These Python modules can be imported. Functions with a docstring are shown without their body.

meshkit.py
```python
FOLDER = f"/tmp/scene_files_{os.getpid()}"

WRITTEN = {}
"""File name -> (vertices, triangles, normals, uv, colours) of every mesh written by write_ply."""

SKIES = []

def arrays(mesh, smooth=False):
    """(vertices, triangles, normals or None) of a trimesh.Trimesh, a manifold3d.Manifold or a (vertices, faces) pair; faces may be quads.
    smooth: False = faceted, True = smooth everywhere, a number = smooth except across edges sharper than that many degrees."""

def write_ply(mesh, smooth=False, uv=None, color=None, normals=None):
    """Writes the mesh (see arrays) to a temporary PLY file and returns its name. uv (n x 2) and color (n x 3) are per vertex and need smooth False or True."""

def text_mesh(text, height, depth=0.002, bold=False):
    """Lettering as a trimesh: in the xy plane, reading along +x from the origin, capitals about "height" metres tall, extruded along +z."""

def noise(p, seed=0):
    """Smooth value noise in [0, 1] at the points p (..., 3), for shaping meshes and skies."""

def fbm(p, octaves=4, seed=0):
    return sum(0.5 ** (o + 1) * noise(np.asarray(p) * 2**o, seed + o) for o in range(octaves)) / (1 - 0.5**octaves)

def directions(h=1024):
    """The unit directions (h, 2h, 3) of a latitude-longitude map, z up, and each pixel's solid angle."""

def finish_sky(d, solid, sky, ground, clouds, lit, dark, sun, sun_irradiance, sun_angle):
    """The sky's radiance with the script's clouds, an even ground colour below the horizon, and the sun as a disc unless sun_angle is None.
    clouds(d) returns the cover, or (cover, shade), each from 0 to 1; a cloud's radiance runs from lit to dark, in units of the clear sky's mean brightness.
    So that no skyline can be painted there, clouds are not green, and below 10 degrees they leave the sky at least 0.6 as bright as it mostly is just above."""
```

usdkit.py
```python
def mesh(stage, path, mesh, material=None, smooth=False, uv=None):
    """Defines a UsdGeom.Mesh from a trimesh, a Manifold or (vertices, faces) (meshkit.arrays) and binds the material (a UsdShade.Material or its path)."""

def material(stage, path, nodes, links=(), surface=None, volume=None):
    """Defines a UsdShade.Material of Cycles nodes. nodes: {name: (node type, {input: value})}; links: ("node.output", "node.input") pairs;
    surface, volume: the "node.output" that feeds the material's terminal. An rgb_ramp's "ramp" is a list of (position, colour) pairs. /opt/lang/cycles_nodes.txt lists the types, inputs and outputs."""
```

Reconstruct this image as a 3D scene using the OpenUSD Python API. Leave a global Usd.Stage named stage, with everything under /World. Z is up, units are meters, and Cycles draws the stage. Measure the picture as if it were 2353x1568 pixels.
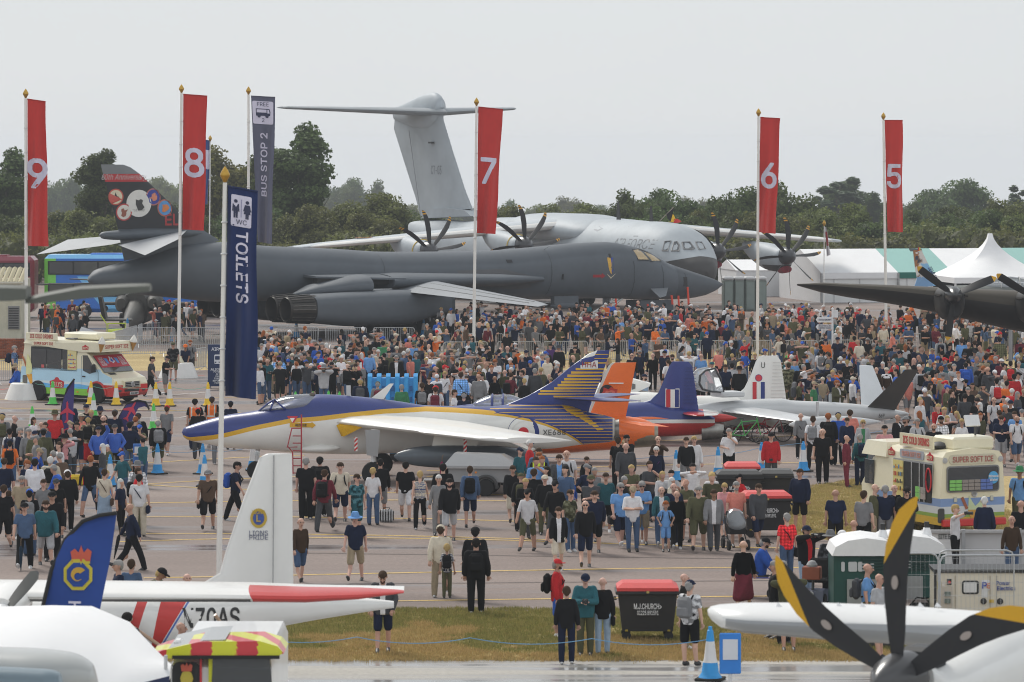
import math,random,numpy as np,trimesh,usdkit,meshkit,manifold3d as m3
from pxr import Usd,UsdGeom,UsdLux,UsdShade,Gf,Sdf,Vt
from scipy import sparse
stage = Usd.Stage.CreateInMemory()
UsdGeom.SetStageUpAxis(stage,'Z'); UsdGeom.SetStageMetersPerUnit(stage,1.0)
UsdGeom.Xform.Define(stage,'/World'); UsdGeom.Scope.Define(stage,'/World/Looks')
# ---------------------------------------------------------------- camera, sky, sun
FX,CX,HY,HC = 9000.0,1176.5,345.0,10.6        # long lens from a grandstand 10.6 m up
EXPOSURE = 0.95
cam = UsdGeom.Camera.Define(stage,'/World/camera')
cam.AddTranslateOp().Set((0,0,HC)); cam.AddRotateXYZOp().Set((90,0,0))
cam.CreateFocalLengthAttr(36.0 * FX / 2353); cam.CreateHorizontalApertureAttr(36.0); cam.CreateVerticalApertureAttr(36.0 * 1568 / 2353)
cam.CreateVerticalApertureOffsetAttr(-36.0 * (784 - HY) / 2353)
cam.CreateClippingRangeAttr((1.0,20000.0)); cam.CreateExposureAttr(EXPOSURE)
cam.CreateFStopAttr(3.8); cam.CreateFocusDistanceAttr(160.0)
SUN_EL,SUN_AZ = math.radians(48),math.radians(-35)  # azimuth = atan2(x, y) of the direction to the sun
SKY_STRENGTH,SUN_INT = 0.068,0.4
sky_mat = usdkit.material(stage,'/World/Looks/overcast_sky',{
 'sky': ('sky_texture',{'sky_type': 'single_scattering','sun_disc': False,'sun_elevation': SUN_EL,'sun_rotation': SUN_AZ}),
 'co': ('texture_coordinate',{}),'mp': ('mapping',{'scale': (1.0,1.0,3.0)}),
 'n': ('noise_texture',{'scale': 1.6,'detail': 5.0,'roughness': 0.55}),
 'r': ('rgb_ramp',{'ramp': [(0.3,(5.15,5.4,5.66)),(0.7,(5.8,6.0,6.2))]}),
 'mx': ('mix',{'fac': 0.93}),'bg': ('background_shader',{'strength': SKY_STRENGTH})},
 [('co.generated','mp.vector'),('mp.vector','n.vector'),('n.fac','r.fac'),('sky.color','mx.color1'),('r.color','mx.color2'),('mx.color','bg.color')],surface='bg.background')
dome = UsdLux.DomeLight.Define(stage,'/World/sky')
UsdShade.MaterialBindingAPI.Apply(dome.GetPrim()).Bind(sky_mat)
dome.GetPrim().SetCustomDataByKey('kind','structure')
sun = UsdLux.DistantLight.Define(stage,'/World/sun')
sun.CreateIntensityAttr(SUN_INT); sun.CreateAngleAttr(25.0); sun.CreateColorAttr((1.0,0.96,0.9))
sun.GetPrim().CreateAttribute('inputs:normalize',Sdf.ValueTypeNames.Bool).Set(True)
sun.AddRotateXYZOp().Set((90 - math.degrees(SUN_EL),0,180 - math.degrees(SUN_AZ)))

# ---------------------------------------------------------------- helpers
A = np.asarray
def D(py): return FX * HC / (py - HY)                # distance of a ground point seen at height py of the layout sketch
def P(px,py,Y): return np.array([(px - CX) * Y / FX,Y,HC - (py - HY) * Y / FX])
def G(px,py): return P(px,py,D(py))
used = {}
def numbered(path):
 n = used.get(path,-1) + 1
 used[path] = n
 return path if n == 0 else f'{path}_{n:03d}'
def setd(prim,**kw):
 for k,v in kw.items():
  if v: prim.SetCustomDataByKey(k,v)
def thing(name,label,cat,loc=(0,0,0),rz=0.0,group=None,kind=None,rx=0.0,ry=0.0):
 p = numbered('/World/' + name)
 x = UsdGeom.Xform.Define(stage,p)
 x.AddTranslateOp().Set(Gf.Vec3d(*map(float,loc)))
 x.AddRotateXYZOp().Set((rx,ry,rz))
 setd(x.GetPrim(),label=label,category=cat,group=group,kind=kind)
 return p
class Mesh:
 def __init__(s,v=None,f=None,c=(0.5,0.5,0.5)):
  s.v = np.zeros((0,3)) if v is None else A(v,float)
  s.f = np.zeros((0,3),int) if f is None else tri(f)
  s.c = np.tile(A(c,float),(len(s.f),1))
 def add(s,o,c=None):
  if not isinstance(o,Mesh):
   o = conv(o,c if c is not None else (0.5,0.5,0.5))
  elif c is not None: o = Mesh(o.v,o.f,c)
  s.f = np.vstack([s.f,o.f + len(s.v)]); s.v = np.vstack([s.v,o.v]); s.c = np.vstack([s.c,o.c]); return s
 def move(s,t): s.v = s.v + A(t,float); return s
 def xf(s,m):
  m = A(m,float); s.v = s.v @ m[:3,:3].T + (m[:3,3] if m.shape[1] == 4 else 0)
  if np.linalg.det(m[:3,:3]) < 0: s.f = s.f[:,::-1]
  return s
 def rot(s,ax,deg,at=(0,0,0)):
  return s.move(-A(at,float)).xf(R(ax,deg)).move(at)
 def copy(s):
  o = Mesh(); o.v,o.f,o.c = s.v.copy(),s.f.copy(),s.c.copy(); return o
 def mirror(s,k=1):
  o = s.copy(); o.v[:,k] *= -1; o.f = o.f[:,::-1]; return o
def R(ax,deg):
 a = math.radians(deg); c,s = math.cos(a),math.sin(a)
 return A({'x': [[1,0,0],[0,c,-s],[0,s,c]],'y': [[c,0,s],[0,1,0],[-s,0,c]],'z': [[c,-s,0],[s,c,0],[0,0,1]]}[ax])
def tri(f):
 f = A(f,int)
 if len(f) and f.shape[1] == 4:
  f = np.vstack([f[:,[0,1,2]],f[:,[0,2,3]]])
  f = f[(f[:,0] != f[:,1]) & (f[:,1] != f[:,2]) & (f[:,0] != f[:,2])]
 return f.reshape(-1,3)
def conv(o,c):
 if isinstance(o,trimesh.Trimesh): return Mesh(o.vertices,o.faces,c)
 if hasattr(o,'to_mesh'):
  m = o.to_mesh(); return Mesh(A(m.vert_properties)[:,:3],m.tri_verts,c)
 return Mesh(o[0],o[1],c)
def merge(*ms):
 o = Mesh()
 for m in ms: o.add(m)
 return o
def put(parent,name,m,mat,smooth=None,label=None,cat=None,group=None,kind=None,raw=False):
 """One Mesh prim below parent (or below /World). smooth: crease angle in degrees, True for all, None for faceted."""
 if not isinstance(m,Mesh): m = conv(m,(0.5,0.5,0.5))
 path = numbered((parent or '/World') + '/' + name)
 v,f,c = m.v,m.f,m.c
 if smooth is None:
  vv,ff,n,cc = v[f].reshape(-1,3),np.arange(len(f) * 3).reshape(-1,3),None,np.repeat(c,3,0)
 else:
  if not raw:
   key = np.round(v * 2000).astype(np.int64)
   _,first,inv = np.unique(key,axis=0,return_index=True,return_inverse=True)
   v,f = v[first],inv.reshape(-1)[f]
  fn = np.cross(v[f[:,1]] - v[f[:,0]],v[f[:,2]] - v[f[:,0]])
  L = np.linalg.norm(fn,axis=1); ok = L > 1e-12
  f,fn,c,L = f[ok],fn[ok],c[ok],L[ok]
  if smooth is True:
   n = np.zeros_like(v)
   for k in range(3): np.add.at(n,f[:,k],fn)
   n /= np.linalg.norm(n,axis=1,keepdims=True) + 1e-20
   one = len(c) == 0 or (np.abs(c - c[0]).max() < 1e-6)
   if one: vv,ff,cc = v,f,np.tile(c[:1],(len(v),1))
   else: vv,ff,cc,n = v[f].reshape(-1,3),np.arange(len(f) * 3).reshape(-1,3),np.repeat(c,3,0),n[f].reshape(-1,3)
  else:
   un = fn / L[:,None]; nf = len(f)
   corner_face = np.repeat(np.arange(nf),3); cv = f.ravel()
   inc = sparse.csr_matrix((np.ones(nf * 3),(cv,corner_face)),shape=(len(v),nf))
   vf_ptr,vf_ind = inc.indptr,inc.indices
   deg = np.diff(vf_ptr)[cv]
   ci = np.repeat(np.arange(nf * 3),deg)
   off = np.arange(len(ci)) - np.repeat(np.cumsum(deg) - deg,deg)
   other = vf_ind[vf_ptr[cv[ci]] + off]
   w = (un[corner_face[ci]] * un[other]).sum(1) > math.cos(math.radians(smooth))
   n = np.zeros((nf * 3,3))
   for k in range(3): n[:,k] = np.bincount(ci,(fn[other,k] * w),nf * 3)
   n /= np.linalg.norm(n,axis=1,keepdims=True) + 1e-20
   vv,ff,cc = v[f].reshape(-1,3),np.arange(nf * 3).reshape(-1,3),np.repeat(c,3,0)
 g = UsdGeom.Mesh.Define(stage,path)
 g.CreatePointsAttr(Vt.Vec3fArray.FromNumpy(vv.astype(np.float32)))
 g.CreateFaceVertexCountsAttr(Vt.IntArray.FromNumpy(np.full(len(ff),3,np.int32)))
 g.CreateFaceVertexIndicesAttr(Vt.IntArray.FromNumpy(ff.astype(np.int32).ravel()))
 g.CreateSubdivisionSchemeAttr('none')
 if n is not None:
  g.CreateNormalsAttr(Vt.Vec3fArray.FromNumpy(n.astype(np.float32))); g.SetNormalsInterpolation('vertex')
 UsdGeom.PrimvarsAPI(g).CreatePrimvar('col',Sdf.ValueTypeNames.Color3fArray,'vertex').Set(Vt.Vec3fArray.FromNumpy(cc.astype(np.float32)))
 UsdShade.MaterialBindingAPI.Apply(g.GetPrim()).Bind(mat)
 setd(g.GetPrim(),label=label,category=cat,group=group,kind=kind)
 return path
def S(r,g=None,b=None):
 """sRGB bytes or a hex string to a linear base colour"""
 if isinstance(r,str): r,g,b = (int(r[i:i + 2],16) for i in (0,2,4))
 x = A([r,g,b],float) / 255
 return tuple(np.where(x <= 0.04045,x / 12.92,((x + 0.055) / 1.055) ** 2.4))
# ---- shapes
def box(sx,sy,sz,at=(0,0,0),c=(0.5,) * 3,bev=0.0):
 """axis aligned, centred in x and y, standing on z = at[2]"""
 if bev > 0:
  h = A([sx,sy,sz]) / 2; pts = []
  for sgn in np.ndindex(2,2,2):
   q = A(sgn) * 2 - 1
   for k in range(3):
    d = h - bev; d[k] = h[k]; pts.append(q * d)
  m = trimesh.convex.convex_hull(A(pts)); o = Mesh(m.vertices,m.faces,c)
 else:
  m = trimesh.creation.box([sx,sy,sz]); o = Mesh(m.vertices,m.faces,c)
 return o.move((at[0],at[1],at[2] + sz / 2))
def hull(pts,c=(0.5,) * 3):
 m = trimesh.convex.convex_hull(A(pts,float)); return Mesh(m.vertices,m.faces,c)
def tube(pts,r,n=8,c=(0.5,) * 3,caps=True):
 p = A(pts,float); r = np.broadcast_to(A(r,float),(len(p),))
 t = np.gradient(p,axis=0) if len(p) > 2 else np.tile(p[1] - p[0],(2,1))
 t /= np.linalg.norm(t,axis=1,keepdims=True) + 1e-12
 up = A([0,0,1.0]) if np.abs(t[:,2]).mean() < 0.8 else A([1.0,0,0])
 a = np.cross(t,up); a /= np.linalg.norm(a,axis=1,keepdims=True) + 1e-12
 b = np.cross(t,a); th = np.arange(n) * 2 * np.pi / n
 ring = p[:,None] + r[:,None,None] * (np.cos(th)[None,:,None] * a[:,None] + np.sin(th)[None,:,None] * b[:,None])
 return loft(ring,caps,c)
def loft(ring,caps=True,c=(0.5,) * 3,closed=True):
 """ring: (sections, points, 3)"""
 ring = A(ring,float); m,n = ring.shape[:2]
 i,j = np.meshgrid(np.arange(m - 1),np.arange(n if closed else n - 1),indexing='ij')
 k = (j + 1) % n
 q = np.stack([i * n + j,i * n + k,(i + 1) * n + k,(i + 1) * n + j],-1).reshape(-1,4)
 v = ring.reshape(-1,3); f = [tri(q)]
 if caps and closed:
  v = np.vstack([v,ring[0].mean(0),ring[-1].mean(0)]); e = m * n
  a = np.arange(n); b = (a + 1) % n
  f += [np.stack([b,a,np.full(n,e)],1),np.stack([a + (m - 1) * n,b + (m - 1) * n,np.full(n,e + 1)],1)]
 f = np.vstack(f)
 o = Mesh(v,f,c)
 x = v[f]; vol = np.einsum('ij,ij->i',x[:,0],np.cross(x[:,1],x[:,2])).sum()
 if vol < 0 and closed: o.f = o.f[:,::-1]
 return o
def lathe(prof,n=16,c=(0.5,) * 3,axis='z'):
 """prof: (r, z) pairs"""
 prof = A(prof,float); th = np.arange(n) * 2 * np.pi / n
 ring = np.stack([prof[:,:1] * np.cos(th),prof[:,:1] * np.sin(th),np.repeat(prof[:,1:],n,1)],-1)
 o = loft(ring,True,c)
 if axis == 'x': o.xf(A([[0,0,1],[0,1,0],[-1,0,0]]))
 if axis == 'y': o.xf(A([[1,0,0],[0,0,1],[0,-1,0]]))
 return o
def prism(poly,h,c=(0.5,) * 3,plane='xy',at=(0,0,0)):
 """2-D outline pulled out by h along the third axis (plane xz: along +y)"""
 from shapely.geometry import Polygon
 pg = poly if hasattr(poly,'exterior') else Polygon(poly).buffer(0)
 parts = getattr(pg,'geoms',[pg]); o = Mesh()
 for g in parts:
  m = trimesh.creation.extrude_polygon(g,h,engine='earcut'); o.add(Mesh(m.vertices,m.faces,c))
 if plane == 'xz': o.xf(A([[1,0,0],[0,0,1],[0,1,0]]))
 if plane == 'yz': o.xf(A([[0,0,1],[1,0,0],[0,1,0]]))
 return o.move(at)
def rrect(w,h,r,n=5):
 """rounded rectangle outline centred on 0"""
 out = []
 for cx,cy,a0 in ((w / 2 - r,h / 2 - r,0),(-w / 2 + r,h / 2 - r,90),(-w / 2 + r,-h / 2 + r,180),(w / 2 - r,-h / 2 + r,270)):
  for k in range(n):
   a = math.radians(a0 + 90 * k / (n - 1)); out.append((cx + r * math.cos(a),cy + r * math.sin(a)))
 return out
_txt = {}
def text(s,h,c=(0.02,) * 3,bold=False,depth=0.006,center=True,width=None):
 """lettering in the x-z plane facing -y, reading along +x; centred on the origin"""
 key = (s,bold)
 if key not in _txt: _txt[key] = meshkit.text_mesh(s,1.0,1.0,bold)
 m = _txt[key]; v = A(m.vertices) * A([h,h,depth])
 if center: v[:,:2] -= (v[:,:2].max(0) + v[:,:2].min(0)) / 2
 if width: v[:,0] *= width / np.ptp(v[:,0])
 return Mesh(np.stack([v[:,0],-v[:,2],v[:,1]],1),A(m.faces),c)
def cut(m,fn,others=()):
 """cuts the triangles along the line fn = 0 without recolouring; only where the other fields may be positive too"""
 val = fn(m.v); s = val > 0; cnt = s[m.f].sum(1); part = (cnt == 1) | (cnt == 2)
 for g in others:
  if not part.any(): return m
  k = np.nonzero(part)[0]; part[k] = g(m.v[m.f[k]].reshape(-1,3)).reshape(-1,3).max(1) > 0
 if part.any():
  pf,pc = m.f[part],m.c[part]; keep = ~part; n0 = len(m.v)
  idx = np.argmax(s[pf] == (cnt[part] == 1)[:,None],1)
  r = np.arange(len(pf)); a,b,d = pf[r,idx],pf[r,(idx + 1) % 3],pf[r,(idx + 2) % 3]
  tb = (val[a] / (val[a] - val[b]))[:,None]; td = (val[a] / (val[a] - val[d]))[:,None]
  ib,idd = n0 + r,n0 + len(r) + r
  m.v = np.vstack([m.v,m.v[a] + tb * (m.v[b] - m.v[a]),m.v[a] + td * (m.v[d] - m.v[a])])
  m.f = np.vstack([m.f[keep],np.stack([a,ib,idd],1),np.stack([ib,b,d],1),np.stack([ib,d,idd],1)]); m.c = np.vstack([m.c[keep],pc,pc,pc])
 return m
def paint(m,fns,color):
 """Recolours where every field in fns is positive, cutting the triangles along the lines."""
 fns = fns if isinstance(fns,(list,tuple)) else [fns]
 for i,g in enumerate(fns): cut(m,g,[h for j,h in enumerate(fns) if j != i])
 c = m.v[m.f].mean(1); on = np.all([g(c) > 0 for g in fns],0)
 m.c[on] = color; return m
# ---- aircraft pieces, local axes: x forward, y left, z up
def fuse(st,n=28,c=(0.5,) * 3,e=2.0,caps=True):
 """st rows: x, zc, half width, half height up, half height down"""
 st = A(st,float); th = np.arange(n) * 2 * np.pi / n + np.pi / n
 cs,sn = np.cos(th),np.sin(th)
 p = 2.0 / e; cx = np.sign(cs) * np.abs(cs) ** p; sx = np.sign(sn) * np.abs(sn) ** p
 y = st[:,2:3] * cx; z = st[:,1:2] + np.where(sx > 0,st[:,3:4],st[:,4:5]) * sx
 return loft(np.stack([np.repeat(st[:,:1],n,1),y,z],-1),caps,c)
def smooth_st(st,k=6):
 """more stations through monotone cubic interpolation"""
 from scipy.interpolate import PchipInterpolator
 st = A(st,float); o = np.argsort(st[:,0]); st = st[o]
 x = np.concatenate([np.linspace(a,b,k,endpoint=False) for a,b in zip(st[:-1,0],st[1:,0])] + [st[-1:,0]])
 return np.column_stack([x] + [PchipInterpolator(st[:,0],st[:,j])(x) for j in range(1,st.shape[1])])
def airfoil(n=9,t=0.1,cam_=0.0,blunt=0.0):
 u = (1 - np.cos(np.linspace(0,np.pi,n))) / 2
 y = 5 * t * (0.2969 * np.sqrt(u) - 0.126 * u - 0.3516 * u ** 2 + 0.2843 * u ** 3 - 0.1036 * u ** 4) + blunt * u
 m_ = cam_ * 4 * u * (1 - u)
 return np.column_stack([np.concatenate([u[::-1],u[1:-1]]),np.concatenate([(m_ + y)[::-1],(m_ - y)[1:-1]])])
def wing(secs,n=9,c=(0.5,) * 3,vert=False,cam_=0.0):
 """secs rows: leading edge x, y, z, chord, thickness ratio (vert: a fin, thickness across y); twist optional"""
 out = []
 for s in secs:
  a = airfoil(n,s[4],cam_); x = s[0] - a[:,0] * s[3]; th = a[:,1] * s[3]
  out.append(np.stack([x,np.full(len(x),s[1]) + (th if vert else 0),np.full(len(x),s[2]) + (0 if vert else th)],-1))
 return loft(A(out),True,c)
def wheel(r,w,c=(0.02,) * 3,hub=(0.4,) * 3,n=18):
 """axis along y"""
 t = lathe([(r * 0.55,-w / 2),(r * 0.93,-w / 2),(r,-w * 0.3),(r,w * 0.3),(r * 0.93,w / 2),(r * 0.55,w / 2)],n,c,'y')
 h = lathe([(0.001,-w * 0.36),(r * 0.2,-w * 0.45),(r * 0.25,-w * 0.4),(r * 0.56,-w * 0.44),(r * 0.56,w * 0.44),(r * 0.25,w * 0.4),(r * 0.2,w * 0.45),(0.001,w * 0.36)],n,hub,'y')
 return t,h
def to_side(m,target,side=-1,off=0.004):
 """lays a flat decal (in x-z) on the target's side by casting rays along y; side -1: the right-hand (-y) side"""
 tm = trimesh.Trimesh(target.v,target.f,process=False)
 o = m.v.copy(); o[:,1] = side * 60.0
 d = np.tile([0,-float(side),0],(len(o),1))
 loc,ray,_ = tm.ray.intersects_location(o,d,multiple_hits=False)
 y = np.full(len(o),np.nan); y[ray] = loc[:,1]
 y = np.where(np.isnan(y),np.nanmean(y) if len(ray) else 0,y)
 r = m.copy(); base = m.v[:,1] - m.v[:,1].max()
 r.v[:,1] = y + side * off + base * (1 if side < 0 else -1) ; return r
# ---- materials: base colour from the mesh's own colours
def cloth_like(name,rough=0.8,spec=0.3,metallic=0.0,grime=0.12,scale=3.0,coat=0.0,bump=0.0,bscale=40.0,sheen=0.0):
 nodes = {'a': ('attribute',{'attribute': 'col'}),'co': ('texture_coordinate',{}),'n': ('noise_texture',{'scale': scale,'detail': 6.0,'roughness': 0.65}),
             'mr': ('map_range',{'from_min': 0.25,'from_max': 0.75,'to_min': 1 - grime,'to_max': 1 + grime * 0.6}),'cc': ('combine_color',{}),
             'mu': ('mix',{'mix_type': 'multiply','fac': 1.0}),'p': ('principled_bsdf',{'roughness': rough,'specular_ior_level': spec,'metallic': metallic,'coat_weight': coat,'sheen_weight': sheen})}
 links = [('co.object','n.vector'),('n.fac','mr.value'),('mr.result','cc.r'),('mr.result','cc.g'),('mr.result','cc.b'),('a.color','mu.color1'),('cc.color','mu.color2'),('mu.color','p.base_color')]
 if bump:
  nodes['bn'] = ('noise_texture',{'scale': bscale,'detail': 3.0}); nodes['b'] = ('bump',{'strength': bump,'distance': 0.02})
  links += [('co.object','bn.vector'),('bn.fac','b.height'),('b.normal','p.normal')]
 return usdkit.material(stage,'/World/Looks/' + name,nodes,links,surface='p.BSDF')
M_cloth = cloth_like('cloth',0.9,0.15,grime=0.22,scale=6.0,bump=0.5,bscale=12.0)
M_skin = cloth_like('skin',0.6,0.35,grime=0.08,scale=8.0)
M_paint = cloth_like('vehicle_paint',0.32,0.5,grime=0.06,scale=1.2,coat=0.3)
M_matt = cloth_like('matt_aircraft_paint',0.55,0.35,grime=0.14,scale=0.5)
M_gloss = cloth_like('gloss_aircraft_paint',0.3,0.5,grime=0.07,scale=0.8,coat=0.15)
M_flag = cloth_like('flag_fabric',0.75,0.2,grime=0.08,scale=1.5,sheen=0.2)
M_rubber = cloth_like('rubber',0.85,0.3,grime=0.3,scale=5.0)
M_plastic = cloth_like('plastic',0.5,0.4,grime=0.1,scale=2.5)
M_metal = cloth_like('galvanised_metal',0.45,0.5,metallic=0.6,grime=0.15,scale=5.0)
M_bare = cloth_like('bare_metal',0.35,0.5,metallic=0.9,grime=0.3,scale=4.0)
M_vinyl = cloth_like('tent_vinyl',0.6,0.3,grime=0.05,scale=0.6)
M_chalk = cloth_like('weathered_wall',0.9,0.2,grime=0.2,scale=1.5)
def glass_pane(name,tint=(0.02,0.025,0.03),see=0.35,rough=0.03):
 return usdkit.material(stage,'/World/Looks/' + name,{'f': ('fresnel',{'IOR': 1.5}),'g': ('glossy_bsdf',{'color': (1,1,1),'roughness': rough}),
  't': ('transparent_bsdf',{'color': tuple(0.55 + 0.45 * A(tint) / max(max(tint),1e-3)) if see > 0.5 else (0.75,0.78,0.8)}),'d': ('principled_bsdf',{'base_color': tint,'roughness': 0.1}),
  'm1': ('mix_closure',{'fac': see}),'m2': ('mix_closure',{})},
  [('d.BSDF','m1.closure1'),('t.BSDF','m1.closure2'),('f.fac','m2.fac'),('m1.closure','m2.closure1'),('g.BSDF','m2.closure2')],surface='m2.closure')
M_dark_glass = glass_pane('dark_window',(0.03,0.033,0.036),0.25)
M_canopy = glass_pane('canopy_glass',(0.5,0.52,0.54),0.8)
M_gold_glass = glass_pane('tinted_cockpit_glass',(0.55,0.4,0.2),0.45)
# ================================================================ the setting
rng = np.random.default_rng(7)
def ground_mat(name,cols,scale,rough=0.9,wet=None,stretch=(1,1,1),bump=0.3,speck=0.0,joints=None):
 """earth, grass, asphalt: three-colour noise on world position, wet patches lower the roughness"""
 nodes = {'g': ('geometry',{}),'mp': ('mapping',{'scale': stretch}),'n': ('noise_texture',{'scale': scale,'detail': 8.0,'roughness': 0.62}),
             'r': ('rgb_ramp',{'ramp': [(0.3,cols[0]),(0.5,cols[1]),(0.7,cols[2])]}),'f': ('noise_texture',{'scale': 9.0,'detail': 5.0,'roughness': 0.7}),
             'fr': ('map_range',{'from_min': 0.3,'from_max': 0.7,'to_min': 0.8 - speck,'to_max': 1.2 + speck}),'fc': ('combine_color',{}),
             'mu': ('mix',{'mix_type': 'multiply','fac': 1.0}),'b': ('bump',{'strength': bump,'distance': 0.03}),'p': ('principled_bsdf',{'roughness': rough,'specular_ior_level': 0.35})}
 links = [('g.position','mp.vector'),('mp.vector','n.vector'),('n.fac','r.fac'),('g.position','f.vector'),('f.fac','fr.value'),('fr.result','fc.r'),('fr.result','fc.g'),('fr.result','fc.b'),
             ('r.color','mu.color1'),('fc.color','mu.color2'),('f.fac','b.height')]
 last = 'mu.color'
 if wet:
  nodes |= {'wm': ('mapping',{'scale': wet['stretch'],'location': wet.get('loc',(0,0,0))}),'wn': ('noise_texture',{'scale': wet['scale'],'detail': 4.0,'roughness': 0.55}),
                  'wr': ('map_range',{'from_min': wet['lo'],'from_max': wet['hi'],'to_min': 0.0,'to_max': 1.0,'clamp': True}),'rr': ('map_range',{'to_min': rough,'to_max': wet['rough'],'from_min': 0.0,'from_max': 1.0}),
                  'wd': ('mix',{'mix_type': 'mix','color2': wet['col']}),'bs': ('map_range',{'from_min': 0.0,'from_max': 1.0,'to_min': bump,'to_max': 0.02})}
  links += [('g.position','wm.vector'),('wm.vector','wn.vector'),('wn.fac','wr.value'),('wr.result','rr.value'),('rr.result','p.roughness'),('wr.result','wd.fac'),(last,'wd.color1'),('wr.result','bs.value'),('bs.result','b.strength')]
  last = 'wd.color'
 links += [(last,'p.base_color'),('b.normal','p.normal')]
 return usdkit.material(stage,'/World/Looks/' + name,nodes,links,surface='p.BSDF')
M_terrain = ground_mat('field_grass',[(0.10,0.11,0.03),(0.16,0.14,0.05),(0.24,0.19,0.08)],0.05)
M_asphalt = ground_mat('reddish_asphalt',[(0.15,0.12,0.106),(0.195,0.153,0.134),(0.25,0.2,0.176)],0.16,0.85,
 wet=dict(stretch=(0.05,0.55,1),scale=0.55,lo=0.54,hi=0.63,rough=0.2,col=(0.12,0.10,0.095)),stretch=(0.12,0.8,1),bump=0.25)
M_concrete = ground_mat('pale_wet_concrete',[(0.25,0.235,0.21),(0.33,0.31,0.275),(0.40,0.375,0.33)],0.3,0.7,
 wet=dict(stretch=(0.05,1.3,1),scale=0.75,lo=0.45,hi=0.53,rough=0.16,col=(0.24,0.235,0.23)),stretch=(0.12,1.6,1),bump=0.35)
M_verge = ground_mat('summer_verge',[(0.2,0.185,0.06),(0.3,0.235,0.085),(0.38,0.28,0.12)],0.35,0.95,stretch=(0.4,1.2,1),bump=0.8,speck=0.15)
M_dry = ground_mat('dry_straw_grass',[(0.27,0.20,0.085),(0.36,0.27,0.12),(0.44,0.34,0.16)],0.3,0.95,stretch=(0.5,1,1),bump=0.8,speck=0.15)
def flat_mat(name,col,rough=0.7,worn=0.5):
 return usdkit.material(stage,'/World/Looks/' + name,{'g': ('geometry',{}),'n': ('noise_texture',{'scale': 2.2,'detail': 6.0,'roughness': 0.7}),
  'r': ('rgb_ramp',{'ramp': [(0.35,tuple(A(col) * (1 - worn) + worn * A((0.2,0.15,0.13)))),(0.55,col)]}),'p': ('principled_bsdf',{'roughness': rough})},
  [('g.position','n.vector'),('n.fac','r.fac'),('r.color','p.base_color')],surface='p.BSDF')
M_yellow_line = flat_mat('yellow_line_paint',(0.62,0.41,0.09)); M_red_line = flat_mat('red_line_paint',(0.5,0.06,0.05)); M_white_line = flat_mat('white_line_paint',(0.6,0.58,0.55))
def sheet(name,poly,z,mat,kind='structure',step=None):
 from shapely.geometry import Polygon
 pg = poly if hasattr(poly,'exterior') else Polygon(poly)
 v,f = trimesh.creation.triangulate_polygon(pg,engine='earcut')
 m = Mesh(np.column_stack([v,np.full(len(v),z)]),f)
 n = np.cross(m.v[m.f[:,1]] - m.v[m.f[:,0]],m.v[m.f[:,2]] - m.v[m.f[:,0]])[:,2]
 m.f[n < 0] = m.f[n < 0][:,::-1]
 return put(None,name,m,mat,kind=kind)
def edge(x0,x1,y,amp,step,seed,fall=0.0):
 xs = np.arange(x0,x1 + step,step); q = np.column_stack([xs * 0.35,np.full(len(xs),y),np.zeros(len(xs))])
 return [(x,y + fall * x + amp * (meshkit.fbm(p_[None],4,seed)[0] - 0.5) * 2) for x,p_ in zip(xs,q)]
from shapely.geometry import Polygon,box as sbox
sheet('ground',[(-900,15),(900,15),(900,400),(-900,400)],0.0,M_terrain)
fall = lambda Y: -0.026 * max(0.0,Y - 400)     # the land falls away beyond the airfield's hedge
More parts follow.
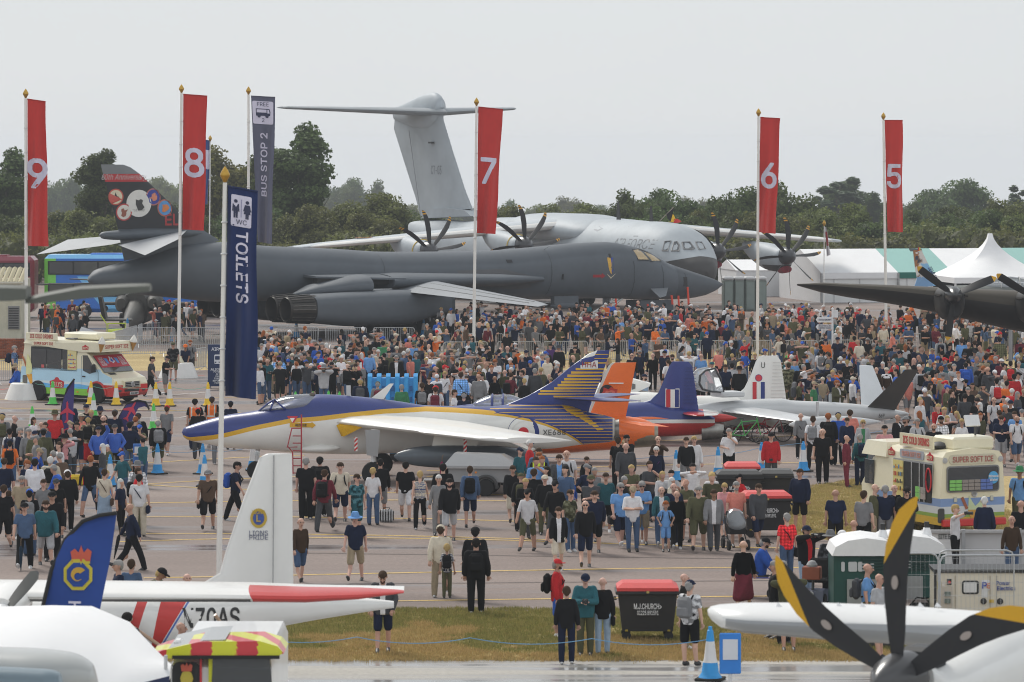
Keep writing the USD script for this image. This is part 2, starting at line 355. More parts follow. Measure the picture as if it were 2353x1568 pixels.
put(None,'terrain',Mesh([(-900,400,0),(900,400,0),(2200,3000,fall(3000)),(-2200,3000,fall(3000))],[(0,1,2,3)]),M_terrain,kind='structure')
front = edge(-60,60,90.2,0.30,0.25,3); back = edge(-120,120,188.5,1.2,1.0,5)
lawn_pts = [G(1775,1205)[:2],G(1890,1118)[:2],G(1985,1102)[:2],G(2100,1098)[:2],G(2420,1096)[:2],G(2420,1300)[:2],G(2230,1290)[:2],G(2010,1255)[:2],G(1850,1228)[:2]]
lawn = Polygon(lawn_pts).buffer(0.6).buffer(-0.3)
taxi = Polygon(front + back[::-1]).difference(lawn)
sheet('taxiway',taxi,0.004,M_asphalt)
sheet('lawn',lawn,0.006,M_dry)
sheet('verge',Polygon(edge(-60,60,81.4,0.16,0.25,9) + edge(-60,60,90.6,0.1,0.25,4)[::-1]),0.002,M_verge)
sheet('concrete_apron',[(-80,24),(80,24),(80,81.8),(-80,81.8)],0.001,M_concrete)
sheet('dry_grass_strip',Polygon(edge(-120,120,187.5,0.8,1.0,6) + edge(-120,120,207,1.0,1.0,8)[::-1]),0.002,M_dry)
sheet('far_apron',[(-160,206),(160,206),(160,330),(-160,330)],0.003,M_asphalt)
def line(name,pts,w,mat,z=0.012):
 from scipy.interpolate import CubicSpline
 p = A([G(*q)[:2] for q in pts]); n = max(8,int(np.linalg.norm(np.diff(p,axis=0),axis=1).sum() / 1.5))
 t = np.arange(len(p)); s = CubicSpline(t,p)(np.linspace(0,len(p) - 1,n)) if len(p) > 2 else np.linspace(p[0],p[1],n)
 d = np.gradient(s,axis=0); d /= np.linalg.norm(d,axis=1,keepdims=True); nn = np.stack([-d[:,1],d[:,0]],1) * w / 2
 v = np.vstack([s + nn,s - nn]); i = np.arange(n - 1)
 f = np.vstack([np.stack([i,i + n,i + 1],1),np.stack([i + 1,i + n,i + n + 1],1)])
 m = Mesh(np.column_stack([v,np.full(len(v),z)]),f)
 if np.cross(m.v[f[0,1]] - m.v[f[0,0]],m.v[f[0,2]] - m.v[f[0,0]])[2] < 0: m.f = m.f[:,::-1]
 return put(None,name,m,mat,kind='structure')
for pts in ([(-20,1392),(700,1385),(1500,1374),(2000,1370)],[(330,1329),(900,1318),(1600,1306),(2100,1312)],[(270,1246),(700,1237),(1100,1241),(1500,1253),(1900,1262)],
   [(300,1228),(800,1230),(1300,1243)],[(280,1190),(500,1188),(760,1190),(1100,1196),(1500,1214)],[(285,1158),(560,1153),(900,1150),(1250,1154)],
   [(290,1118),(420,1108),(640,1098),(900,1092)],[(290,1112),(520,1124),(800,1131),(1200,1139)],[(120,1077),(360,1063),(560,1052),(700,1047)],
   [(980,1082),(1300,1076),(1700,1066),(2000,1068)],[(1480,1014),(1700,1008),(1850,1000)],[(980,1096),(1200,1086),(1400,1084)],
   [(1180,1110),(1500,1120),(1700,1121)],[(-20,919),(200,921),(420,917),(620,912)],[(-20,938),(200,942),(420,944),(560,950)],[(600,782),(700,779)]):
 line('yellow_line',pts,0.15,M_yellow_line)
line('red_line',[(-20,899),(30,893),(75,889),(120,884)],0.12,M_red_line,0.010); line('red_line',[(360,880),(410,870),(470,863)],0.12,M_red_line,0.010)
line('red_line',[(430,990),(600,988),(700,985)],0.08,M_red_line,0.010)
for pts in ([(-20,957),(140,954),(330,960),(440,957)],[(-20,905),(300,909),(470,903)]):
 line('white_line',pts,0.16,M_white_line,0.014)
M_joint = flat_mat('joint_sealant',(0.06,0.05,0.048),0.8,0.3)
for pts in ([(-20,1352),(600,1345),(1200,1340),(2100,1332)],[(700,1272),(1300,1280),(1900,1288)],[(1400,1235),(1700,1244),(2000,1245)],[(480,964),(560,956),(640,940)],[(1000,1180),(1500,1172),(1800,1163)],[(-20,980),(300,990),(560,1000)],[(-20,1030),(400,1022)]):
 line('tar_joint',pts,0.07,M_joint,0.016)

# grass blades on the verge, the lawn and the straw strip
def tufts(name,spots,hue,h,mat_name,label):
 blades = []
 protos = []
 mt = usdkit.material(stage,'/World/Looks/' + mat_name,{'o': ('object_info',{}),'a': ('attribute',{'attribute': 'col'}),'p': ('diffuse_bsdf',{}),'t': ('translucent_bsdf',{}),'x': ('mix_closure',{'fac': 0.3})},
  [('a.color','p.color'),('a.color','t.color'),('p.BSDF','x.closure1'),('t.BSDF','x.closure2')],surface='x.closure')
 path = numbered('/World/' + name)
 pi = UsdGeom.PointInstancer.Define(stage,path)
 setd(pi.GetPrim(),label=label,category='grass',kind='stuff')
 for k in range(6):
  mm = Mesh()
  for _ in range(14):
   x,y = rng.normal(0,0.09,2); a = rng.uniform(0,6.28); l = h * rng.uniform(0.45,1.15); b = rng.normal(0,0.35) * l
   w = 0.008; ca,sa = math.cos(a),math.sin(a)
   v = [(x - w * ca,y - w * sa,0),(x + w * ca,y + w * sa,0),(x + b * sa * .5 + w * .6 * ca,y - b * ca * .5,l * .6),(x + b * sa,y - b * ca,l)]
   col = A(hue[k % len(hue)]) * rng.uniform(0.75,1.25)
   mm.add(Mesh(v,[(0,1,2),(0,2,3)],col))
  protos.append(put(path,'tuft',mm,mt))
 pi.CreatePrototypesRel().SetTargets([Sdf.Path(p) for p in protos])
 n = len(spots)
 pi.CreateProtoIndicesAttr(Vt.IntArray.FromNumpy(rng.integers(0,6,n).astype(np.int32)))
 pi.CreatePositionsAttr(Vt.Vec3fArray.FromNumpy(A(spots,np.float32)))
 q = rng.uniform(0,np.pi,n); qq = np.column_stack([np.cos(q),np.zeros((n,2)),np.sin(q)])
 pi.CreateOrientationsAttr(Vt.QuathArray([Gf.Quath(float(w),0,0,float(z)) for w,_,_,z in qq]))
 s = rng.uniform(0.6,1.3,n); pi.CreateScalesAttr(Vt.Vec3fArray.FromNumpy(np.column_stack([s,s,s]).astype(np.float32)))
def scatter(n,x0,x1,y0,y1,ok=None):
 p = np.column_stack([rng.uniform(x0,x1,n),rng.uniform(y0,y1,n),np.full(n,0.004)])
 return p if ok is None else p[[ok(q) for q in p]]
sp = scatter(26000,-10.5,13,81.2,90.5)
wn = meshkit.fbm(sp * [0.5,0.6,1],3,2) + (sp[:,1] - 85) * 0.075
tufts('grass_blades',sp[wn > 0.5],[(0.22,0.22,0.075),(0.28,0.25,0.085),(0.3,0.26,0.1)],0.07,'green_blade','green grass along the far half of the verge')
tufts('grass_blades',sp[wn <= 0.5],[(0.44,0.32,0.14),(0.38,0.29,0.12),(0.48,0.34,0.16)],0.075,'straw_blade','straw coloured grass along the near half of the verge')
from shapely import contains_xy
sp = scatter(14000,7,14.5,105,127); sp = sp[contains_xy(lawn,sp[:,0],sp[:,1])]
tufts('grass_blades',sp,[(0.4,0.32,0.14),(0.33,0.29,0.11),(0.44,0.34,0.15)],0.06,'lawn_blade','yellowing grass around the right hand ice cream van')
for q in ((1520,1410),(1420,1407),(1110,1406),(1535,1408),(690,1408),(835,1405)):    # weeds at the taxiway's edge
 pass

# ---------------------------------------------------------------- trees
def leaf_mat(name):
 return usdkit.material(stage,'/World/Looks/' + name,{'o': ('object_info',{}),'a': ('attribute',{'attribute': 'col'}),'h': ('hsv',{'saturation': 1.0}),'mr': ('map_range',{'to_min': 0.8,'to_max': 1.2}),'m2': ('map_range',{'to_min': 0.47,'to_max': 0.515}),
  'd': ('principled_bsdf',{'roughness': 0.6,'specular_ior_level': 0.25}),'t': ('translucent_bsdf',{}),'x': ('mix_closure',{'fac': 0.36})},
  [('a.color','h.color'),('o.random','mr.value'),('mr.result','h.value'),('o.random','m2.value'),('m2.result','h.hue'),('h.color','d.base_color'),('h.color','t.color'),('d.BSDF','x.closure1'),('t.BSDF','x.closure2')],surface='x.closure')
M_leaf = leaf_mat('foliage'); M_bark = cloth_like('bark',0.95,0.1,grime=0.4,scale=4.0)
def crown(seed,blobs,leaf,n,col,droop=0.0,core=0.7):
 """blobs: (x, y, z, rx, rz). Leaf clumps near the blobs' surfaces round darker inner masses."""
 r = np.random.default_rng(seed); out_v,out_c = [],[]
 w = A([b[3] ** 2 * (0.4 + b[4] / b[3]) for b in blobs]); w /= w.sum()
 for b,k in zip(blobs,r.multinomial(n,w)):
  d = r.normal(size=(k,3)); d /= np.linalg.norm(d,axis=1,keepdims=True)
  lump = meshkit.fbm(d * 2.2 + seed + A(b[:3]),3,seed)[:,None]
  rad = (0.62 + 0.75 * lump) * (r.uniform(0,1,(k,1)) ** 0.4)
  c = A(b[:3]) + d * rad * A([b[3],b[3],b[4]])
  nrm = d * 0.8 + r.normal(size=(k,3)) * 0.7 + A([0,0,0.35]); nrm /= np.linalg.norm(nrm,axis=1,keepdims=True)
  t = np.cross(nrm,r.normal(size=(k,3))); t /= np.linalg.norm(t,axis=1,keepdims=True); bt = np.cross(nrm,t)
  s = leaf * r.uniform(0.6,1.5,(k,1)); s2 = s * r.uniform(0.45,0.9,(k,1))
  q = np.stack([c - t * s,c - bt * s2 + nrm * s * .15,c + t * s,c + bt * s2 + nrm * s * .15],1)
  tone = (0.55 + 1.0 * (meshkit.noise(c * 0.9,seed)[:,None])) * r.uniform(0.75,1.25,(k,1))
  out_v.append(q); out_c.append(A(col) * tone)
 v = np.concatenate(out_v); k = len(v); i = np.arange(k)[:,None] * 4
 o = Mesh(); o.v = v.reshape(-1,3); o.f = np.vstack([i + [0,1,2],i + [0,2,3]]); cc = np.concatenate(out_c); o.c = np.vstack([cc,cc])
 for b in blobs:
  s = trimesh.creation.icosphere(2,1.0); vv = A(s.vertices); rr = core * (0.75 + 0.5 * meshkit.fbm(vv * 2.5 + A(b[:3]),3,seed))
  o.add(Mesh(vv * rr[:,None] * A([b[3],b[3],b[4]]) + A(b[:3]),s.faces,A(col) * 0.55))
 return o
def limbs(seed,h,spread,r0,n=6):
 r = np.random.default_rng(seed); o = tube([(0,0,-0.2),(0.05,0,h * 0.3),(-0.1,0.1,h * 0.6),(0,0,h * 0.9)],[r0,r0 * 0.8,r0 * 0.5,r0 * 0.12],8,(0.12,0.10,0.08))
 for k in range(n):
  a = r.uniform(0,6.28); z = h * r.uniform(0.25,0.6); l = spread * r.uniform(0.6,1)
  o.add(tube([(0,0,z),(math.cos(a) * l * .5,math.sin(a) * l * .5,z + h * .12),(math.cos(a) * l,math.sin(a) * l,z + h * .28)],[r0 * .4,r0 * .25,r0 * .06],6,(0.12,0.10,0.08)))
 return o
def tall_blobs(seed,h,w):
 r = np.random.default_rng(seed); out = []
 for k in range(15):
  z = h * (0.24 + 0.68 * k / 14); f = math.sin(math.pi * min(1,(1.06 - z / h)) ** 0.7) * 0.95 + 0.12
  a = r.uniform(0,6.28); d = w * f * r.uniform(0.25,0.6)
  out.append((d * math.cos(a),d * math.sin(a),z,w * f * r.uniform(0.35,0.55),h * r.uniform(0.07,0.12)))
 return out
def round_blobs(seed,h,w):
 r = np.random.default_rng(seed); out = [(0,0,h * 0.5,w * 0.7,h * 0.36)]
 for k in range(13):
  a = k * 2.4 + r.uniform(-.4,.4); e = r.uniform(0.0,1.0); d = w * 0.75 * math.sqrt(1 - e * e * 0.8)
  out.append((d * math.cos(a),d * math.sin(a),h * (0.28 + 0.5 * e),w * r.uniform(0.26,0.42),h * r.uniform(0.13,0.22)))
 return out
classes = Sdf.Path('/World/Looks')
def make_proto(name,cm,tm):
 p = '/World/_proto_' + name; prim = stage.CreateClassPrim(p)
 put(p,'trunk',tm,M_bark,True); put(p,'crown',cm,M_leaf,None); return p
GREEN,OLIVE,BLUISH,YELLOW = (0.082,0.118,0.036),(0.125,0.145,0.042),(0.07,0.105,0.055),(0.16,0.155,0.045)
protos = {}
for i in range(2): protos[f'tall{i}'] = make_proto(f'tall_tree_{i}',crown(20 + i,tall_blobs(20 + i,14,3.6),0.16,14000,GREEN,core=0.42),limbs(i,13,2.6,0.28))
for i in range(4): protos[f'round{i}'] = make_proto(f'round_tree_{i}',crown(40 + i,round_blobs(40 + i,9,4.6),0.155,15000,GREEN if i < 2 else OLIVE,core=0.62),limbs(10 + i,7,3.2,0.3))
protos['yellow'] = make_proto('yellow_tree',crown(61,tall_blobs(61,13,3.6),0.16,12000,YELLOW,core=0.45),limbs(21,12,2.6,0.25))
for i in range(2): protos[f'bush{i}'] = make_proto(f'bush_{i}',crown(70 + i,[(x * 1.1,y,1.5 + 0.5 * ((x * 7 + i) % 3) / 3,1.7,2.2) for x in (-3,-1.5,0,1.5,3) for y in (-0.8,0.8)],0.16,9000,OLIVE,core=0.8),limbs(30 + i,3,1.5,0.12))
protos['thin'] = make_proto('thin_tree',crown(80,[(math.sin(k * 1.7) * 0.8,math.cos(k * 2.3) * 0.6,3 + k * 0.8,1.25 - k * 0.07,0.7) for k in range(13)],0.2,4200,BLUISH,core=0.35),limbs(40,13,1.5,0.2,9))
def plant(kind,name,px,top,Y,wpx,label,group=None):
 base = {'tall': (14 * 1.02,3.6),'roun': (9 * 1.0,5.0),'yell': (13.2,3.6),'bush': (4.3,5.2),'thin': (14.0,1.6)}[kind[:4]]
 x = (px - CX) * Y / FX; h = HC - (top - HY) * Y / FX - fall(Y); hw = wpx * Y / FX
 p = numbered('/World/' + name); g = UsdGeom.Xform.Define(stage,p)
 g.AddTranslateOp().Set((x,Y,fall(Y))); g.AddRotateZOp().Set(float(rng.uniform(0,360))); hw *= 1.12; s = (hw / base[1],hw / base[1],h / base[0]); g.AddScaleOp().Set(s)
 g.GetPrim().GetReferences().AddInternalReference(protos[kind]); g.GetPrim().SetInstanceable(True)
 setd(g.GetPrim(),label=label,category='tree' if not kind.startswith('bush') else 'bush',group=group)
for a in [('tall0',18,338,350,72,'tall dark tree at the left edge behind the 9 flag'),('tall1',232,334,345,68,'tall tree rising behind the black bomber tail fin'),('yellow',505,338,352,75,'yellowing tall tree between the 8 flag and the bus stop flag'),
          ('tall0',690,280,340,92,'tallest tree, just right of the bus stop flag'),('tall1',605,345,352,60,'tall tree half hidden by the bus stop flag'),
          ('round0',160,470,330,90,'round dark tree between the 9 flag and the bomber fin'),('round1',60,470,338,80,'round tree behind the maroon coach'),('round2',330,480,336,100,'round tree behind the bomber tailplane'),('round0',450,470,340,80,'round tree behind the 8 flag'),
          ('round1',620,470,334,70,'olive round tree below the bus stop flag'),('round3',730,462,325,95,'olive round tree below the tallest tree'),('round2',850,430,330,110,'broad olive tree left of the transport tail fin'),('round0',945,462,345,70,'round tree behind the transport tail fin'),
          ('round1',1165,478,380,70,'low tree just right of the 7 flag'),('round3',1255,462,385,65,'low tree above the transport wing root'),('round2',1345,458,380,75,'low tree above the transport cockpit roof'),
          ('round1',1450,425,350,80,'green tree behind the black yellow and red flag'),('round0',1535,412,352,85,'large green tree right above the transport cockpit'),('round3',1610,475,345,60,'small tree behind the inner right propeller'),
          ('round0',1690,405,345,85,'large tree left of the 6 flag'),('round1',1795,402,348,95,'large tree right of the 6 flag'),('round2',1720,470,330,80,'lower tree behind the 6 flag pole'),
          ('round3',1870,470,338,70,'olive tree above the transport right wing tip'),('round2',1965,510,330,55,'dull round tree left of the 5 flag pole'),('round1',2095,470,345,75,'round tree right of the 5 flag'),('round0',2210,455,342,90,'round tree below the far domed tree'),('round3',2310,450,340,90,'round tree at the right edge of the tree line')]:
 plant(a[0],'tree',*a[1:])
for a in [('thin',1930,398,560,55,'thin far tree with bare top right of the 6 flag'),('tall1',1945,405,570,60,'dark conifer like tree midway between the 6 and 5 flags'),('thin',1895,425,580,30,'slender far tree nearest the 6 flag'),('tall0',2010,440,575,45,'dark far tree left of the 5 flag'),
          ('round0',2195,390,560,95,'far domed tree, largest right of the 5 flag'),('round1',2120,430,570,50,'far tree just right of the 5 flag'),('thin',2340,418,520,35,'thin dark tree at the right edge'),('round1',2285,445,560,40,'small far tree left of the thin edge tree'),
          ('round0',140,385,950,60,'hazy far tree right of the 9 flag'),('round1',190,390,980,55,'hazy far tree left of the tall tree behind the bomber fin'),('round3',350,398,950,60,'hazy far tree left of the 8 flag'),('round2',395,410,930,45,'hazy far tree touching the 8 flag'),('round0',805,388,980,65,'hazy far tree left of the transport fin'),('round1',760,400,990,45,'hazy far tree between the tallest tree and its pale neighbour')]:
 plant(a[0],'far_tree',*a[1:])
gap = ['behind the maroon coach roof','left of the bomber fin','behind the bomber tailplane','behind the bus stop flag','left of the transport fin','below the transport fin','right of the transport fin','right of the 7 flag','above the transport wing root','above the transport roof','left of the national flag','right of the national flag','above the inner right propeller','left of the 6 flag','between the 6 flag and the cross flag','above the small cross flag','between the 6 and 5 flags','left of the 5 flag pole','behind the 5 flag','above the eagle tail','left of the pagoda peak','above the pagoda peak','right of the pagoda peak']
for k,w in enumerate(gap):
 x = -10 + k * 108; top = (462,478,470,486,455,474,480)[k % 7] + (8 if 1060 < x < 1420 else 0)
 plant(f'round{(k * 3 + k // 4) % 4}','tree',x,top,322 + (k * 17) % 11,82,'dense rounded tree of the front row, ' + w)
for k in range(34):
 x = -30 + k * 74; top = (398,412,404,420,409)[k % 5] if x < 880 else (452,462,446,458)[k % 4]
 plant(f'round{(k * 5 + 1) % 4}','far_tree',x,top,900 + (k * 29) % 90,58,'hazy blue green tree of the far wood on the skyline','trees of the far hazy wood')
for k in range(15):
 x = 30 + k * 165; right = x > 1900
 plant(f'bush{k % 2}','hedge_bush',x,(505 if right else 520) + (k * 37) % 30,312 + (k * 13) % 9,125,'rough bush of the hedge behind the show ground','bushes of the hedge along the airfield')
# haze
hz = usdkit.material(stage,'/World/Looks/thin_haze',{'v': ('principled_volume',{'color': (0.86,0.9,0.95),'density': 0.0002,'anisotropy': 0.2})},volume='v.volume')
# ================================================================ aircraft
class Craft:
 """Places an aircraft: nose and tail seen at two sketch points fix its position for a given heading (degrees from +x)."""
 def __init__(s,heading,n,xn,t,xt):
  s.h = math.radians(heading); s.c,s.s = math.cos(s.h),math.sin(s.h)
  M_,b = [],[]
  for (px,_),x in ((n,xn),(t,xt)):
   k = (px - CX) / FX; M_.append([1,-k]); b.append(k * x * s.s - x * s.c)
  s.X,s.Y = np.linalg.solve(M_,b); s.hd = heading
 def inv(s,px,py,y=0.0):
  k = (px - CX) / FX
  x = (k * (s.Y + y * s.c) - s.X + y * s.s) / (s.c - k * s.s)
  return x,HC - (py - HY) * (s.Y + x * s.s + y * s.c) / FX
 def pts(s,l,y=0.0): return A([s.inv(px,py,y) for px,py in l])
 def dist(s,x=0,y=0): return s.Y + x * s.s + y * s.c
 def thing(s,name,label,cat='aircraft',group=None): return thing(name,label,cat,(s.X,s.Y,0),s.hd,group)
def body_from(cr,top,bot,wid,c,y=0.0,n=32,k=5,e=2.0,mid=0.5):
 """fuselage from a traced top line and bottom line; wid: (x px, half width m) pairs"""
 t,b = cr.pts(top,y),cr.pts(bot,y); t,b = t[np.argsort(t[:,0])],b[np.argsort(b[:,0])]
 w = A([[cr.inv(px,700,y)[0],q] for px,q in wid]); w = w[np.argsort(w[:,0])]
 from scipy.interpolate import PchipInterpolator as PI
 x0,x1 = max(t[0,0],b[0,0]),min(t[-1,0],b[-1,0])
 xs = np.unique(np.concatenate([np.linspace(x0,x1,12 * k),x0 + (x1 - x0) * A([.004,.012,.03]),x1 - (x1 - x0) * A([.004,.012,.03])]))
 zt,zb,ww = PI(t[:,0],t[:,1])(xs),PI(b[:,0],b[:,1])(xs),PI(w[:,0],w[:,1])(np.clip(xs,w[0,0],w[-1,0]))
 zc = zb + (zt - zb) * mid
 return fuse(np.column_stack([xs,zc,ww,zt - zc,zc - zb]),n,c,e)
def plate(cr,outline,y0,y1,c,taper=0.0):
 """a flat traced outline (centre plane) given thickness across y"""
 p = cr.pts(outline,(y0 + y1) / 2); m = prism(p,abs(y1 - y0),c,'xz'); return m.move((0,min(y0,y1),0))
def fin_from(cr,le,te,t,c,y=0.0,n=9):
 """a fin from traced leading and trailing edge points (same count, bottom to top)"""
 l,r = cr.pts(le,y),cr.pts(te,y); out = []
 for a,b,tt in zip(l,r,np.broadcast_to(t,(len(l),))):
  f = airfoil(n,1.0); ch = a[0] - b[0]; u = f[:,0]
  out.append(np.stack([a[0] - u * ch,y + f[:,1] * tt,a[1] + u * (b[1] - a[1])],-1))
 return loft(A(out),True,c)
def near(p,a,b,w):
 """signed width minus distance from the segment a-b in x-z"""
 a,b = A(a),A(b); q = p[:,[0,2]] - a; d = b - a; t = np.clip((q @ d) / (d @ d),0,1)
 return w - np.linalg.norm(q - t[:,None] * d,axis=1)
def disc(cx,cz,r): return lambda v: r - np.hypot(v[:,0] - cx,v[:,2] - cz)
def inpoly(poly):
 """signed field of a convex outline in x-z"""
 p = A(poly,float)
 if np.cross(p[1] - p[0],p[2] - p[1]) < 0: p = p[::-1]
 e = np.roll(p,-1,0) - p; nr = np.stack([-e[:,1],e[:,0]],1); nr /= np.linalg.norm(nr,axis=1,keepdims=True)
 return [lambda v,a=a,b=b: (v[:,[0,2]] - a) @ b for a,b in zip(p,nr)]
def lettering(craft,parent,s,px,py,h,c,y,target=None,width=None,side=-1,bold=False,slant=0.0,name='lettering',rot=0.0):
 x,z = craft.inv(px,py,y); m = text(s,h,c,bold,0.006,True,width)
 if slant: m.v[:,0] += m.v[:,2] * slant
 if rot: m.rot('y',rot)
 if side > 0: m.v[:,0] *= -1; m.f = m.f[:,::-1]; m.v[:,1] *= -1; m.f = m.f[:,::-1]; m.f = m.f[:,::-1]
 m.move((x,0,z))
 if target is not None: m = to_side(m,target,side)
 else: m.move((0,y,0))
 return put(parent,name,m,M_plastic)
# ---------------------------------------------------------------- swing wing bomber
b1 = Craft(33,(1660,653),21.7,(201,645),-21.6)
GR,GR2,DK = (0.082,0.095,0.11),(0.2,0.215,0.232),(0.02,0.02,0.022)
t = b1.thing('bomber','long dark grey four engined bomber with its swing wings spread')
fz = body_from(b1,[(201,645),(215,624),(245,613),(290,601),(350,585),(420,562),(507,556),(590,564),(750,571),(900,579),(1100,577),(1205,570),(1310,560),(1391,556),(1445,565),(1480,575),(1522,601),(1590,625),(1640,642),(1662,653)],
 [(201,645),(225,664),(300,675),(400,685),(507,694),(600,692),(800,692),(1000,689),(1149,690),(1337,686),(1470,688),(1560,688),(1606,682),(1643,668),(1662,653)],
 [(201,.03),(215,.55),(290,1.25),(420,1.7),(800,1.9),(1300,1.6),(1445,1.35),(1522,1.15),(1590,.78),(1640,.35),(1662,.03)],GR,n=40,e=2.15,mid=0.52)
# cockpit panes are cut into the skin's colours, panel lines and patches painted on
paint(fz,lambda v: v[:,0] - b1.inv(1535,640)[0],tuple(A(GR) * 0.8))
px_,pz_ = b1.inv(1149 + 100 * .2686,402 + 900 * .2686,-1.5)
put(t,'fuselage',fz,M_matt,50)
def strip_on(target,poly_px,c,parent,name,y=-1.5,off=0.006,mat=None,label=None):
 p = b1.pts(poly_px,y); m = prism(p,0.004,c,'xz'); s = trimesh.Trimesh(m.v,m.f)
 v,f = trimesh.remesh.subdivide_to_size(m.v,m.f,0.5); mm = Mesh(v,f,c)
 return put(parent,name,to_side(mm,target,-1,off),mat or M_matt,label=label)
strip_on(fz,[(1043,622),(1148,621 - 3),(1218,634),(1219,662),(1175,666),(1060,650)],(0.095,0.095,0.1),t,'skin_patch')
# windscreen and side window
def pane(zs,y,name='cockpit_window',mat=None):
 p = b1.pts([(1149 + a * .2686,402 + b * .2686) for a,b in zs],y); m = prism(p,0.004,(0.5,0.4,0.25),'xz'); v,f = trimesh.remesh.subdivide_to_size(m.v,m.f,0.3)
 return put(t,name,to_side(Mesh(v,f),fz,-1,0.012),mat or M_gold_glass)
pane([(1148,645),(1215,638),(1262,725),(1165,722)],-1.0); pane([(1228,640),(1262,655),(1385,735),(1280,735),(1262,700)],-0.9)
def frame_line(zs,w=0.05,c=(0.03,) * 3,y=-1.0,name='window_frame',mat=None):
 p = [b1.inv(1149 + a * .2686,402 + b * .2686,y) for a,b in zs]; m = tube([(q[0],0,q[1]) for q in p],w / 2,5,c)
 return put(t,name,to_side(m,fz,-1,0.01),mat or M_plastic)
frame_line([(1146,640),(1218,634),(1268,728),(1160,726),(1146,640)]); frame_line([(1222,634),(1290,665),(1392,738),(1272,738)])
# badge, arrow, small hatches
bx,bz = b1.inv(1149 + 952 * .2686,402 + 780 * .2686,-1.5)
sh = [(-.36,.5),(.36,.5),(.36,.1),(.25,-.25),(0,-.5),(-.25,-.25),(-.36,.1)]
m = prism([(bx + a * .62,bz + b) for a,b in sh],.004,(0.62,0.36,0.05),'xz'); paint(m,lambda v: v[:,0] - bx - 0.03,(0.02,0.05,0.3))
put(t,'unit_shield',to_side(m,fz,-1,.012),M_plastic)
m = prism([(bx - .4,bz - .3),(bx - .33,bz - .45),(bx,bz - .68),(bx + .33,bz - .45),(bx + .4,bz - .3),(bx + .3,bz - .5),(bx,bz - .76),(bx - .3,bz - .5)],.004,(0.6,0.55,0.4),'xz')
put(t,'shield_scroll',to_side(m,fz,-1,.014),M_plastic)
ax,az = b1.inv(1149 + 845 * .2686,402 + 866 * .2686,-1.5)
put(t,'rescue_arrow',to_side(prism([(ax - .45,az - .08),(ax + .2,az - .08),(ax + .2,az - .17),(ax + .48,az),(ax + .2,az + .17),(ax + .2,az + .08),(ax - .45,az + .08)],.004,(0.3,0.02,0.03),'xz'),fz,-1,.012),M_plastic)
for q,w,h in (((1149 + 518 * .2686,402 + 872 * .2686),.12,.32),((1149 + 946 * .2686,402 + 693 * .2686),.13,.25),((1149 + 72 * .2686,402 + 738 * .2686),.38,.17),((1149 + 1620 * .2686,402 + 915 * .2686),.3,.55)):
 x_,z_ = b1.inv(*q,-1.4); put(t,'hatch',to_side(box(w,.03,h,(x_,0,z_ - h / 2),DK),fz,-1,.01),M_matt)
for q0,q1 in (((575,588),(573,690)),((880,582),(878,640)),((1268,566),(1266,685)),((1462,600),(1465,686)),((1531,610),(1536,684)),((1590,628),(1594,684))):
 a_,b_ = b1.inv(*q0,-1.6),b1.inv(*q1,-1.6); n_ = 14
 m = tube([(a_[0] + (b_[0] - a_[0]) * k / n_,0,a_[1] + (b_[1] - a_[1]) * k / n_) for k in range(n_ + 1)],.012,4,(0.05,0.055,0.06))
 put(t,'panel_seam',to_side(m,fz,-1,.004),M_matt)
# nose vane, nose gear door, nose gear
vx,vz = b1.inv(1149 + 1400 * .2686,402 + 985 * .2686,-1.6)
for s in (-1,1): put(t,'nose_vane',hull([(vx - .6,s * 1.05,vz + .1),(vx + .75,s * 1.0,vz + .15),(vx - .55,s * 2.0,vz - .45),(vx - .1,s * 2.0,vz - .35),(vx - .6,s * 1.05,vz + .04),(vx + .75,s * 1.0,vz + .1)],GR2),M_matt)
dx0,dz0 = b1.inv(1455,690); dx1,_ = b1.inv(1530,690)
put(t,'gear_door',box(dx1 - dx0,.06,.62,((dx0 + dx1) / 2,-.75,dz0 - .62),GR),M_matt); put(t,'gear_door',box(dx1 - dx0,.06,.62,((dx0 + dx1) / 2,.75,dz0 - .62),GR),M_matt)
gx,gz = b1.inv(1395,690)
put(t,'nose_gear',merge(tube([(gx,0,gz + .5),(gx - .1,0,.35)],[.28,.2],10,(0.12,0.13,0.14)),tube([(gx + 1.2,0,gz + .2),(gx,0,.9)],.09,8,(0.5,0.5,0.5))),M_paint)
for s in (-.35,.35):
 w_,h_ = wheel(.45,.3); put(t,'wheel',merge(w_,h_).move((gx - .1,s,.45)),M_rubber,40)
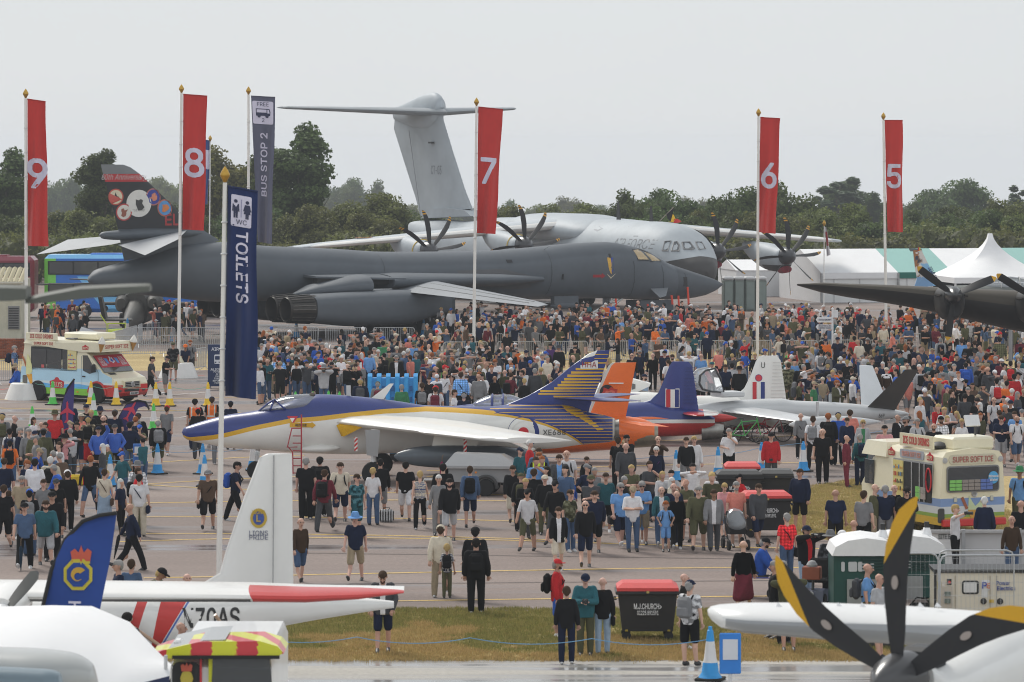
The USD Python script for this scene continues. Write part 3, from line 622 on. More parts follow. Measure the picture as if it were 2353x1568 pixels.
# nacelles: two engines side by side under each wing root
for s in (-1,1):
 yc = s * 4.0; X = lambda px,dy=0.0: b1.inv(px,700,yc if s < 0 else -4.0)[0]
 x0,x1 = X(697),X(985)
 zt = b1.inv(800,676,-4.0)[1]; zb = b1.inv(800,742,-4.0)[1]
 st = A([[x0,0,1.62,.78,.78],[x0 + 1.2,0,1.75,.85,.9],[x0 + 3,0,1.75,.92,1.05],[x0 + 6,0,1.72,.95,1.05],[x0 + 9,.05,1.65,.9,.85],[x1 + .6,.15,1.55,.75,.62]]); st = smooth_st(st,5)
 zc = (zt + zb) / 2 + .05; st[:,1] += zc
 nm = fuse(st,30,GR,3.4); nm.move((0,yc,0))
 put(t,'engine_nacelle',nm,M_matt,50)
 put(t,'intake',box(.5,2.6,1.0,(x1 + .45,yc,zc - .35),(0.01,) * 3),M_matt)
 for e in (-.8,.8):
  pr = [(.02,x0 - .6),(.42,x0 - .62),(.62,x0 - 1.55),(.66,x0 - 1.62),(.72,x0 - 1.5),(.8,x0 - .1),(.79,x0 + .2)]
  nz = lathe([(r,z) for r,z in pr],26,(0.05,0.046,0.042),'x').move((0,yc + e,zc))
  put(t,'jet_nozzle',nz,M_bare,30)
  for k in range(22):
   a = 2 * math.pi * k / 22; put(t,'nozzle_petal_seam',tube([(x0 - 1.5,yc + e + .735 * math.cos(a),zc + .735 * math.sin(a)),(x0 - .1,yc + e + .81 * math.cos(a),zc + .81 * math.sin(a))],.028,4,(0.16,0.145,0.13) if k % 3 else (0.02,) * 3),M_bare)
 fa = st[:,:].copy()
 put(t,'nacelle_fairing',fuse([[x0 - .3,zc + .75,.05,.05,.05],[x0 + 1.0,zc + .95,1.0,.35,.3],[x0 + 3,zc + 1.1,1.4,.62,.4],[x0 + 4.2,zc + 1.15,1.5,.68,.4]],20,GR,2.3).move((0,s * 3.2,0)),M_matt,50)
# wing glove with the open slot, and the spread wings
for s in (-1,1):
 g0,g1 = b1.inv(720,640,-3)[0],b1.inv(905,640,-3)[0]; zg = b1.inv(800,633,-3.2)[1]
 put(t,'glove_roof',hull([(g0,s * 1.6,zg + .05),(g0,s * 3.3,zg - .02),(g1 + .5,s * 1.6,zg + .05),(g1 + .3,s * 3.9,zg - .2),(g0,s * 1.6,zg - .1),(g0,s * 3.3,zg - .12),(g1,s * 3.9,zg - .3),(g1,s * 1.6,zg - .1)],GR),M_matt)
 put(t,'glove_seal',box(g1 - g0 - .2,.5,.42,((g0 + g1) / 2,s * 3.05,zg - .55),(0.018,) * 3),M_rubber); put(t,'glove_seal',box(3.0,.5,.16,(g1 - 2.0,s * 3.4,zg - .95),(0.55,0.56,0.56)),M_matt)
 put(t,'glove_floor',box(g1 - g0 + .2,2.2,.3,((g0 + g1) / 2,s * 2.6,zg - 1.3),(0.02,) * 3),M_matt)
 gx2 = b1.inv(1150,650,-2)[0]
 put(t,'glove',fuse([[gx2 + 3,zg - .5,.2,.15,.15],[gx2,zg - .45,1.2,.3,.4],[g1 + .5,zg - .35,2.0,.42,.55],[g1 - .5,zg - .4,2.1,.42,.5]],22,GR,2.2).move((0,s * 1.9,0)),M_matt,50)
 # traced wing: leading edge root, tip; trailing edge
 yr,yt = -3.2,-20.4
 lr,lt = b1.inv(1000,647,yr),b1.inv(1268,699,yt); tr,tt = b1.inv(905,668,yr),b1.inv(1236,705,yt)
 out = []
 for u in np.linspace(0,1,9):
  q = 1 - (1 - u) ** 1.0; l = A(lr) * (1 - q) + A(lt) * q; r_ = A(tr) * (1 - q) + A(tt) * q
  if u > .97: l = l * .75 + r_ * .25
  y = yr + (yt - yr) * u; f = airfoil(9,.1 - .02 * u); ch = l[0] - r_[0]
  out.append(np.stack([l[0] - f[:,0] * ch,np.full(len(f),y),l[1] + f[:,0] * (r_[1] - l[1]) + f[:,1] * ch],-1))
 wm = loft(A(out),True,GR2)
 if s > 0: wm = wm.mirror()
 w_ = put(t,'wing',wm,M_matt,40)
 for u in (.3,.62):
  pts_ = []
  for q in np.linspace(.06,.9,10):
   l = A(lr) * (1 - q) + A(lt) * q; r_ = A(tr) * (1 - q) + A(tt) * q; ch = l[0] - r_[0]
   pts_.append((l[0] - u * ch,(yr + (yt - yr) * q) * (-s),l[1] + u * (r_[1] - l[1]) + (.035 if u < .5 else .028) * ch * 1.35))
  put(w_,'panel_seam',tube(pts_,.02,4,(0.06,0.065,0.07)),M_matt)
# fin, bullet, tailplanes
fn = fin_from(b1,[(505,553),(470,531),(410,485),(320,399),(300,385),(285,379)],[(285,600),(271,526),(262,490),(238,405),(233,385),(232,378)],[.5,.42,.36,.26,.2,.1],(0.022,0.023,0.026))
zl = lambda py: b1.inv(300,py)[1]
paint(fn,lambda v: v[:,2] - zl(401),(0.16,0.17,0.18)); paint(fn,[lambda v: v[:,2] - zl(418),lambda v: zl(400) - v[:,2]],(0.4,0.03,0.035)); paint(fn,lambda v: zl(527) - v[:,2],GR)
fp = put(t,'fin',fn,M_matt,40)
put(t,'fin_bullet',body_from(b1,[(228,541),(234,534),(265,530),(340,524),(430,525),(470,533)],[(228,541),(236,549),(270,552),(340,551),(430,547),(470,537)],[(228,.05),(240,.34),(300,.5),(420,.45),(470,.05)],GR,n=20,k=2),M_matt,50)
for s in (-1,1):
 pr = [(430,529),(408,551),(333,587),(271,563)]; ys = [-.4,-6.6,-6.6,-.4]
 q = [b1.inv(px,py,y) for (px,py),y in zip(pr,ys)]
 top = A([(x,-s * y * -1 if s > 0 else y,z) for (x,z),y in zip(q,ys)]); top[:,1] = A(ys) * (-s) * (1 if s < 0 else 1)
 top[:,1] = np.abs(ys) * s
 if s > 0: top[:,2] = top[:,2] - A([0,.25,.25,.0])
 cen = top.mean(0); mid = top * .35 + cen * .65
 put(t,'tailplane',hull(np.vstack([top,mid + [0,0,.11],mid - [0,0,.11]]),(0.3,0.315,0.33)),M_matt,25)
RED = (0.32,0.03,0.03)
lettering(b1,fp,'80th Anniversary',287,408.5,.30,(0.45,0.38,0.38),-.2,fn,width=2.75,slant=.25); lettering(b1,fp,'EL',398,505,.62,RED,-.3,fn,bold=True)
for (qx,qy),r,c0,c1,c2 in (((1001,1045),.46,(0.45,0.08,0.06),(0.6,0.55,0.4),(0.02,0.02,0.02)),((1070,1175),.48,(0.4,0.05,0.05),(0.6,0.57,0.52),(0.25,0.08,0.05)),((1193,1100),.76,(0.62,0.61,0.58),(0.62,0.61,0.58),(0.04,0.04,0.04)),((1315,1044),.48,(0.35,0.12,0.12),(0.03,0.04,0.25),(0.55,0.2,0.12)),((1413,1138),.48,(0.4,0.12,0.08),(0.08,0.25,0.5),(0.55,0.18,0.05))):
 x,z = b1.inv(qx * .2686,172.4 + qy * .2686,-.2)
 bd = put(fp,'badge',to_side(prism([(x + r * math.cos(a),z + r * math.sin(a)) for a in np.linspace(0,6.28,25)[:-1]],.004,c0,'xz'),fn,-1,.006),M_plastic)
 m = prism([(x + r * .84 * math.cos(a),z + r * .84 * math.sin(a)) for a in np.linspace(0,6.28,25)[:-1]],.004,c1,'xz')
 put(fp,'badge_field',to_side(m,fn,-1,.010),M_plastic)
 rr = np.random.default_rng(int(qx)); g = [(x + r * .5 * k * math.cos(a),z + r * .5 * k * math.sin(a)) for a,k in zip(np.linspace(0,6.28,12)[:-1],rr.uniform(.35,1.25,11))]
 put(fp,'badge_emblem',to_side(prism(g,.004,c2,'xz'),fn,-1,.014),M_plastic)
lettering(b1,fp,'U.S.S. HORNET',1193 * .2686,172.4 + 1157 * .2686,.13,(0.03,) * 3,-.2,fn,width=.75)
# red streamers hanging from the nose, ladder under the forward belly
for qx,y0,y1 in ((1605,960,1115),(1525,1035,1170),(1467,1030,1110),(1175,1105,1180),(1263,1105,1185),(990,1060,1225)):
 x,z = b1.inv(1149 + qx * .2686,402 + y0 * .2686,-1.2); x2,z2 = b1.inv(1149 + (qx + 8) * .2686,402 + y1 * .2686,-1.2)
 put(t,'streamer',hull([(x - .07,-1.2,z),(x + .07,-1.2,z),(x2 - .08,-1.22,z2),(x2 + .08,-1.22,z2),(x2,-1.25,z2),(x,-1.22,z)],(0.6,0.06,0.03)),M_flag)
xa,za = b1.inv(1460 - 40,688,-.8); xb,zb_ = b1.inv(1345,735,-2.5)
lad = Mesh()
for o in (-.3,.3): lad.add(tube([(xa + o,-.8,za),(xb + o,-2.5,max(zb_,.1))],.06,6,(0.55,0.55,0.53)))
for k in range(9):
 u = (k + .5) / 9; p = A([xa,-.8,za]) * (1 - u) + A([xb,-2.5,max(zb_,.1)]) * u; lad.add(tube([p - [.3,0,0],p + [.3,0,0]],.035,5,(0.5,0.5,0.48)))
put(t,'boarding_ladder',lad,M_metal)
px0,pz0 = b1.inv(1149 + 430 * .2686,402 + 1040 * .2686,-1.2); px1,pz1 = b1.inv(1149 + 690 * .2686,402 + 1115 * .2686,-1.4)
put(t,'sensor_pylon',box(px1 - px0 - .3,.4,.45,((px0 + px1) / 2,-1.2,pz0 - .45),GR),M_matt); put(t,'sensor_pod',fuse([[px0,pz1,.05,.05,.05],[px0 + .3,pz1,.24,.24,.24],[px1 - .3,pz1,.24,.24,.24],[px1,pz1,.08,.08,.08]],16,GR).move((0,-1.2,0)),M_matt,40)
for s in (-1,1):
 xg = b1.inv(905,690)[0]
 put(t,'main_gear',tube([(xg,s * 2.0,2.6),(xg,s * 2.2,.6)],.22,10,(0.3,0.3,0.3)),M_paint)
 for k in (-.65,.65):
  for j in (-.3,.3):
   w_,h_ = wheel(.56,.36); put(t,'wheel',merge(w_,h_).move((xg + k,s * 2.2 + j,.56)),M_rubber,40)
# ---------------------------------------------------------------- four engined turboprop transport
tr = Craft(-63,(1643,620),22.75,(944,513),-21.95)
LG,LG2,WH = (0.36,0.395,0.42),(0.42,0.455,0.48),(0.72,0.71,0.68)
t = tr.thing('transport_plane','pale grey four propeller transport with tall T shaped tail')
zt = lambda px,py: tr.inv(px,py)[1]
st = [[-21.9,zt(944,513) - .1,.05,.05,.05],[-21.6,zt(948,512) - .3,.4,.35,.4],[-19.5,4.6,1.0,.95,.9],[-16,4.3,1.7,1.35,1.6],[-11,3.8,2.6,1.85,2.3],[-6,3.7,2.82,2.3,2.4],[8,3.75,2.82,2.35,2.4],[13,3.75,2.82,2.3,2.5],[16.5,3.85,2.75,2.15,2.5],[18.2,3.75,2.45,1.95,2.35],[19.6,3.5,1.95,1.4,2.0],[20.8,3.2,1.3,.8,1.4],[21.5,3.05,.7,.42,.8],[21.75,2.95,.05,.05,.05]]
for q in st[2:]: q[1] -= .1
fz = fuse(smooth_st(st,6),40,LG,2.15)
paint(fz,[lambda v: v[:,0] - 19.3,lambda v: 3.65 - .12 * np.abs(v[:,1]) - v[:,2] + (v[:,0] - 19.3) * .12],(0.045,0.043,0.042))
put(t,'fuselage',fz,M_matt,50)
put(t,'wing_fairing',fuse(smooth_st([[-5.5,4.9,.3,.2,.2],[-3.5,5.0,2.0,.7,.6],[0,5.2,3.1,1.1,1.0],[5,5.2,3.2,1.1,1.0],[8.5,5.0,2.6,.9,.7],[10.5,4.8,1.2,.3,.3]],5),28,LG,2.3),M_matt,50)
for s in (-1,1): put(t,'wheel_fairing',fuse(smooth_st([[-7,2.0,.1,.1,.1],[-5.5,1.8,.7,.7,.7],[0,1.7,.95,.9,.95],[4,1.75,.8,.8,.8],[6,1.9,.1,.1,.1]],4),18,LG,2.3).move((0,s * 2.7,0)),M_matt,50)
# cockpit windows: follow the skin
tf = trimesh.Trimesh(fz.v,fz.f,process=False)
def glass_on(px_poly,name='cockpit_window',mat=None,c=(.05,.05,.06),push=.025):
 """casts the traced outline from the nose quarter on to the skin"""
 pts = []
 o0 = R('z',-tr.hd) @ (A([0,0,HC]) - A([tr.X,tr.Y,0]))
 for px,py in px_poly:
  w = P(px,py,300.0) - A([0,0,HC]); d = R('z',-tr.hd) @ (w / np.linalg.norm(w))
  loc,_,_ = tf.ray.intersects_location([o0],[d],multiple_hits=False)
  if len(loc): pts.append(loc[0] - d * push)
 if len(pts) < 3: print('miss',name,px_poly[0]); return t,np.zeros((3,3))
 pts = A(pts); cen = pts.mean(0); n_ = len(pts)
 m = Mesh(np.vstack([pts,cen]),[(i,(i + 1) % n_,n_) for i in range(n_)],c)
 fn = np.cross(pts[1] - pts[0],cen - pts[0])
 m2 = m.copy(); m2.v = m.v - (o0 - cen) / np.linalg.norm(o0 - cen) * .04; m2.f = m2.f[:,::-1]
 if fn @ (o0 - cen) < 0: m.f,m2.f = m.f[:,::-1],m2.f[:,::-1]
 return put(t,name,merge(m,m2),mat or M_dark_glass),pts
Z3 = lambda l: [(1149 + a * .2686,402 + b * .2686) for a,b in l]
for q in ([(1388,650),(1410,570),(1462,566),(1435,652)],[(1466,652),(1490,575),(1515,572),(1534,600),(1530,653)],[(1556,578),(1625,574),(1665,630),(1640,640),(1572,636)],[(1672,576),(1725,576),(1758,632),(1700,640)]):
 p_,pts = glass_on(Z3(q))
 if pts.any(): put(p_,'window_frame',tube(np.vstack([pts,pts[:1]]),.045,5,(0.2,0.2,0.2)),M_plastic)
for q in ([(700,430),(702,395),(650,360),(648,365),(698,400)],[(866,570),(1100,440),(1104,444),(870,576)],[(560,528),(660,520),(700,420),(704,424),(664,526),(560,533)],[(800,470),(850,440),(880,460),(830,485)],[(1140,520),(1180,520),(1180,530),(1140,530)]):
 glass_on(Z3(q),'skin_panel',M_matt,(0.22,0.24,0.26),.02)
for q in ([(1015,392),(1018,345),(1030,345),(1032,396)],[(1296,430),(1300,380),(1310,380),(1318,430)]):
 x,z = tr.inv(*Z3(q)[0]); put(t,'blade_aerial',hull([(x - .25,-.04,z),(x + .25,-.04,z),(x - .2,0,z + 1.25),(x + .05,0,z + 1.25),(x - .25,.04,z),(x + .25,.04,z)],DK),M_matt)
lettering(tr,t,'AIR FORCE',1149 + 1095 * .2686,402 + 590 * .2686,.62,(0.2,0.21,0.22),-2.8,fz,width=4.4)
for s in (-1,1):
 lr,lt = tr.inv(1275,516,-3.0),tr.inv(651,568.5,-20.9)
 lr,lt = (lr[0] - .2,lr[1] - .1),((lt[0] + 2.4) / 1.0,lt[1])
 secs = []
 for u in np.linspace(0,1,10):
  y = -3.0 - 17.9 * u; ch = 5.6 - 3.0 * u; ch = ch if u < .98 else ch * .6
  secs.append((lr[0] + (lt[0] - lr[0]) * u - (0 if u < .98 else .6),y,lr[1] + (lt[1] - lr[1]) * u,ch,.15 - .03 * u))
 secs.insert(0,(lr[0] + .6,0,lr[1] + .15,6.2,.16))
 wm = wing(secs,11,LG2); paint(wm,lambda v: .32 - (np.interp(-v[:,1],[0,3,20.9],[lr[0] + .6,lr[0],lt[0]]) - v[:,0]),WH)
 if s > 0: wm = wm.mirror()
 put(t,'wing',wm,M_matt,40)
 for (hx,hy),yy in ((((1207,564),-7.3),((989,576),-13.2)) if s < 0 else (((1651,578),7.3),((1812,589),13.2))):
  x,z = tr.inv(hx,hy,yy)
  nm = fuse(smooth_st([[x - 6.0,z + .55,.15,.3,.2],[x - 4.5,z + .3,.55,.62,.7],[x - 2.2,z,.82,.8,1.05],[x - .7,z - .1,.72,.66,.95],[x - .35,z,.62,.62,.68]],5),22,LG,2.2).move((0,yy,0))
  paint(nm,[lambda v: z - .62 - v[:,2],lambda v: v[:,0] - x + 2.4],(0.05,0.05,0.052))
  e_ = put(t,'engine_nacelle',nm,M_matt,50)
  put(e_,'air_intake',fuse([[x - .9,z - .95,.35,.2,.25],[x - .25,z - .9,.42,.24,.24],[x - .22,z - .9,.3,.16,.16]],14,(0.3,0.03,0.05)).move((0,yy,0)),M_matt,40)
  if s < 0: put(e_,'yellow_band',tube([(x - 1.1,yy + .79 * math.cos(a),z - .1 + .8 * math.sin(a)) for a in np.linspace(-.2,3.3,12)],.035,5,(0.55,0.38,0.05)),M_plastic)
  sp = lathe([(.02,.62),(.2,.56),(.42,.32),(.55,0),(.6,-.35),(.02,-.36)],20,(0.03,0.03,0.033),'x').move((x,yy,z))
  pr = put(t,'propeller',sp,M_paint,40)
  for k in range(8):
   sec = []
   for rr,sw,ch,tw in ((.45,0,.26,60),(.9,.03,.36,66),(1.4,.06,.40,60),(1.9,.03,.38,56),(2.3,-.05,.31,54),(2.55,-.14,.22,52),(2.66,-.2,.1,50)):
    a = airfoil(6,.1); xx = (a[:,0] - .5) * ch + sw; zz = a[:,1] * ch; ct,sn = math.cos(math.radians(tw)),math.sin(math.radians(tw))
    sec.append(np.stack([zz * ct + xx * sn,xx * ct - zz * sn,np.full(len(xx),rr)],-1))
   bl = loft(A(sec),True,(0.022,0.022,0.024)); [paint(bl,[lambda v: v[:,2] - q0,lambda v: q0 + .09 - v[:,2]],(0.6,0.3,0.03)) for q0 in (2.38,2.54)]
   if s < 0: pass
   bl.rot('x',45 * k + {-7.3: 6,-13.2: 8,7.3: 7,13.2: 3}[yy]).move((x,yy,z)); put(pr,'blade',bl,M_matt,40)
 hs = [(-16.0,0,13.35,5.0,.12),(tr.inv(995,257,-.6)[0],-.6,tr.inv(995,257,-.6)[1],4.6,.13)]; tip = tr.inv(1179,254,9.4)
 lt2 = tip[0] + .3
 hs.append((lt2 + .5,-9.2,tip[1] + .12,2.0,.11)); hs.append((lt2,-9.5,tip[1] + .12,1.3,.1))
 hm = wing(hs,9,(0.24,0.265,0.285))
 put(t,'tailplane',hm if s < 0 else hm.mirror(),M_matt,40)
fn = fin_from(tr,[(1086,480),(1070,440),(1040,345),(1020,278),(1017,256)],[(966,497),(955,455),(928,370),(905,296),(908,262)],[.75,.68,.55,.5,.5],LG)
fp = put(t,'fin',fn,M_matt,40)
a_,b_ = tr.inv(966,450),tr.inv(935,300)
put(fp,'rudder_gap',tube([(a_[0] + .9,-.33,a_[1] - 2),(b_[0] + .9,-.26,b_[1])],.02,5,(0.2,0.21,0.22)),M_matt)
bl = body_from(tr,[(906,248),(935,237),(965,222),(985,215),(999,213),(1010,222),(1016,245)],[(906,275),(930,285),(965,298),(985,298),(1000,290),(1012,268),(1016,248)],[(906,.12),(940,.5),(985,.72),(1010,.5),(1016,.1)],LG,n=22,k=2)
put(fp,'tail_bullet',bl,M_matt,50)
put(fp,'fin_root_fairing',hull([(*tr.inv(999,481),0)[0:1] + (.5,tr.inv(999,481)[1])] + [(tr.inv(*q)[0],y,tr.inv(*q)[1]) for q in ((999,481),(1085,484),(1100,497),(985,502),(1040,478)) for y in (-.6,.6)],LG),M_matt)
lettering(tr,fp,'CT-03',999,391,.62,(0.17,0.18,0.19),-.4,fn,width=1.75)
x,z = tr.inv(994,330,-.3); put(fp,'drain_mast',box(.5,.25,.12,(x,-.42,z),(0.05,) * 3),M_matt)
x,y = 3.6,-15.8
rd = Mesh()
for r_,c_,o in ((.62,(0.4,0.05,0.03),0),(.42,(0.6,0.42,0.05),.006),(.2,(0.04,) * 3,.012)): rd.add(prism([(r_ * math.cos(a),r_ * math.sin(a)) for a in np.linspace(0,6.28,21)[:-1]],.005,c_).move((0,0,o)))
u = (15.8 - 3) / 17.9; put(t,'roundel',rd.rot('y',0).move((lr[0] + (lt[0] - lr[0]) * u - 1.3,-15.8,lr[1] + (lt[1] - lr[1]) * u + .26)),M_plastic)
for s in (-1,1):
 for k in range(3):
  w_,h_ = wheel(.6,.4); put(t,'wheel',merge(w_,h_).move((-2.2 + k * 1.6,s * 2.6,.6)),M_rubber,40)
w_,h_ = wheel(.45,.35); put(t,'wheel',merge(w_,h_).move((16.5,0,.45)),M_rubber,40); put(t,'nose_gear',tube([(16.5,0,1.4),(16.5,0,.45)],.14,8,(0.5,) * 3),M_paint)
# hatch flag: black, yellow, red
x,z = tr.inv(1515,518); pz = tr.inv(1540,485)
f = thing('national_flag','black yellow and red flag stuck in the transport roof hatch','flag',(tr.X + x * tr.c,tr.Y + x * tr.s,z + .22))
sx = 9000 / tr.dist(x); q = lambda px,py: ((px - 1515) / sx,0.0,-(py - 518) / sx)
put(f,'stick',tube([q(1512,520),q(1548,484)],.03,6,(0.3,0.25,0.2)),M_plastic)
for c_,pl in (((0.015,) * 3,[(1531,501),(1548,485),(1546,500),(1541,518),(1535,511)]),((0.7,0.42,0.03),[(1546,500),(1549,503),(1552,512),(1547,519),(1536,519),(1541,517)]),((0.5,0.03,0.03),[(1549,511),(1557,511),(1566,517),(1560,520),(1547,521)])):
 p = A([q(*a) for a in pl]); m = prism(p[:,[0,2]],.02,c_,'xz'); m.v[:,1] += .15 * np.sin(m.v[:,0] * 5 + m.v[:,2] * 4); put(f,'cloth_band',m,M_flag)
# ---------------------------------------------------------------- blue, white and yellow jet
BL,YE,WT,OR,RD = (0.02,0.035,0.17),(0.62,0.35,0.02),(0.72,0.71,0.67),(0.72,0.14,0.02),(0.45,0.03,0.025)
hu = Craft(178,(418,993),7.1,(1414,990),-6.85)
ZA = lambda l: [(402 + a * .2686,775.6 + b * .2686) for a,b in l]
ZB = lambda l: [(976.6 + a * .2686,775.6 + b * .2686) for a,b in l]
t = hu.thing('blue_and_white_jet','blue and white jet with yellow cheat line and striped tail fin','aircraft')
top = ZA([(60,810),(75,775),(110,760),(200,728),(330,690),(450,662),(680,628),(850,590),(1000,545),(1210,487),(1300,488),(1500,500),(1900,545)]) + ZB([(0,580),(500,592),(900,560),(1200,575),(1400,640),(1560,672),(1640,702)])
bot = ZA([(60,810),(80,860),(130,882),(300,917),(450,945),(750,962),(1000,985),(1500,1000),(2000,985)]) + ZB([(100,990),(600,968),(1100,950),(1300,922),(1480,905),(1600,890),(1622,870)])
fz = body_from(hu,top,bot,[(418,.03),(425,.2),(456,.38),(523,.52),(600,.6),(720,.68),(850,.72),(1000,.72),(1150,.68),(1300,.52),(1400,.40),(1417,.36)],WT,n=44,k=7)
cl = hu.pts(ZA([(60,850),(130,872),(330,850),(450,828),(700,765),(1000,705),(1250,685),(1500,655),(1800,625),(2100,612)]) + ZB([(0,608),(250,618),(450,630),(700,652),(900,690),(1050,735),(1150,778),(1250,830),(1320,880),(1400,960),(1700,1200)]),-.0)
cl = cl[np.argsort(cl[:,0])]
line_z = lambda v: np.interp(v[:,0],cl[:,0],cl[:,1])
paint(fz,lambda v: v[:,2] - line_z(v) + .065,YE); paint(fz,lambda v: v[:,2] - line_z(v) - .0 - .07 * (v[:,0] > -3) - .01,BL)
zr = lambda py: hu.inv(1250,py)[1]
rows = [(145,1445,4),(180,1450,4),(218,1365,8),(270,1290,10),(300,1250,11),(328,1218,12),(357,1190,11),(383,1165,11),(408,1135,11),(435,1105,11),(458,985,9),(482,970,8),(505,1100,7),(530,920,3.5),(553,800,3.5),(577,720,3),(604,560,3),(634,640,3),(662,780,3),(690,890,3),(718,960,3),(742,1030,3),(768,1090,3),(797,1160,3),(822,1200,3),(850,1250,3),(880,1290,3),(905,1320,3)]
def stripes(m,side_fin):
 for zy,zx,w in rows:
  x0,z0 = hu.inv(976.6 + zx * .2686,775.6 + zy * .2686); ww = w * .2686 / 73.5
  if side_fin == (zy < 515):
   w_ = lambda v: ww * np.clip(1 - (x0 - v[:,0]) / (2.1 if zy < 520 else 9.0),.22,1)
   paint(m,[lambda v: v[:,2] - z0 + w_(v),lambda v: z0 + w_(v) - v[:,2],lambda v: x0 - v[:,0]] + ([] if zy < 515 else [lambda v: v[:,2] - line_z(v) - .05]),YE)
tailside = lambda v: np.minimum(hu.inv(1080,900)[0] - v[:,0],v[:,2] - line_z(v))
stripes(fz,False)
wed = [(1150,560,1290),(1170,590,1330),(1195,618,1340),(1230,640,1360),(1270,662,1400),(1320,685,1420),(1350,705,1440),(1385,726,1470),(1420,748,1490),(1450,775,1530)]
for a,b,c_ in wed:
 x0,z0 = hu.inv(976.6 + a * .2686,775.6 + b * .2686); x1,_ = hu.inv(976.6 + c_ * .2686,775.6 + b * .2686)
 paint(fz,inpoly([(x0,z0 + .035),(x0 - .1,z0 - .045),(x1,z0 - .03),(x1 + .05,z0 + .02)]),YE)
paint(fz,lambda v: hu.inv(1408,980)[0] - v[:,0],(0.5,0.48,0.44))
fp = put(t,'fuselage',fz,M_gloss,50)
x1 = hu.inv(1414,985)[0]; zc = hu.inv(1412,989)[1]
put(t,'jet_pipe',lathe([(.3,.5),(.34,.0),(.36,-.12),(.3,-.1),(.27,.3),(.02,.35)],24,(0.25,0.24,0.22),'x').move((x1,0,zc)),M_bare,40)
fn = fin_from(hu,ZB([(640,600),(880,500),(1080,385),(1240,255),(1400,140),(1470,113)]),ZB([(1400,640),(1415,575),(1455,480),(1510,340),(1555,200),(1578,110)]),[.22,.2,.17,.14,.11,.07],BL,n=13)
stripes(fn,True)
tipc = hu.inv(976.6 + 1445 * .2686,775.6 + 150 * .2686)
paint(fn,inpoly([hu.inv(*q) for q in ZB([(1255,205),(1470,90),(1475,112),(1445,165),(1300,194)])]),WT)
fi = put(t,'fin',fn,M_gloss,40)
x,z = hu.inv(*ZB([(1405,232)])[0]); put(fi,'letter_panel',to_side(prism(rrect(.56,.27,.01),.004,WT,'xz').move((x,0,z)),fn,1,.006),M_plastic)
def letters(parent,tgt,s,q,h,c,w=None,b=True,off=.010,name='lettering',cr=hu):
 x,z = cr.inv(*q); m = text(s,h,c,b,.006,True,w); m.v[:,0] *= -1; m.v[:,1] *= -1; m.move((x,0,z)); put(parent,name,to_side(m,tgt,1,off),M_plastic)
letters(fi,fn,'HHA',ZB([(1405,232)])[0],.18,(0.3,0.02,0.03),.46,False)
letters(fp,fz,'XE688',ZB([(1110,802)])[0],.17,(0.04,) * 3,.72,False)
def roundel(parent,tgt,q,cols,cr=hu,name='roundel'):
 x,z = cr.inv(*q)
 for k,(r,c) in enumerate(cols): put(parent,name,to_side(prism([(x + r * math.cos(a),z + r * math.sin(a)) for a in np.linspace(0,6.28,31)[:-1]],.003,c,'xz'),tgt,1,.006 + .004 * k),M_plastic)
roundel(fp,fz,ZB([(848,800)])[0],((.50,BL),(.365,WT),(.165,(0.55,0.02,0.03))))
# canopy and windscreen
x0,z0 = hu.inv(*ZA([(720,630)])[0]); x1_,_ = hu.inv(*ZA([(1215,560)])[0]); xb,zb = hu.inv(*ZA([(950,530)])[0])
cv = body_from(hu,ZA([(715,628),(790,565),(870,525),(950,500),(1040,488),(1140,483),(1195,490),(1212,530)]),ZA([(715,640),(800,645),(900,650),(1000,655),(1100,650),(1180,620),(1212,535)]),[(590,.12),(640,.4),(700,.5),(728,.3)],(.5,) * 3,n=26,k=3)
put(t,'canopy',cv,M_canopy,60)
for q in ([(858,528),(900,560),(945,600),(985,645)],[(715,632),(800,560),(860,526)],[(860,526),(830,600),(800,643)],[(985,645),(1100,648),(1180,615),(1208,540)],[(720,640),(860,650),(985,648)]):
 p = hu.pts(ZA(q)); put(t,'canopy_frame',to_side(tube([(a,0,b) for a,b in p],.03,5,BL),cv,1,.01),M_paint)
put(t,'ejection_seat',merge(box(.5,.45,.9,(xb - .6,0,zb - 1.0),(0.03,) * 3,.06),box(.18,.4,.42,(xb - .85,0,zb - .2),(0.12,0.1,0.08),.05)),M_cloth)
put(t,'canopy_interior',box(1.9,.7,.3,(xb - .1,0,zb - 1.05),(0.02,) * 3,.05),M_matt)
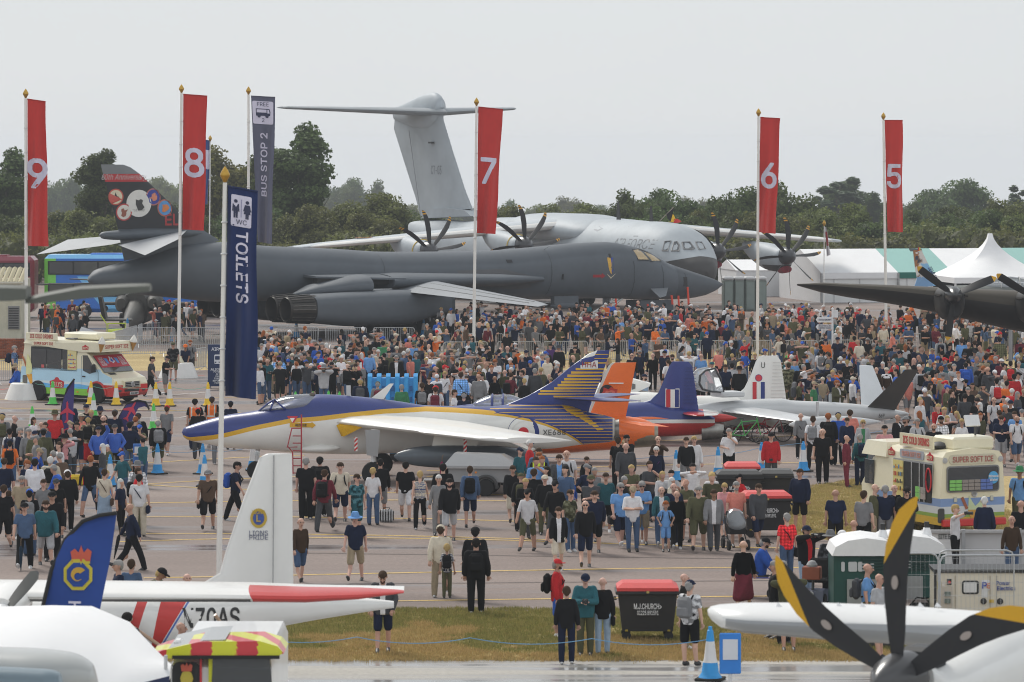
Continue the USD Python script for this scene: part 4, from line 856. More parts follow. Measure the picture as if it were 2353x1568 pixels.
# wings
for s in (1,-1):
 r0,tp = hu.inv(*ZA([(1395,725)])[0],.75),hu.inv(976.6 + 640 * .2686,775.6 + 860 * .2686,5.1)
 tz = hu.inv(976.6 + 1265 * .2686,775.6 + 882 * .2686,5.1)
 secs = [(r0[0] + .5,.2,r0[1] + .05,4.5,.1),(r0[0],.75,r0[1],4.2,.095)]
 xk = r0[0] - 2.62
 for u in (.25,.5,.56,.75,.92,1.0):
  y = .75 + 4.35 * u; lx = r0[0] + (tp[0] - r0[0]) * u + (.22 if u > .52 else 0); ch = 4.2 + (lx - r0[0]) * 1.0 - (tz[0] - r0[0] + 4.2) * u; ch = max(lx - (r0[0] - 4.2 + (tz[0] - (r0[0] - 4.2)) * u),.5)
  secs.append((lx - (.35 if u == 1 else 0),y,r0[1] + (tz[1] - r0[1]) * u,ch - (.35 if u == 1 else 0),.085))
 wm = wing(secs,11,WT)
 if s < 0: wm = wm.mirror()
 wp = put(t,'wing',wm,M_gloss,40)
 hp = [hu.inv(*q,y) for q,y in ((ZB([(1100,520)])[0],.15),(ZB([(1580,548)])[0],1.8),(ZB([(1850,546)])[0],1.8),(ZB([(1470,545)])[0],.15))]
 pts = A([(a,y * s,b) for (a,b),y in zip(hp,(.1,1.75,1.75,.1))]); pts[:,2] = [hp[0][1],hp[1][1] + .02,hp[1][1] + .02,hp[0][1]]
 put(t,'tailplane',hull(np.vstack([pts,pts.mean(0) * .5 + pts * .5 + [0,0,.06],pts.mean(0) * .5 + pts * .5 - [0,0,.06]]),BL),M_gloss,25)
 # drop tanks on pylons
 a0 = hu.inv(905,1049,2.7)[0]; zt_ = hu.inv(960,1049,2.7)[1]
 put(t,'drop_tank',fuse(smooth_st([[a0,zt_,.02,.02,.02],[a0 - .15,zt_,.14,.14,.14],[a0 - .8,zt_,.31,.31,.31],[a0 - 1.6,zt_,.36,.36,.36],[a0 - 3.2,zt_,.34,.34,.34],[a0 - 4.4,zt_,.16,.16,.16],[a0 - 4.8,zt_,.03,.03,.03]],4),22,(0.07,0.085,0.1)).move((0,2.7 * s,0)),M_gloss,50)
 px0 = hu.inv(1000,1000,2.7)[0]; zw = hu.inv(1000,1003,2.7)[1]
 put(t,'tank_pylon',prism([(px0,zw + .12),(px0 + .12,zt_ + .25),(px0 - 1.3,zt_ + .3),(px0 - 1.5,zw + .12)],.12,(0.66,0.65,0.6),'xz').move((0,2.7 * s - .06,0)),M_gloss)
 gx = hu.inv(858,1060,1.9)[0]
 put(t,'main_gear',merge(tube([(gx,1.9 * s,1.75),(gx,1.9 * s,.35)],.08,8,(0.55,) * 3),prism([(gx - .22,1.75),(gx + .25,1.75),(gx + .2,.95),(gx - .15,.9)],.03,(0.3,) * 3,'xz').move((0,2.02 * s,0))),M_paint)
 w_,h_ = wheel(.37,.2); put(t,'wheel',merge(w_,h_).move((gx,1.9 * s,.37)),M_rubber,40)
 put(t,'flap',hull([(px0 - 1.6,1.0 * s,zw + .1),(px0 - 1.6,2.6 * s,zw + .05),(px0 - 3.1,1.0 * s,zw - .55),(px0 - 3.0,2.6 * s,zw - .5),(px0 - 1.6,1.0 * s,zw + .16),(px0 - 1.6,2.6 * s,zw + .12),(px0 - 3.1,1.0 * s,zw - .5),(px0 - 3.0,2.6 * s,zw - .45)],(0.5,0.49,0.45)),M_gloss)
 put(t,'intake_cover',hull([(r0[0] - .05,.72 * s,r0[1] - .05),(r0[0] - .9,1.35 * s,r0[1] - .08),(r0[0] - .1,.72 * s,r0[1] - .45),(r0[0] - .2,.9 * s,r0[1] - .45),(r0[0] + .05,.8 * s,r0[1] - .1)],YE),M_cloth)
nx = hu.inv(596,1033)[0]
put(t,'nose_gear',tube([(nx,0,1.5),(nx + .1,0,.35)],.07,8,(0.55,) * 3),M_paint); w_,h_ = wheel(.3,.18); put(t,'wheel',merge(w_,h_).move((nx + .1,0,.3)),M_rubber,40)
gp = body_from(hu,ZA([(1085,945),(1140,925),(1250,915),(1370,925),(1420,938)]),ZA([(1085,965),(1140,985),(1250,990),(1370,968),(1420,945)]),[(690,.1),(730,.24),(783,.02)],WT,y=.45,n=16,k=2); gp.move((0,.45,0)); put(t,'blister_fairing',gp,M_gloss,50)
for q,h in ((ZA([(1760,475)])[0],.45),):
 x,z = hu.inv(*q); put(t,'aerial_fin',hull([(x + .35,-.03,z - .2),(x - .1,-.03,z - .2),(x - .3,0,z + .3),(x - .42,0,z + .3),(x + .35,.03,z - .2),(x - .1,.03,z - .2)],WT),M_gloss)
x,z = hu.inv(*ZA([(1485,465)])[0]); put(t,'aerial_fin',box(.14,.05,.42,(x,0,z - .22),(0.5,) * 3),M_gloss)
x,z = hu.inv(*ZA([(1020,700)])[0]); put(fp,'warning_triangle',to_side(prism([(x - .18,z + .14),(x + .18,z + .14),(x,z - .16)],.004,(0.5,0.03,0.05),'xz'),fz,1,.008),M_plastic)
put(fp,'warning_triangle',to_side(prism([(x - .08,z + .08),(x + .08,z + .08),(x,z - .06)],.004,WT,'xz'),fz,1,.012),M_plastic)
x,z = hu.inv(*ZA([(1110,738)])[0]); put(fp,'rescue_arrow',to_side(prism([(x + .42,z - .07),(x + .42,z + .07),(x - .28,z + .07),(x - .28,z + .11),(x - .42,z),(x - .28,z - .11),(x - .28,z - .07)],.004,YE,'xz'),fz,1,.008),M_plastic)
letters(fp,fz,'RESCUE',ZA([(1095,738)])[0],.075,(0.05,) * 3,.36,True,.014)
for (px,py0,py1),y in (((818,1005,1037),1.8),((1069,1009,1041),3.6)):
 x,z = hu.inv(px,py0,y); z2 = hu.inv(px,py1,y)[1]
 m = box(.1,.02,z - z2,(x,y,z2),(0.5,0.03,0.03)); v,f = trimesh.remesh.subdivide_to_size(m.v,m.f,.08); m = Mesh(v,f,(0.5,0.03,0.03)); paint(m,lambda v: np.sin((v[:,2] + v[:,0]) * 45) - .2,WT); put(t,'warning_streamer',m,M_flag)
# red boarding ladder
lx,lz = hu.inv(*ZA([(1082,660)])[0],1.05); lad = thing('boarding_ladder','red tubular boarding ladder hooked on the blue and white jet cockpit','ladder',(hu.X + lx * hu.c - 1.05 * hu.s,hu.Y + lx * hu.s + 1.05 * hu.c,0))
s_ = hu.dist(lx,1.05) / FX; X = lambda zx: (402 + zx * .2686 - 402 - 1082 * .2686) * s_; Z = lambda zy: HC - (775.6 + zy * .2686 - HY) * s_
rc = (0.36,0.03,0.04)
put(lad,'rail',tube([(0,0,Z(660)),(0,-.05,Z(1160))],.025,6,rc),M_paint); put(lad,'rail',tube([(X(1000),.02,Z(775)),(X(965),-.05,Z(930)),(X(1008),-.1,Z(980)),(X(1012),-.1,Z(1165))],.022,6,rc),M_paint)
for zy in (778,843,905,970,1035,1098,1160): put(lad,'rung',tube([(X(1000 if zy < 800 else 1008),0,Z(zy)),(0,-.02,Z(zy))],.02,6,rc),M_paint)
put(lad,'stay',tube([(X(1000),.0,Z(780)),(X(962),-.1,Z(940)),(X(1050),-.1,Z(935))],.02,6,rc),M_paint)

# ---------------------------------------------------------------- other jets of the row
def side_gear(cr,t,xs):
 for x,y,r in xs:
  put(t,'gear_leg',tube([(x,y,1.3),(x,y,r)],.06,8,(0.5,) * 3),M_paint); w_,h_ = wheel(r,.17); put(t,'wheel',merge(w_,h_).move((x,y,r)),M_rubber,40)
def jp(cr,label,C,top,bot,fin_le,fin_te,x_end,near_tip,tail_root,lower,fc,band=None,tank=None):
 t = cr.thing('trainer_jet',label)
 fz = body_from(cr,top,bot,[(cr_nose(cr),.05),(cr_px(cr,4.2),.5),(cr_px(cr,2),.68),(cr_px(cr,-1),.62),(x_end - 60,.42),(x_end,.34)],C,n=32,k=5)
 paint(fz,lambda v: cr.inv(x_end - 30,lower)[1] + .0 - v[:,2] + (.13 if band else 0),WT if band else RD)
 if band: paint(fz,lambda v: cr.inv(x_end - 30,lower)[1] - v[:,2],RD)
 fp = put(t,'fuselage',fz,M_gloss,50)
 zz = cr.inv(x_end,(tail_root[1] + 45))[1]; xe = cr.inv(x_end,980)[0]
 put(t,'jet_pipe',lathe([(.36,.5),(.31,-.15),(.27,-.3),(.24,-.25),(.22,.3),(.02,.35)],24,(0.4,0.39,0.36),'x').move((xe,0,zz + .1)),M_bare,40)
 fn = fin_from(cr,fin_le,fin_te,np.linspace(.22,.1,len(fin_le)),fc,n=11); fi = put(t,'fin',fn,M_gloss,40)
 a,b = A(fin_te[1]),A(fin_te[-2]); h0,h1 = cr.inv(*(a * .62 + A(fin_le[1]) * .38)),cr.inv(*(b * .62 + A(fin_le[-2]) * .38))
 for k in range(11):
  u = (k + .5) / 11; x,z = A(h0) * (1 - u) + A(h1) * u; w = .55 - .2 * u
  put(fi,'rudder_rib',to_side(box(w,.012,.018,(x - w * .7,0,z),tuple(A(fc) * .8)),fn,1,.012),M_gloss)
 for s in (1,-1):
  r0 = cr.inv(*tail_root,.3); tp = cr.inv(*near_tip,1.95)
  hm = wing([(r0[0],.2,r0[1],1.35,.11),(r0[0] - .25,1.75,r0[1] + .05,1.0,.1),(r0[0] - .5,1.95,r0[1] + .05,.6,.09)],9,RD); paint(hm,lambda v: r0[0] - .78 - v[:,0],WT)
  put(t,'tailplane',hm if s > 0 else hm.mirror(),M_gloss,40)
  wm = wing([(1.9,.5,.95,2.3,.14),(1.7,4.6,1.02,1.5,.12),(1.5,4.9,1.02,1.1,.1)],9,C); put(t,'wing',wm if s > 0 else wm.mirror(),M_gloss,40)
  if tank:
   q,z = cr.inv(*tank,5.0); put(t,'tip_tank',fuse(smooth_st([[q + 3.2,z,.02,.02,.02],[q + 2.8,z,.14,.14,.14],[q + 1.6,z,.2,.2,.2],[q + .5,z,.15,.15,.15],[q,z,.02,.02,.02]],3),14,RD).move((0,s * 5.0,0)),M_gloss,40)
 side_gear(cr,t,[(.6,1.6,.3),(.6,-1.6,.3),(3.9,0,.24)])
 return t,fz,fp,fn,fi
cr_nose = lambda cr: CX + FX * (cr.X + 5.1 * cr.c) / cr.dist(5.1)
cr_px = lambda cr,x: CX + FX * (cr.X + x * cr.c) / cr.dist(x)
ZC = lambda l: [(1321.4 + a * .2197,804.3 + b * .2197) for a,b in l]
def nosed(top_t,bot_t,cr,zn,dome=1.0):
 """adds the hidden front half: cockpit hump and nose"""
 n = cr_nose(cr); f = lambda x,z: (cr_px(cr,x),HY + (HC - z) * FX / cr.dist(x))
 return [f(5.1,zn),f(5.0,zn + .14),f(4.2,zn + .3),f(3.3,zn + .38),f(2.4,zn + .42),f(.6,zn + .44)] + top_t,[f(5.1,zn),f(5.0,zn - .16),f(4.2,zn - .4),f(3.0,zn - .58),f(1.0,zn - .62)] + bot_t
jb = Craft(178,(1644,965),-5.1,(1000,965),5.1)
tt,bb = nosed(ZC([(560,553),(740,545),(1000,600),(1290,628),(1400,668),(1460,700)]),ZC([(500,925),(820,912),(1230,893),(1340,880),(1460,790)]),jb,1.0)
t,fz,fp,fn,fi = jp(jb,'dark blue over red trainer jet with a roundel fin flash',BL,tt,bb,ZC([(600,575),(780,530),(870,450),(940,290),(985,170),(1020,120)]),ZC([(1295,640),(1288,600),(1270,470),(1245,290),(1225,170),(1185,122)]),1644,(1682,957),(1567,951),971,BL,True)
for a,b,c in ((952,998,(0.5,0.03,0.04)),(998,1044,WT),(1044,1086,BL)):
 q = jb.pts(ZC([(a,412),(b,412),(b,598),(a,598)])); put(fi,'fin_flash',to_side(prism(q,.003,c,'xz'),fn,1,.010),M_plastic)
q = jb.pts(ZC([(944,404),(1092,404),(1092,606),(944,606)])); put(fi,'fin_flash',to_side(prism(q,.003,WT,'xz'),fn,1,.005),M_plastic)
def cockpit_glass(cr,t,x0,x1,z,frame,h=.52,w=.5):
 cv = fuse(smooth_st([[x0,z,.04,.04,.02],[x0 - .35,z,w * .75,h * .62,.03],[x0 - .9,z,w,h,.04],[(x0 + x1) / 2 - .3,z,w,h,.04],[x1 + .4,z,w * .8,h * .7,.03],[x1,z,.06,.06,.02]],5),22,(.5,) * 3)
 put(t,'canopy',cv,M_canopy,60)
 for x in (x0 - .85,(x0 + x1) / 2 - .1): put(t,'canopy_frame',tube([(x,w * 1.01 * math.cos(a),z + h * 1.01 * math.sin(a)) for a in np.linspace(0,math.pi,14)],.04,6,frame),M_paint)
 for k,x in enumerate((x0 - 1.1,x0 - 2.1)):
  if x > x1 + .4: put(t,'seat',merge(box(.2,.4,.75,(x - .2,0,z - .45),(0.05,) * 3,.05),box(.16,.3,.25,(x - .2,0,z + .18),(0.3,0.2,0.1),.04)),M_cloth)
x0,z0 = jb.inv(1078,934); cockpit_glass(jb,t,x0,jb.inv(1222,934)[0],z0 - .05,BL,.48,.52)
jw = Craft(178,(1818,955),-5.1,(1195,955),5.1)
tt,bb = nosed(ZC([(1280,480),(1500,478),(1640,475),(1760,520),(2000,548),(2210,548),(2330,600)]),ZC([(1400,880),(1600,850),(1900,832),(2150,805),(2250,790),(2330,640)]),jw,1.05)
t,fz,fp,fn,fi = jp(jw,'white over red trainer jet marked XW324',WT,tt,bb,ZC([(1600,500),(1690,470),(1770,400),(1835,270),(1890,120),(1930,65)]),ZC([(2222,590),(2212,545),(2195,420),(2170,250),(2150,110),(2110,60)]),1818,(1848,940),(1774,936),955,WT,None,(1693,961))
for a,b,c in ((1856,1898,(0.5,0.03,0.04)),(1943,1984,BL)):
 q = jw.pts(ZC([(a,335),(b,335),(b,523),(a,523)])); put(fi,'fin_flash',to_side(prism(q,.003,c,'xz'),fn,1,.008),M_plastic)
roundel(fi,fn,ZC([(1920,292)])[0],((.135,(0.1,0.03,0.2)),(.115,(0.55,0.04,0.05))),jw,'badge')
letters(fi,fn,'U',ZC([(1965,158)])[0],.21,(0.04,) * 3,.14,False,.008,cr=jw); letters(fp,fz,'XW324',ZC([(1742,685)])[0],.22,(0.03,) * 3,.7,False,.008,cr=jw)
roundel(fp,fz,ZC([(1360,650)])[0],((.19,BL),(.14,WT),(.06,(0.5,0.03,0.04))),jw)
x,z = jw.inv(*ZC([(1453,613)])[0]); put(fp,'vent',to_side(box(.13,.02,.07,(x,0,z - .035),DK),fz,1,.006),M_matt)
# orange jet behind the striped tail
jo = Craft(178,(1506,985),-5.2,(790,985),5.4)
tt,bb = nosed(ZC([(-300,640),(100,660),(440,685),(700,720),(830,775)]),ZC([(-700,1090),(-200,1085),(160,1060),(450,1040),(650,1016),(760,985),(830,960)]),jo,.95)
t = jo.thing('orange_jet','bright orange jet whose fin rises behind the striped tail','aircraft')
fz = body_from(jo,tt,bb,[(cr_nose(jo),.05),(cr_px(jo,4),.5),(cr_px(jo,0),.7),(1400,.55),(1500,.4)],OR,n=30,k=5); fp = put(t,'fuselage',fz,M_gloss,50)
xe,ze = jo.inv(1492,1000); put(t,'jet_pipe',lathe([(.44,.5),(.4,-.1),(.36,-.3),(.3,-.25),(.28,.3),(.02,.35)],24,(0.3,0.28,0.22),'x').move((xe,0,ze)),M_bare,40)
fn = fin_from(jo,ZC([(120,680),(150,610),(230,430),(300,270),(350,165),(385,135)]),ZC([(530,700),(540,655),(575,480),(605,310),(632,170),(640,130)]),np.linspace(.2,.1,6),OR,n=11); paint(fn,lambda v: (lambda l: v[:,0] - np.interp(v[:,2],l[:,1],l[:,0]) + .1)(jo.pts(ZC([(120,680),(150,610),(230,430),(300,270),(350,165),(385,135)]))),(0.5,0.48,0.44))
fi = put(t,'fin',fn,M_gloss,40)
r_ = np.random.default_rng(4); x,z = jo.inv(*ZC([(350,450)])[0])
roundel(fi,fn,ZC([(335,440)])[0],((.25,(0.015,) * 3),),jo,'badge')
for k,(sx,c) in enumerate(((.30,(0.4,0.03,0.02)),(.17,(0.55,0.12,0.08)),(.08,(0.05,) * 3))):
 g = [(x - .06 + sx * q * math.cos(a),z - .04 + sx * .9 * q * math.sin(a)) for a,q in zip(np.linspace(0,6.28,16)[:-1],r_.uniform(.6,1.15,15))]; put(fi,'badge_emblem',to_side(prism(g,.003,c,'xz'),fn,1,.012 + .004 * k),M_plastic)
x,z = jo.inv(*ZC([(415,348)])[0]); put(fi,'fin_probe',tube([(x + .2,.12,z),(x - .3,.12,z)],.025,6,WT),M_gloss)
letters(fp,fz,'MM54',ZC([(480,885)])[0],.085,(0.15,0.05,0.02),.3,False,.008,cr=jo)
for s in (1,-1):
 pts = A([(*jo.inv(*q,y),y) for q,y in zip(ZC([(430,700),(800,745),(990,805),(700,790),(430,780)]),(.4,1.6,2.0,1.7,.4))])[:,[0,2,1]]; pts[:,1] *= s; pts[:,2] = [pts[0,2] - .15,pts[2,2] + .02,pts[2,2],pts[2,2] + .02,pts[0,2] - .18]
 put(t,'tailplane',hull(np.vstack([pts,pts * .5 + pts.mean(0) * .5 + [0,0,.07]]),OR),M_gloss,25)
 wm = wing([(2.2,.6,1.1,2.6,.13),(1.8,5.0,1.3,1.5,.12)],9,OR); put(t,'wing',wm if s > 0 else wm.mirror(),M_gloss,40)
side_gear(jo,t,[(.2,1.2,.3),(.2,-1.2,.3),(3.6,0,.24)])
cockpit_glass(jo,t,3.6,1.2,1.25,OR,.35,.42)
# pale grey jet with a V tail
jf = Craft(207,(2090,951),-5.0,(1556,965),5.06)
ZD = lambda l: [(1781 + a * .1465,815.8 + b * .1465) for a,b in l]
PG = (0.5,0.51,0.51)
t = jf.thing('v_tail_jet','pale grey jet with a V shaped tail, number 569')
ft,fb = nosed(ZD([(-200,690),(200,706),(800,735),(1400,782),(1700,820),(1900,860),(2040,892),(2110,920)]),ZD([(-200,1060),(400,1050),(1000,1060),(1500,1040),(1800,1000),(2000,955),(2080,935),(2110,920)]),jf,.95)
fz = body_from(jf,ft,fb,[(cr_nose(jf),.05),(cr_px(jf,3.5),.45),(cr_px(jf,0),.5),(1960,.38),(2060,.2),(2090,.02)],PG,n=28,k=5); fp = put(t,'fuselage',fz,M_gloss,50)
bl_,tl_,tt_,bt_ = [jf.inv(*q,y) for q,y in zip(ZD([(1430,850),(2040,235),(2250,235),(1890,870)]),(.2,1.6,1.6,.2))]
for s,c in ((1,(0.05,0.048,0.045)),(-1,(0.6,0.62,0.63))):  # shade on the near fin's outer face is put into its dark colour
 pr = []
 for (l,r2,y) in ((bl_,bt_,.15),(tl_,tt_,1.6)):
  f = airfoil(8,1.0); ch = l[0] - r2[0]; w = .1 if y < 1 else .06
  pr.append(np.stack([l[0] - f[:,0] * ch,y + f[:,1] * w * 1.2,l[1] + f[:,0] * (r2[1] - l[1]) + f[:,1] * w * .8],-1))
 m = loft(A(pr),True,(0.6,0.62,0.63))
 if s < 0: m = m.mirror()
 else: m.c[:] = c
 put(t,'tail_fin',m,M_gloss,30,'near side tail fin, its outer face shade put into a dark colour' if s > 0 else None)
 x1t = jf.inv(*ZD([(1650,1045)])[0],5.9); xs = x1t[0]
 put(t,'tip_tank',fuse(smooth_st([[xs,x1t[1],.02,.02,.02],[xs + .9,x1t[1],.17,.17,.17],[xs + 2.0,x1t[1] + .02,.25,.25,.25],[xs + 3.2,x1t[1] + .02,.2,.2,.2],[xs + 3.8,x1t[1],.03,.03,.03]],4),18,PG).move((0,5.9 * s,0)),M_gloss,50)
 wm = wing([(xs + 3.4,.4,x1t[1] + .15,2.1,.13),(xs + 2.9,5.7,x1t[1] + .02,1.3,.11)],9,PG); put(t,'wing',wm if s > 0 else wm.mirror(),M_gloss,40)
letters(fp,fz,'569',ZD([(1605,945)])[0],.14,(0.06,) * 3,.26,False,.008,cr=jf)
kx = [jf.inv(*q) for q in ZD([(1720,1040),(1720,1085),(1900,1050),(2085,965),(2090,935)])]; put(t,'ventral_keel',prism(kx,.08,PG,'xz').move((0,-.04,0)),M_gloss)
x,z = jf.inv(*ZD([(865,735)])[0]); put(t,'blade_aerial',box(.1,.05,.32,(x,0,z - .03),(0.35,0.37,0.38)),M_gloss)
roundel(fp,fz,ZD([(735,1000)])[0],((.16,(0.55,0.4,0.05)),(.125,(0.5,0.04,0.04))),jf)
side_gear(jf,t,[(-.2,1.2,.27),(-.2,-1.2,.27),(3.2,0,.2)])
# its raised canopy
xc,zc = jf.inv(1634,901);
for q0,mat_,c in (([(1598,880),(1600,862),(1612,851),(1634,846),(1646,868),(1655,901),(1625,899),(1606,894)],M_canopy,(.5,) * 3),):
 p = jf.pts(q0); put(t,'raised_canopy',prism(p,.5,c,'xz').move((0,-.25,0)),mat_)
 for y in (-.28,.28): put(t,'canopy_frame',tube([(a,y,b) for a,b in np.vstack([p,p[:1]])],.045,6,(0.02,) * 3 if y > 0 else (0.4,) * 3),M_paint)
put(t,'cockpit_sill',box(1.0,.9,.2,(jf.inv(1672,905)[0],0,jf.inv(1672,912)[1]),PG,.05),M_gloss)
# small white jet with its nose canopy raised
js = Craft(178,(1512,920),-3.0,(1300,920),.6)
t = js.thing('white_jet','white light jet with raised canopy behind the orange fin')
fz = body_from(js,ZC([(-140,560),(200,540),(420,520),(565,480),(690,425),(790,440),(850,470),(880,500)]),ZC([(-140,700),(200,720),(600,720),(850,640),(880,540)]),[(1290,.1),(1400,.5),(1480,.4),(1514,.1)],WT,n=24,k=2); fp = put(t,'fuselage',fz,M_gloss,50)
x,z = js.inv(*ZC([(655,503)])[0])
put(fp,'stencil_panel',to_side(prism(rrect(.17,.17,.02),.003,(0.4,0.04,0.05),'xz').move((x,0,z)),fz,1,.006),M_plastic); put(fp,'stencil_panel',to_side(prism(rrect(.12,.12,.02),.003,WT,'xz').move((x,0,z)),fz,1,.010),M_plastic)
p = js.pts(ZC([(600,300),(640,310),(790,350),(780,375),(600,460),(570,455)])); put(t,'raised_canopy',prism(p,.7,WT,'xz').move((0,-.35,0)),M_gloss)
p = js.pts(ZC([(596,345),(632,355),(630,400),(592,412)])); put(t,'canopy_pane',prism(p,.74,(0.05,) * 3,'xz').move((0,-.37,0)),M_dark_glass)
for s in (1,-1):
 wm = wing([(-.3,.4,1.2,1.6,.12),(-.6,3.0,1.3,1.0,.11)],7,WT); put(t,'wing',wm if s > 0 else wm.mirror(),M_gloss,40)
side_gear(js,t,[(-1.2,.9,.25),(-1.2,-.9,.25),(.3,0,.2)])
# ================================================================ flags, tents, buses, barriers, cones
NAVY,GREYB,FRED,FWH = (0.012,0.026,0.10),(0.105,0.11,0.16),(0.5,0.032,0.026),(0.62,0.6,0.72)
def flagpole(name,label,top,base,fl,cloth,marks,D_=None,group=None,r=.085,gold=True,drum=None):
 Y = D_ or D(base[1]); b = G(*base) if not D_ else P(base[0],HY + FX * HC / D_,D_); t = thing(name,label,'flag',b,0,group); s = Y / FX
 q = lambda px,py: A([(px - CX) * s - b[0],0.0,HC - (py - HY) * s])
 tp = q(*top); tp[1] = 0
 n = 8; put(t,'pole',tube([tp * k / n for k in range(n + 1)],np.linspace(r,r * .72,n + 1),10,(0.72,0.7,0.66)),M_paint,50)
 put(t,'finial',lathe([(.01,0),(.05,.02),(.06,.06),(.12,.16),(.12,.22),(.06,.33),(.01,.4)],12,(0.5,0.3,0.06)).move(tp),M_bare,50)
 for k in range(6): put(t,'tie',lathe([(r * .95,-.02),(r * 1.15,0),(r * .95,.02)],8,(0.6,) * 3).move(tp * (.5 + .08 * k)),M_plastic)
 TL,TR,BR,BL = [q(*c) for c in fl]; ph = (sum(map(ord,label)) % 7) * .9
 def at(u,v):
  u,v = A(u,float),A(v,float); p = ((TL[None] * (1 - u)[:,None] + TR[None] * u[:,None]) * (1 - v)[:,None] + (BL[None] * (1 - u)[:,None] + BR[None] * u[:,None]) * v[:,None])
  h = np.linalg.norm(TL - BL)
  p[:,1] += .17 * np.sin(u * 5.2 + ph + 1.3 * np.sin(v * 2.3 + ph)) * (.25 + v) + .075 * np.sin(u * 12 + v * 4 + ph) * (.35 + v); p[:,0] += .02 * np.sin(v * 9 + ph) * u
  return p
 nu,nv = 14,30; U,V = np.meshgrid(np.linspace(0,1,nu),np.linspace(0,1,nv)); v = at(U.ravel(),V.ravel())
 i,j = np.meshgrid(np.arange(nv - 1),np.arange(nu - 1),indexing='ij'); k = (i * nu + j).ravel(); f = np.stack([k,k + nu,k + nu + 1,k + 1],1)
 cl = put(t,'cloth',Mesh(v,f,cloth),M_flag,True)
 put(cl,'hem',tube(at(np.linspace(0,1,12),np.zeros(12)),.025,5,tuple(A(cloth) * .8)),M_flag)
 W,H = np.linalg.norm(TR - TL),np.linalg.norm(BL - TL)
 for m,cu,cv,c,nm,lift in marks:
  m = m.copy(); x,z = m.v[:,0],m.v[:,2]
  if m.v[:,0].max() - m.v[:,0].min() > .05:
   vv,ff = trimesh.remesh.subdivide_to_size(m.v,m.f,.18); m = Mesh(vv,ff,c); x,z = m.v[:,0],m.v[:,2]
  p = at(cu + x / W,cv - z / H); p[:,1] -= lift - (m.v[:,1] - m.v[:,1].min()) * .0; front = m.v[:,1] < m.v[:,1].mean(); p[front,1] -= .006; m.v = p; m.c[:] = c; put(cl,nm,m,M_flag)
 if drum:
  put(t,'base_drum',lathe([(.02,.7),(.62,.7),(.68,.66),(.93,.02),(.93,0),(.02,0)],28,(0.7,0.69,0.66)),M_plastic,40); put(t,'pole_socket',lathe([(.28,.7),(.12,1.0),(.02,1.0)],14,(0.62,0.58,0.42)),M_plastic,40)
 return t
def digit(s,h): return [(text(s,h,FWH,True),.5,.5,FWH,'numeral',.012)]
def nums(s,h,cu,cv): return [(text(s,h,FWH,True),cu,cv,FWH,'numeral',.015)]
RG = 'numbered red flags along the show ground'
flagpole('tall_flag','red vertical flag numbered 9 on a white pole by the ice cream van',(59,226),(61,918),[(63,228),(105,234),(110,567),(64,565)],FRED,nums('9',1.22,.5,.50),None,RG,drum=True)
flagpole('tall_flag','red vertical flag numbered 8 in front of the bomber tail',(417,214),(410,868),[(421,217),(475,221),(470,530),(419,528)],FRED,nums('8',1.28,.5,.50),None,RG,drum=True)
flagpole('tall_flag','red vertical flag numbered 7 in front of the transport fin root',(1095,244),(1088,850),[(1099,246),(1155,252),(1139,538),(1096,536)],FRED,nums('7',1.22,.5,.50),None,RG)
flagpole('tall_flag','red vertical flag numbered 6 beside the far propellers',(1743,268),(1740,838),[(1747,270),(1793,273),(1783,538),(1744,534)],FRED,nums('6',1.2,.5,.50),None,RG)
flagpole('tall_flag','red vertical flag numbered 5 in front of the green and white tents',(2030,276),(2037,800),[(2033,277),(2074,277),(2074,534),(2040,533)],FRED,nums('5',1.22,.5,.50),None,RG)
def rot90(m,d): return m.copy().rot('y',d)
BK = (0.04,0.045,0.09)
bus = merge(prism([(-.36,.16),(.36,.16),(.36,-.14),(.27,-.2),(-.36,-.2)],.004,BK,'xz'),prism([(-.33,.1),(.22,.1),(.22,-.04),(-.33,-.04)],.004,FWH,'xz').move((0,-.008,0)),prism([(.25,.1),(.33,.1),(.33,-.08),(.25,-.08)],.004,FWH,'xz').move((0,-.008,0)))
def icon_bus(k): return [(prism([(-.36 * k,.16 * k),(.33 * k,.16 * k),(.38 * k,0),(.36 * k,-.18 * k),(-.36 * k,-.2 * k)],.004,BK,'xz'),BK),(prism([(-.32 * k,.12 * k),(.18 * k,.12 * k),(.18 * k,-.03 * k),(-.32 * k,-.03 * k)],.004,FWH,'xz'),FWH),(prism([(.22 * k,.12 * k),(.30 * k,.12 * k),(.34 * k,-.06 * k),(.22 * k,-.06 * k)],.004,FWH,'xz'),FWH)] + [(prism([(cx + .085 * k * math.cos(a),-.2 * k + .085 * k * math.sin(a)) for a in np.linspace(0,6.28,15)[:-1]],.004,BK,'xz'),BK) for cx in (-.2 * k,.2 * k)]
mk = [(prism(rrect(1.06,1.12,.08),.004,FWH,'xz'),.48,.11,FWH,'panel',.012),(text('FREE',.19,BK),.48,.052,BK,'lettering',.02),(text('2',.19,BK),.48,.16,BK,'lettering',.02)] + [(m,.48,.105,c,'bus_symbol',.02 + .006 * i) for i,(m,c) in enumerate(icon_bus(1.0))]
mk += [(rot90(text('BUS STOP 2',.36,FWH,True,width=3.1),-90),.5,.465,FWH,'lettering',.015)]
flagpole('tall_flag','blue grey vertical flag reading BUS STOP 2',(571,218),(571,842),[(577,221),(633,224),(624,561),(592,556)],GREYB,mk,None)
WCm = [(prism(rrect(.5,.78,.04),.004,FWH,'xz'),.47,.108,FWH,'panel',.010),(text('WC',.115,BK),.49,.16,BK,'lettering',.018),(prism([(-.008,-.22),(.008,-.22),(.008,.22),(-.008,.22)],.004,BK,'xz'),.47,.095,(0.25,0.25,0.4),'divider',.018)]
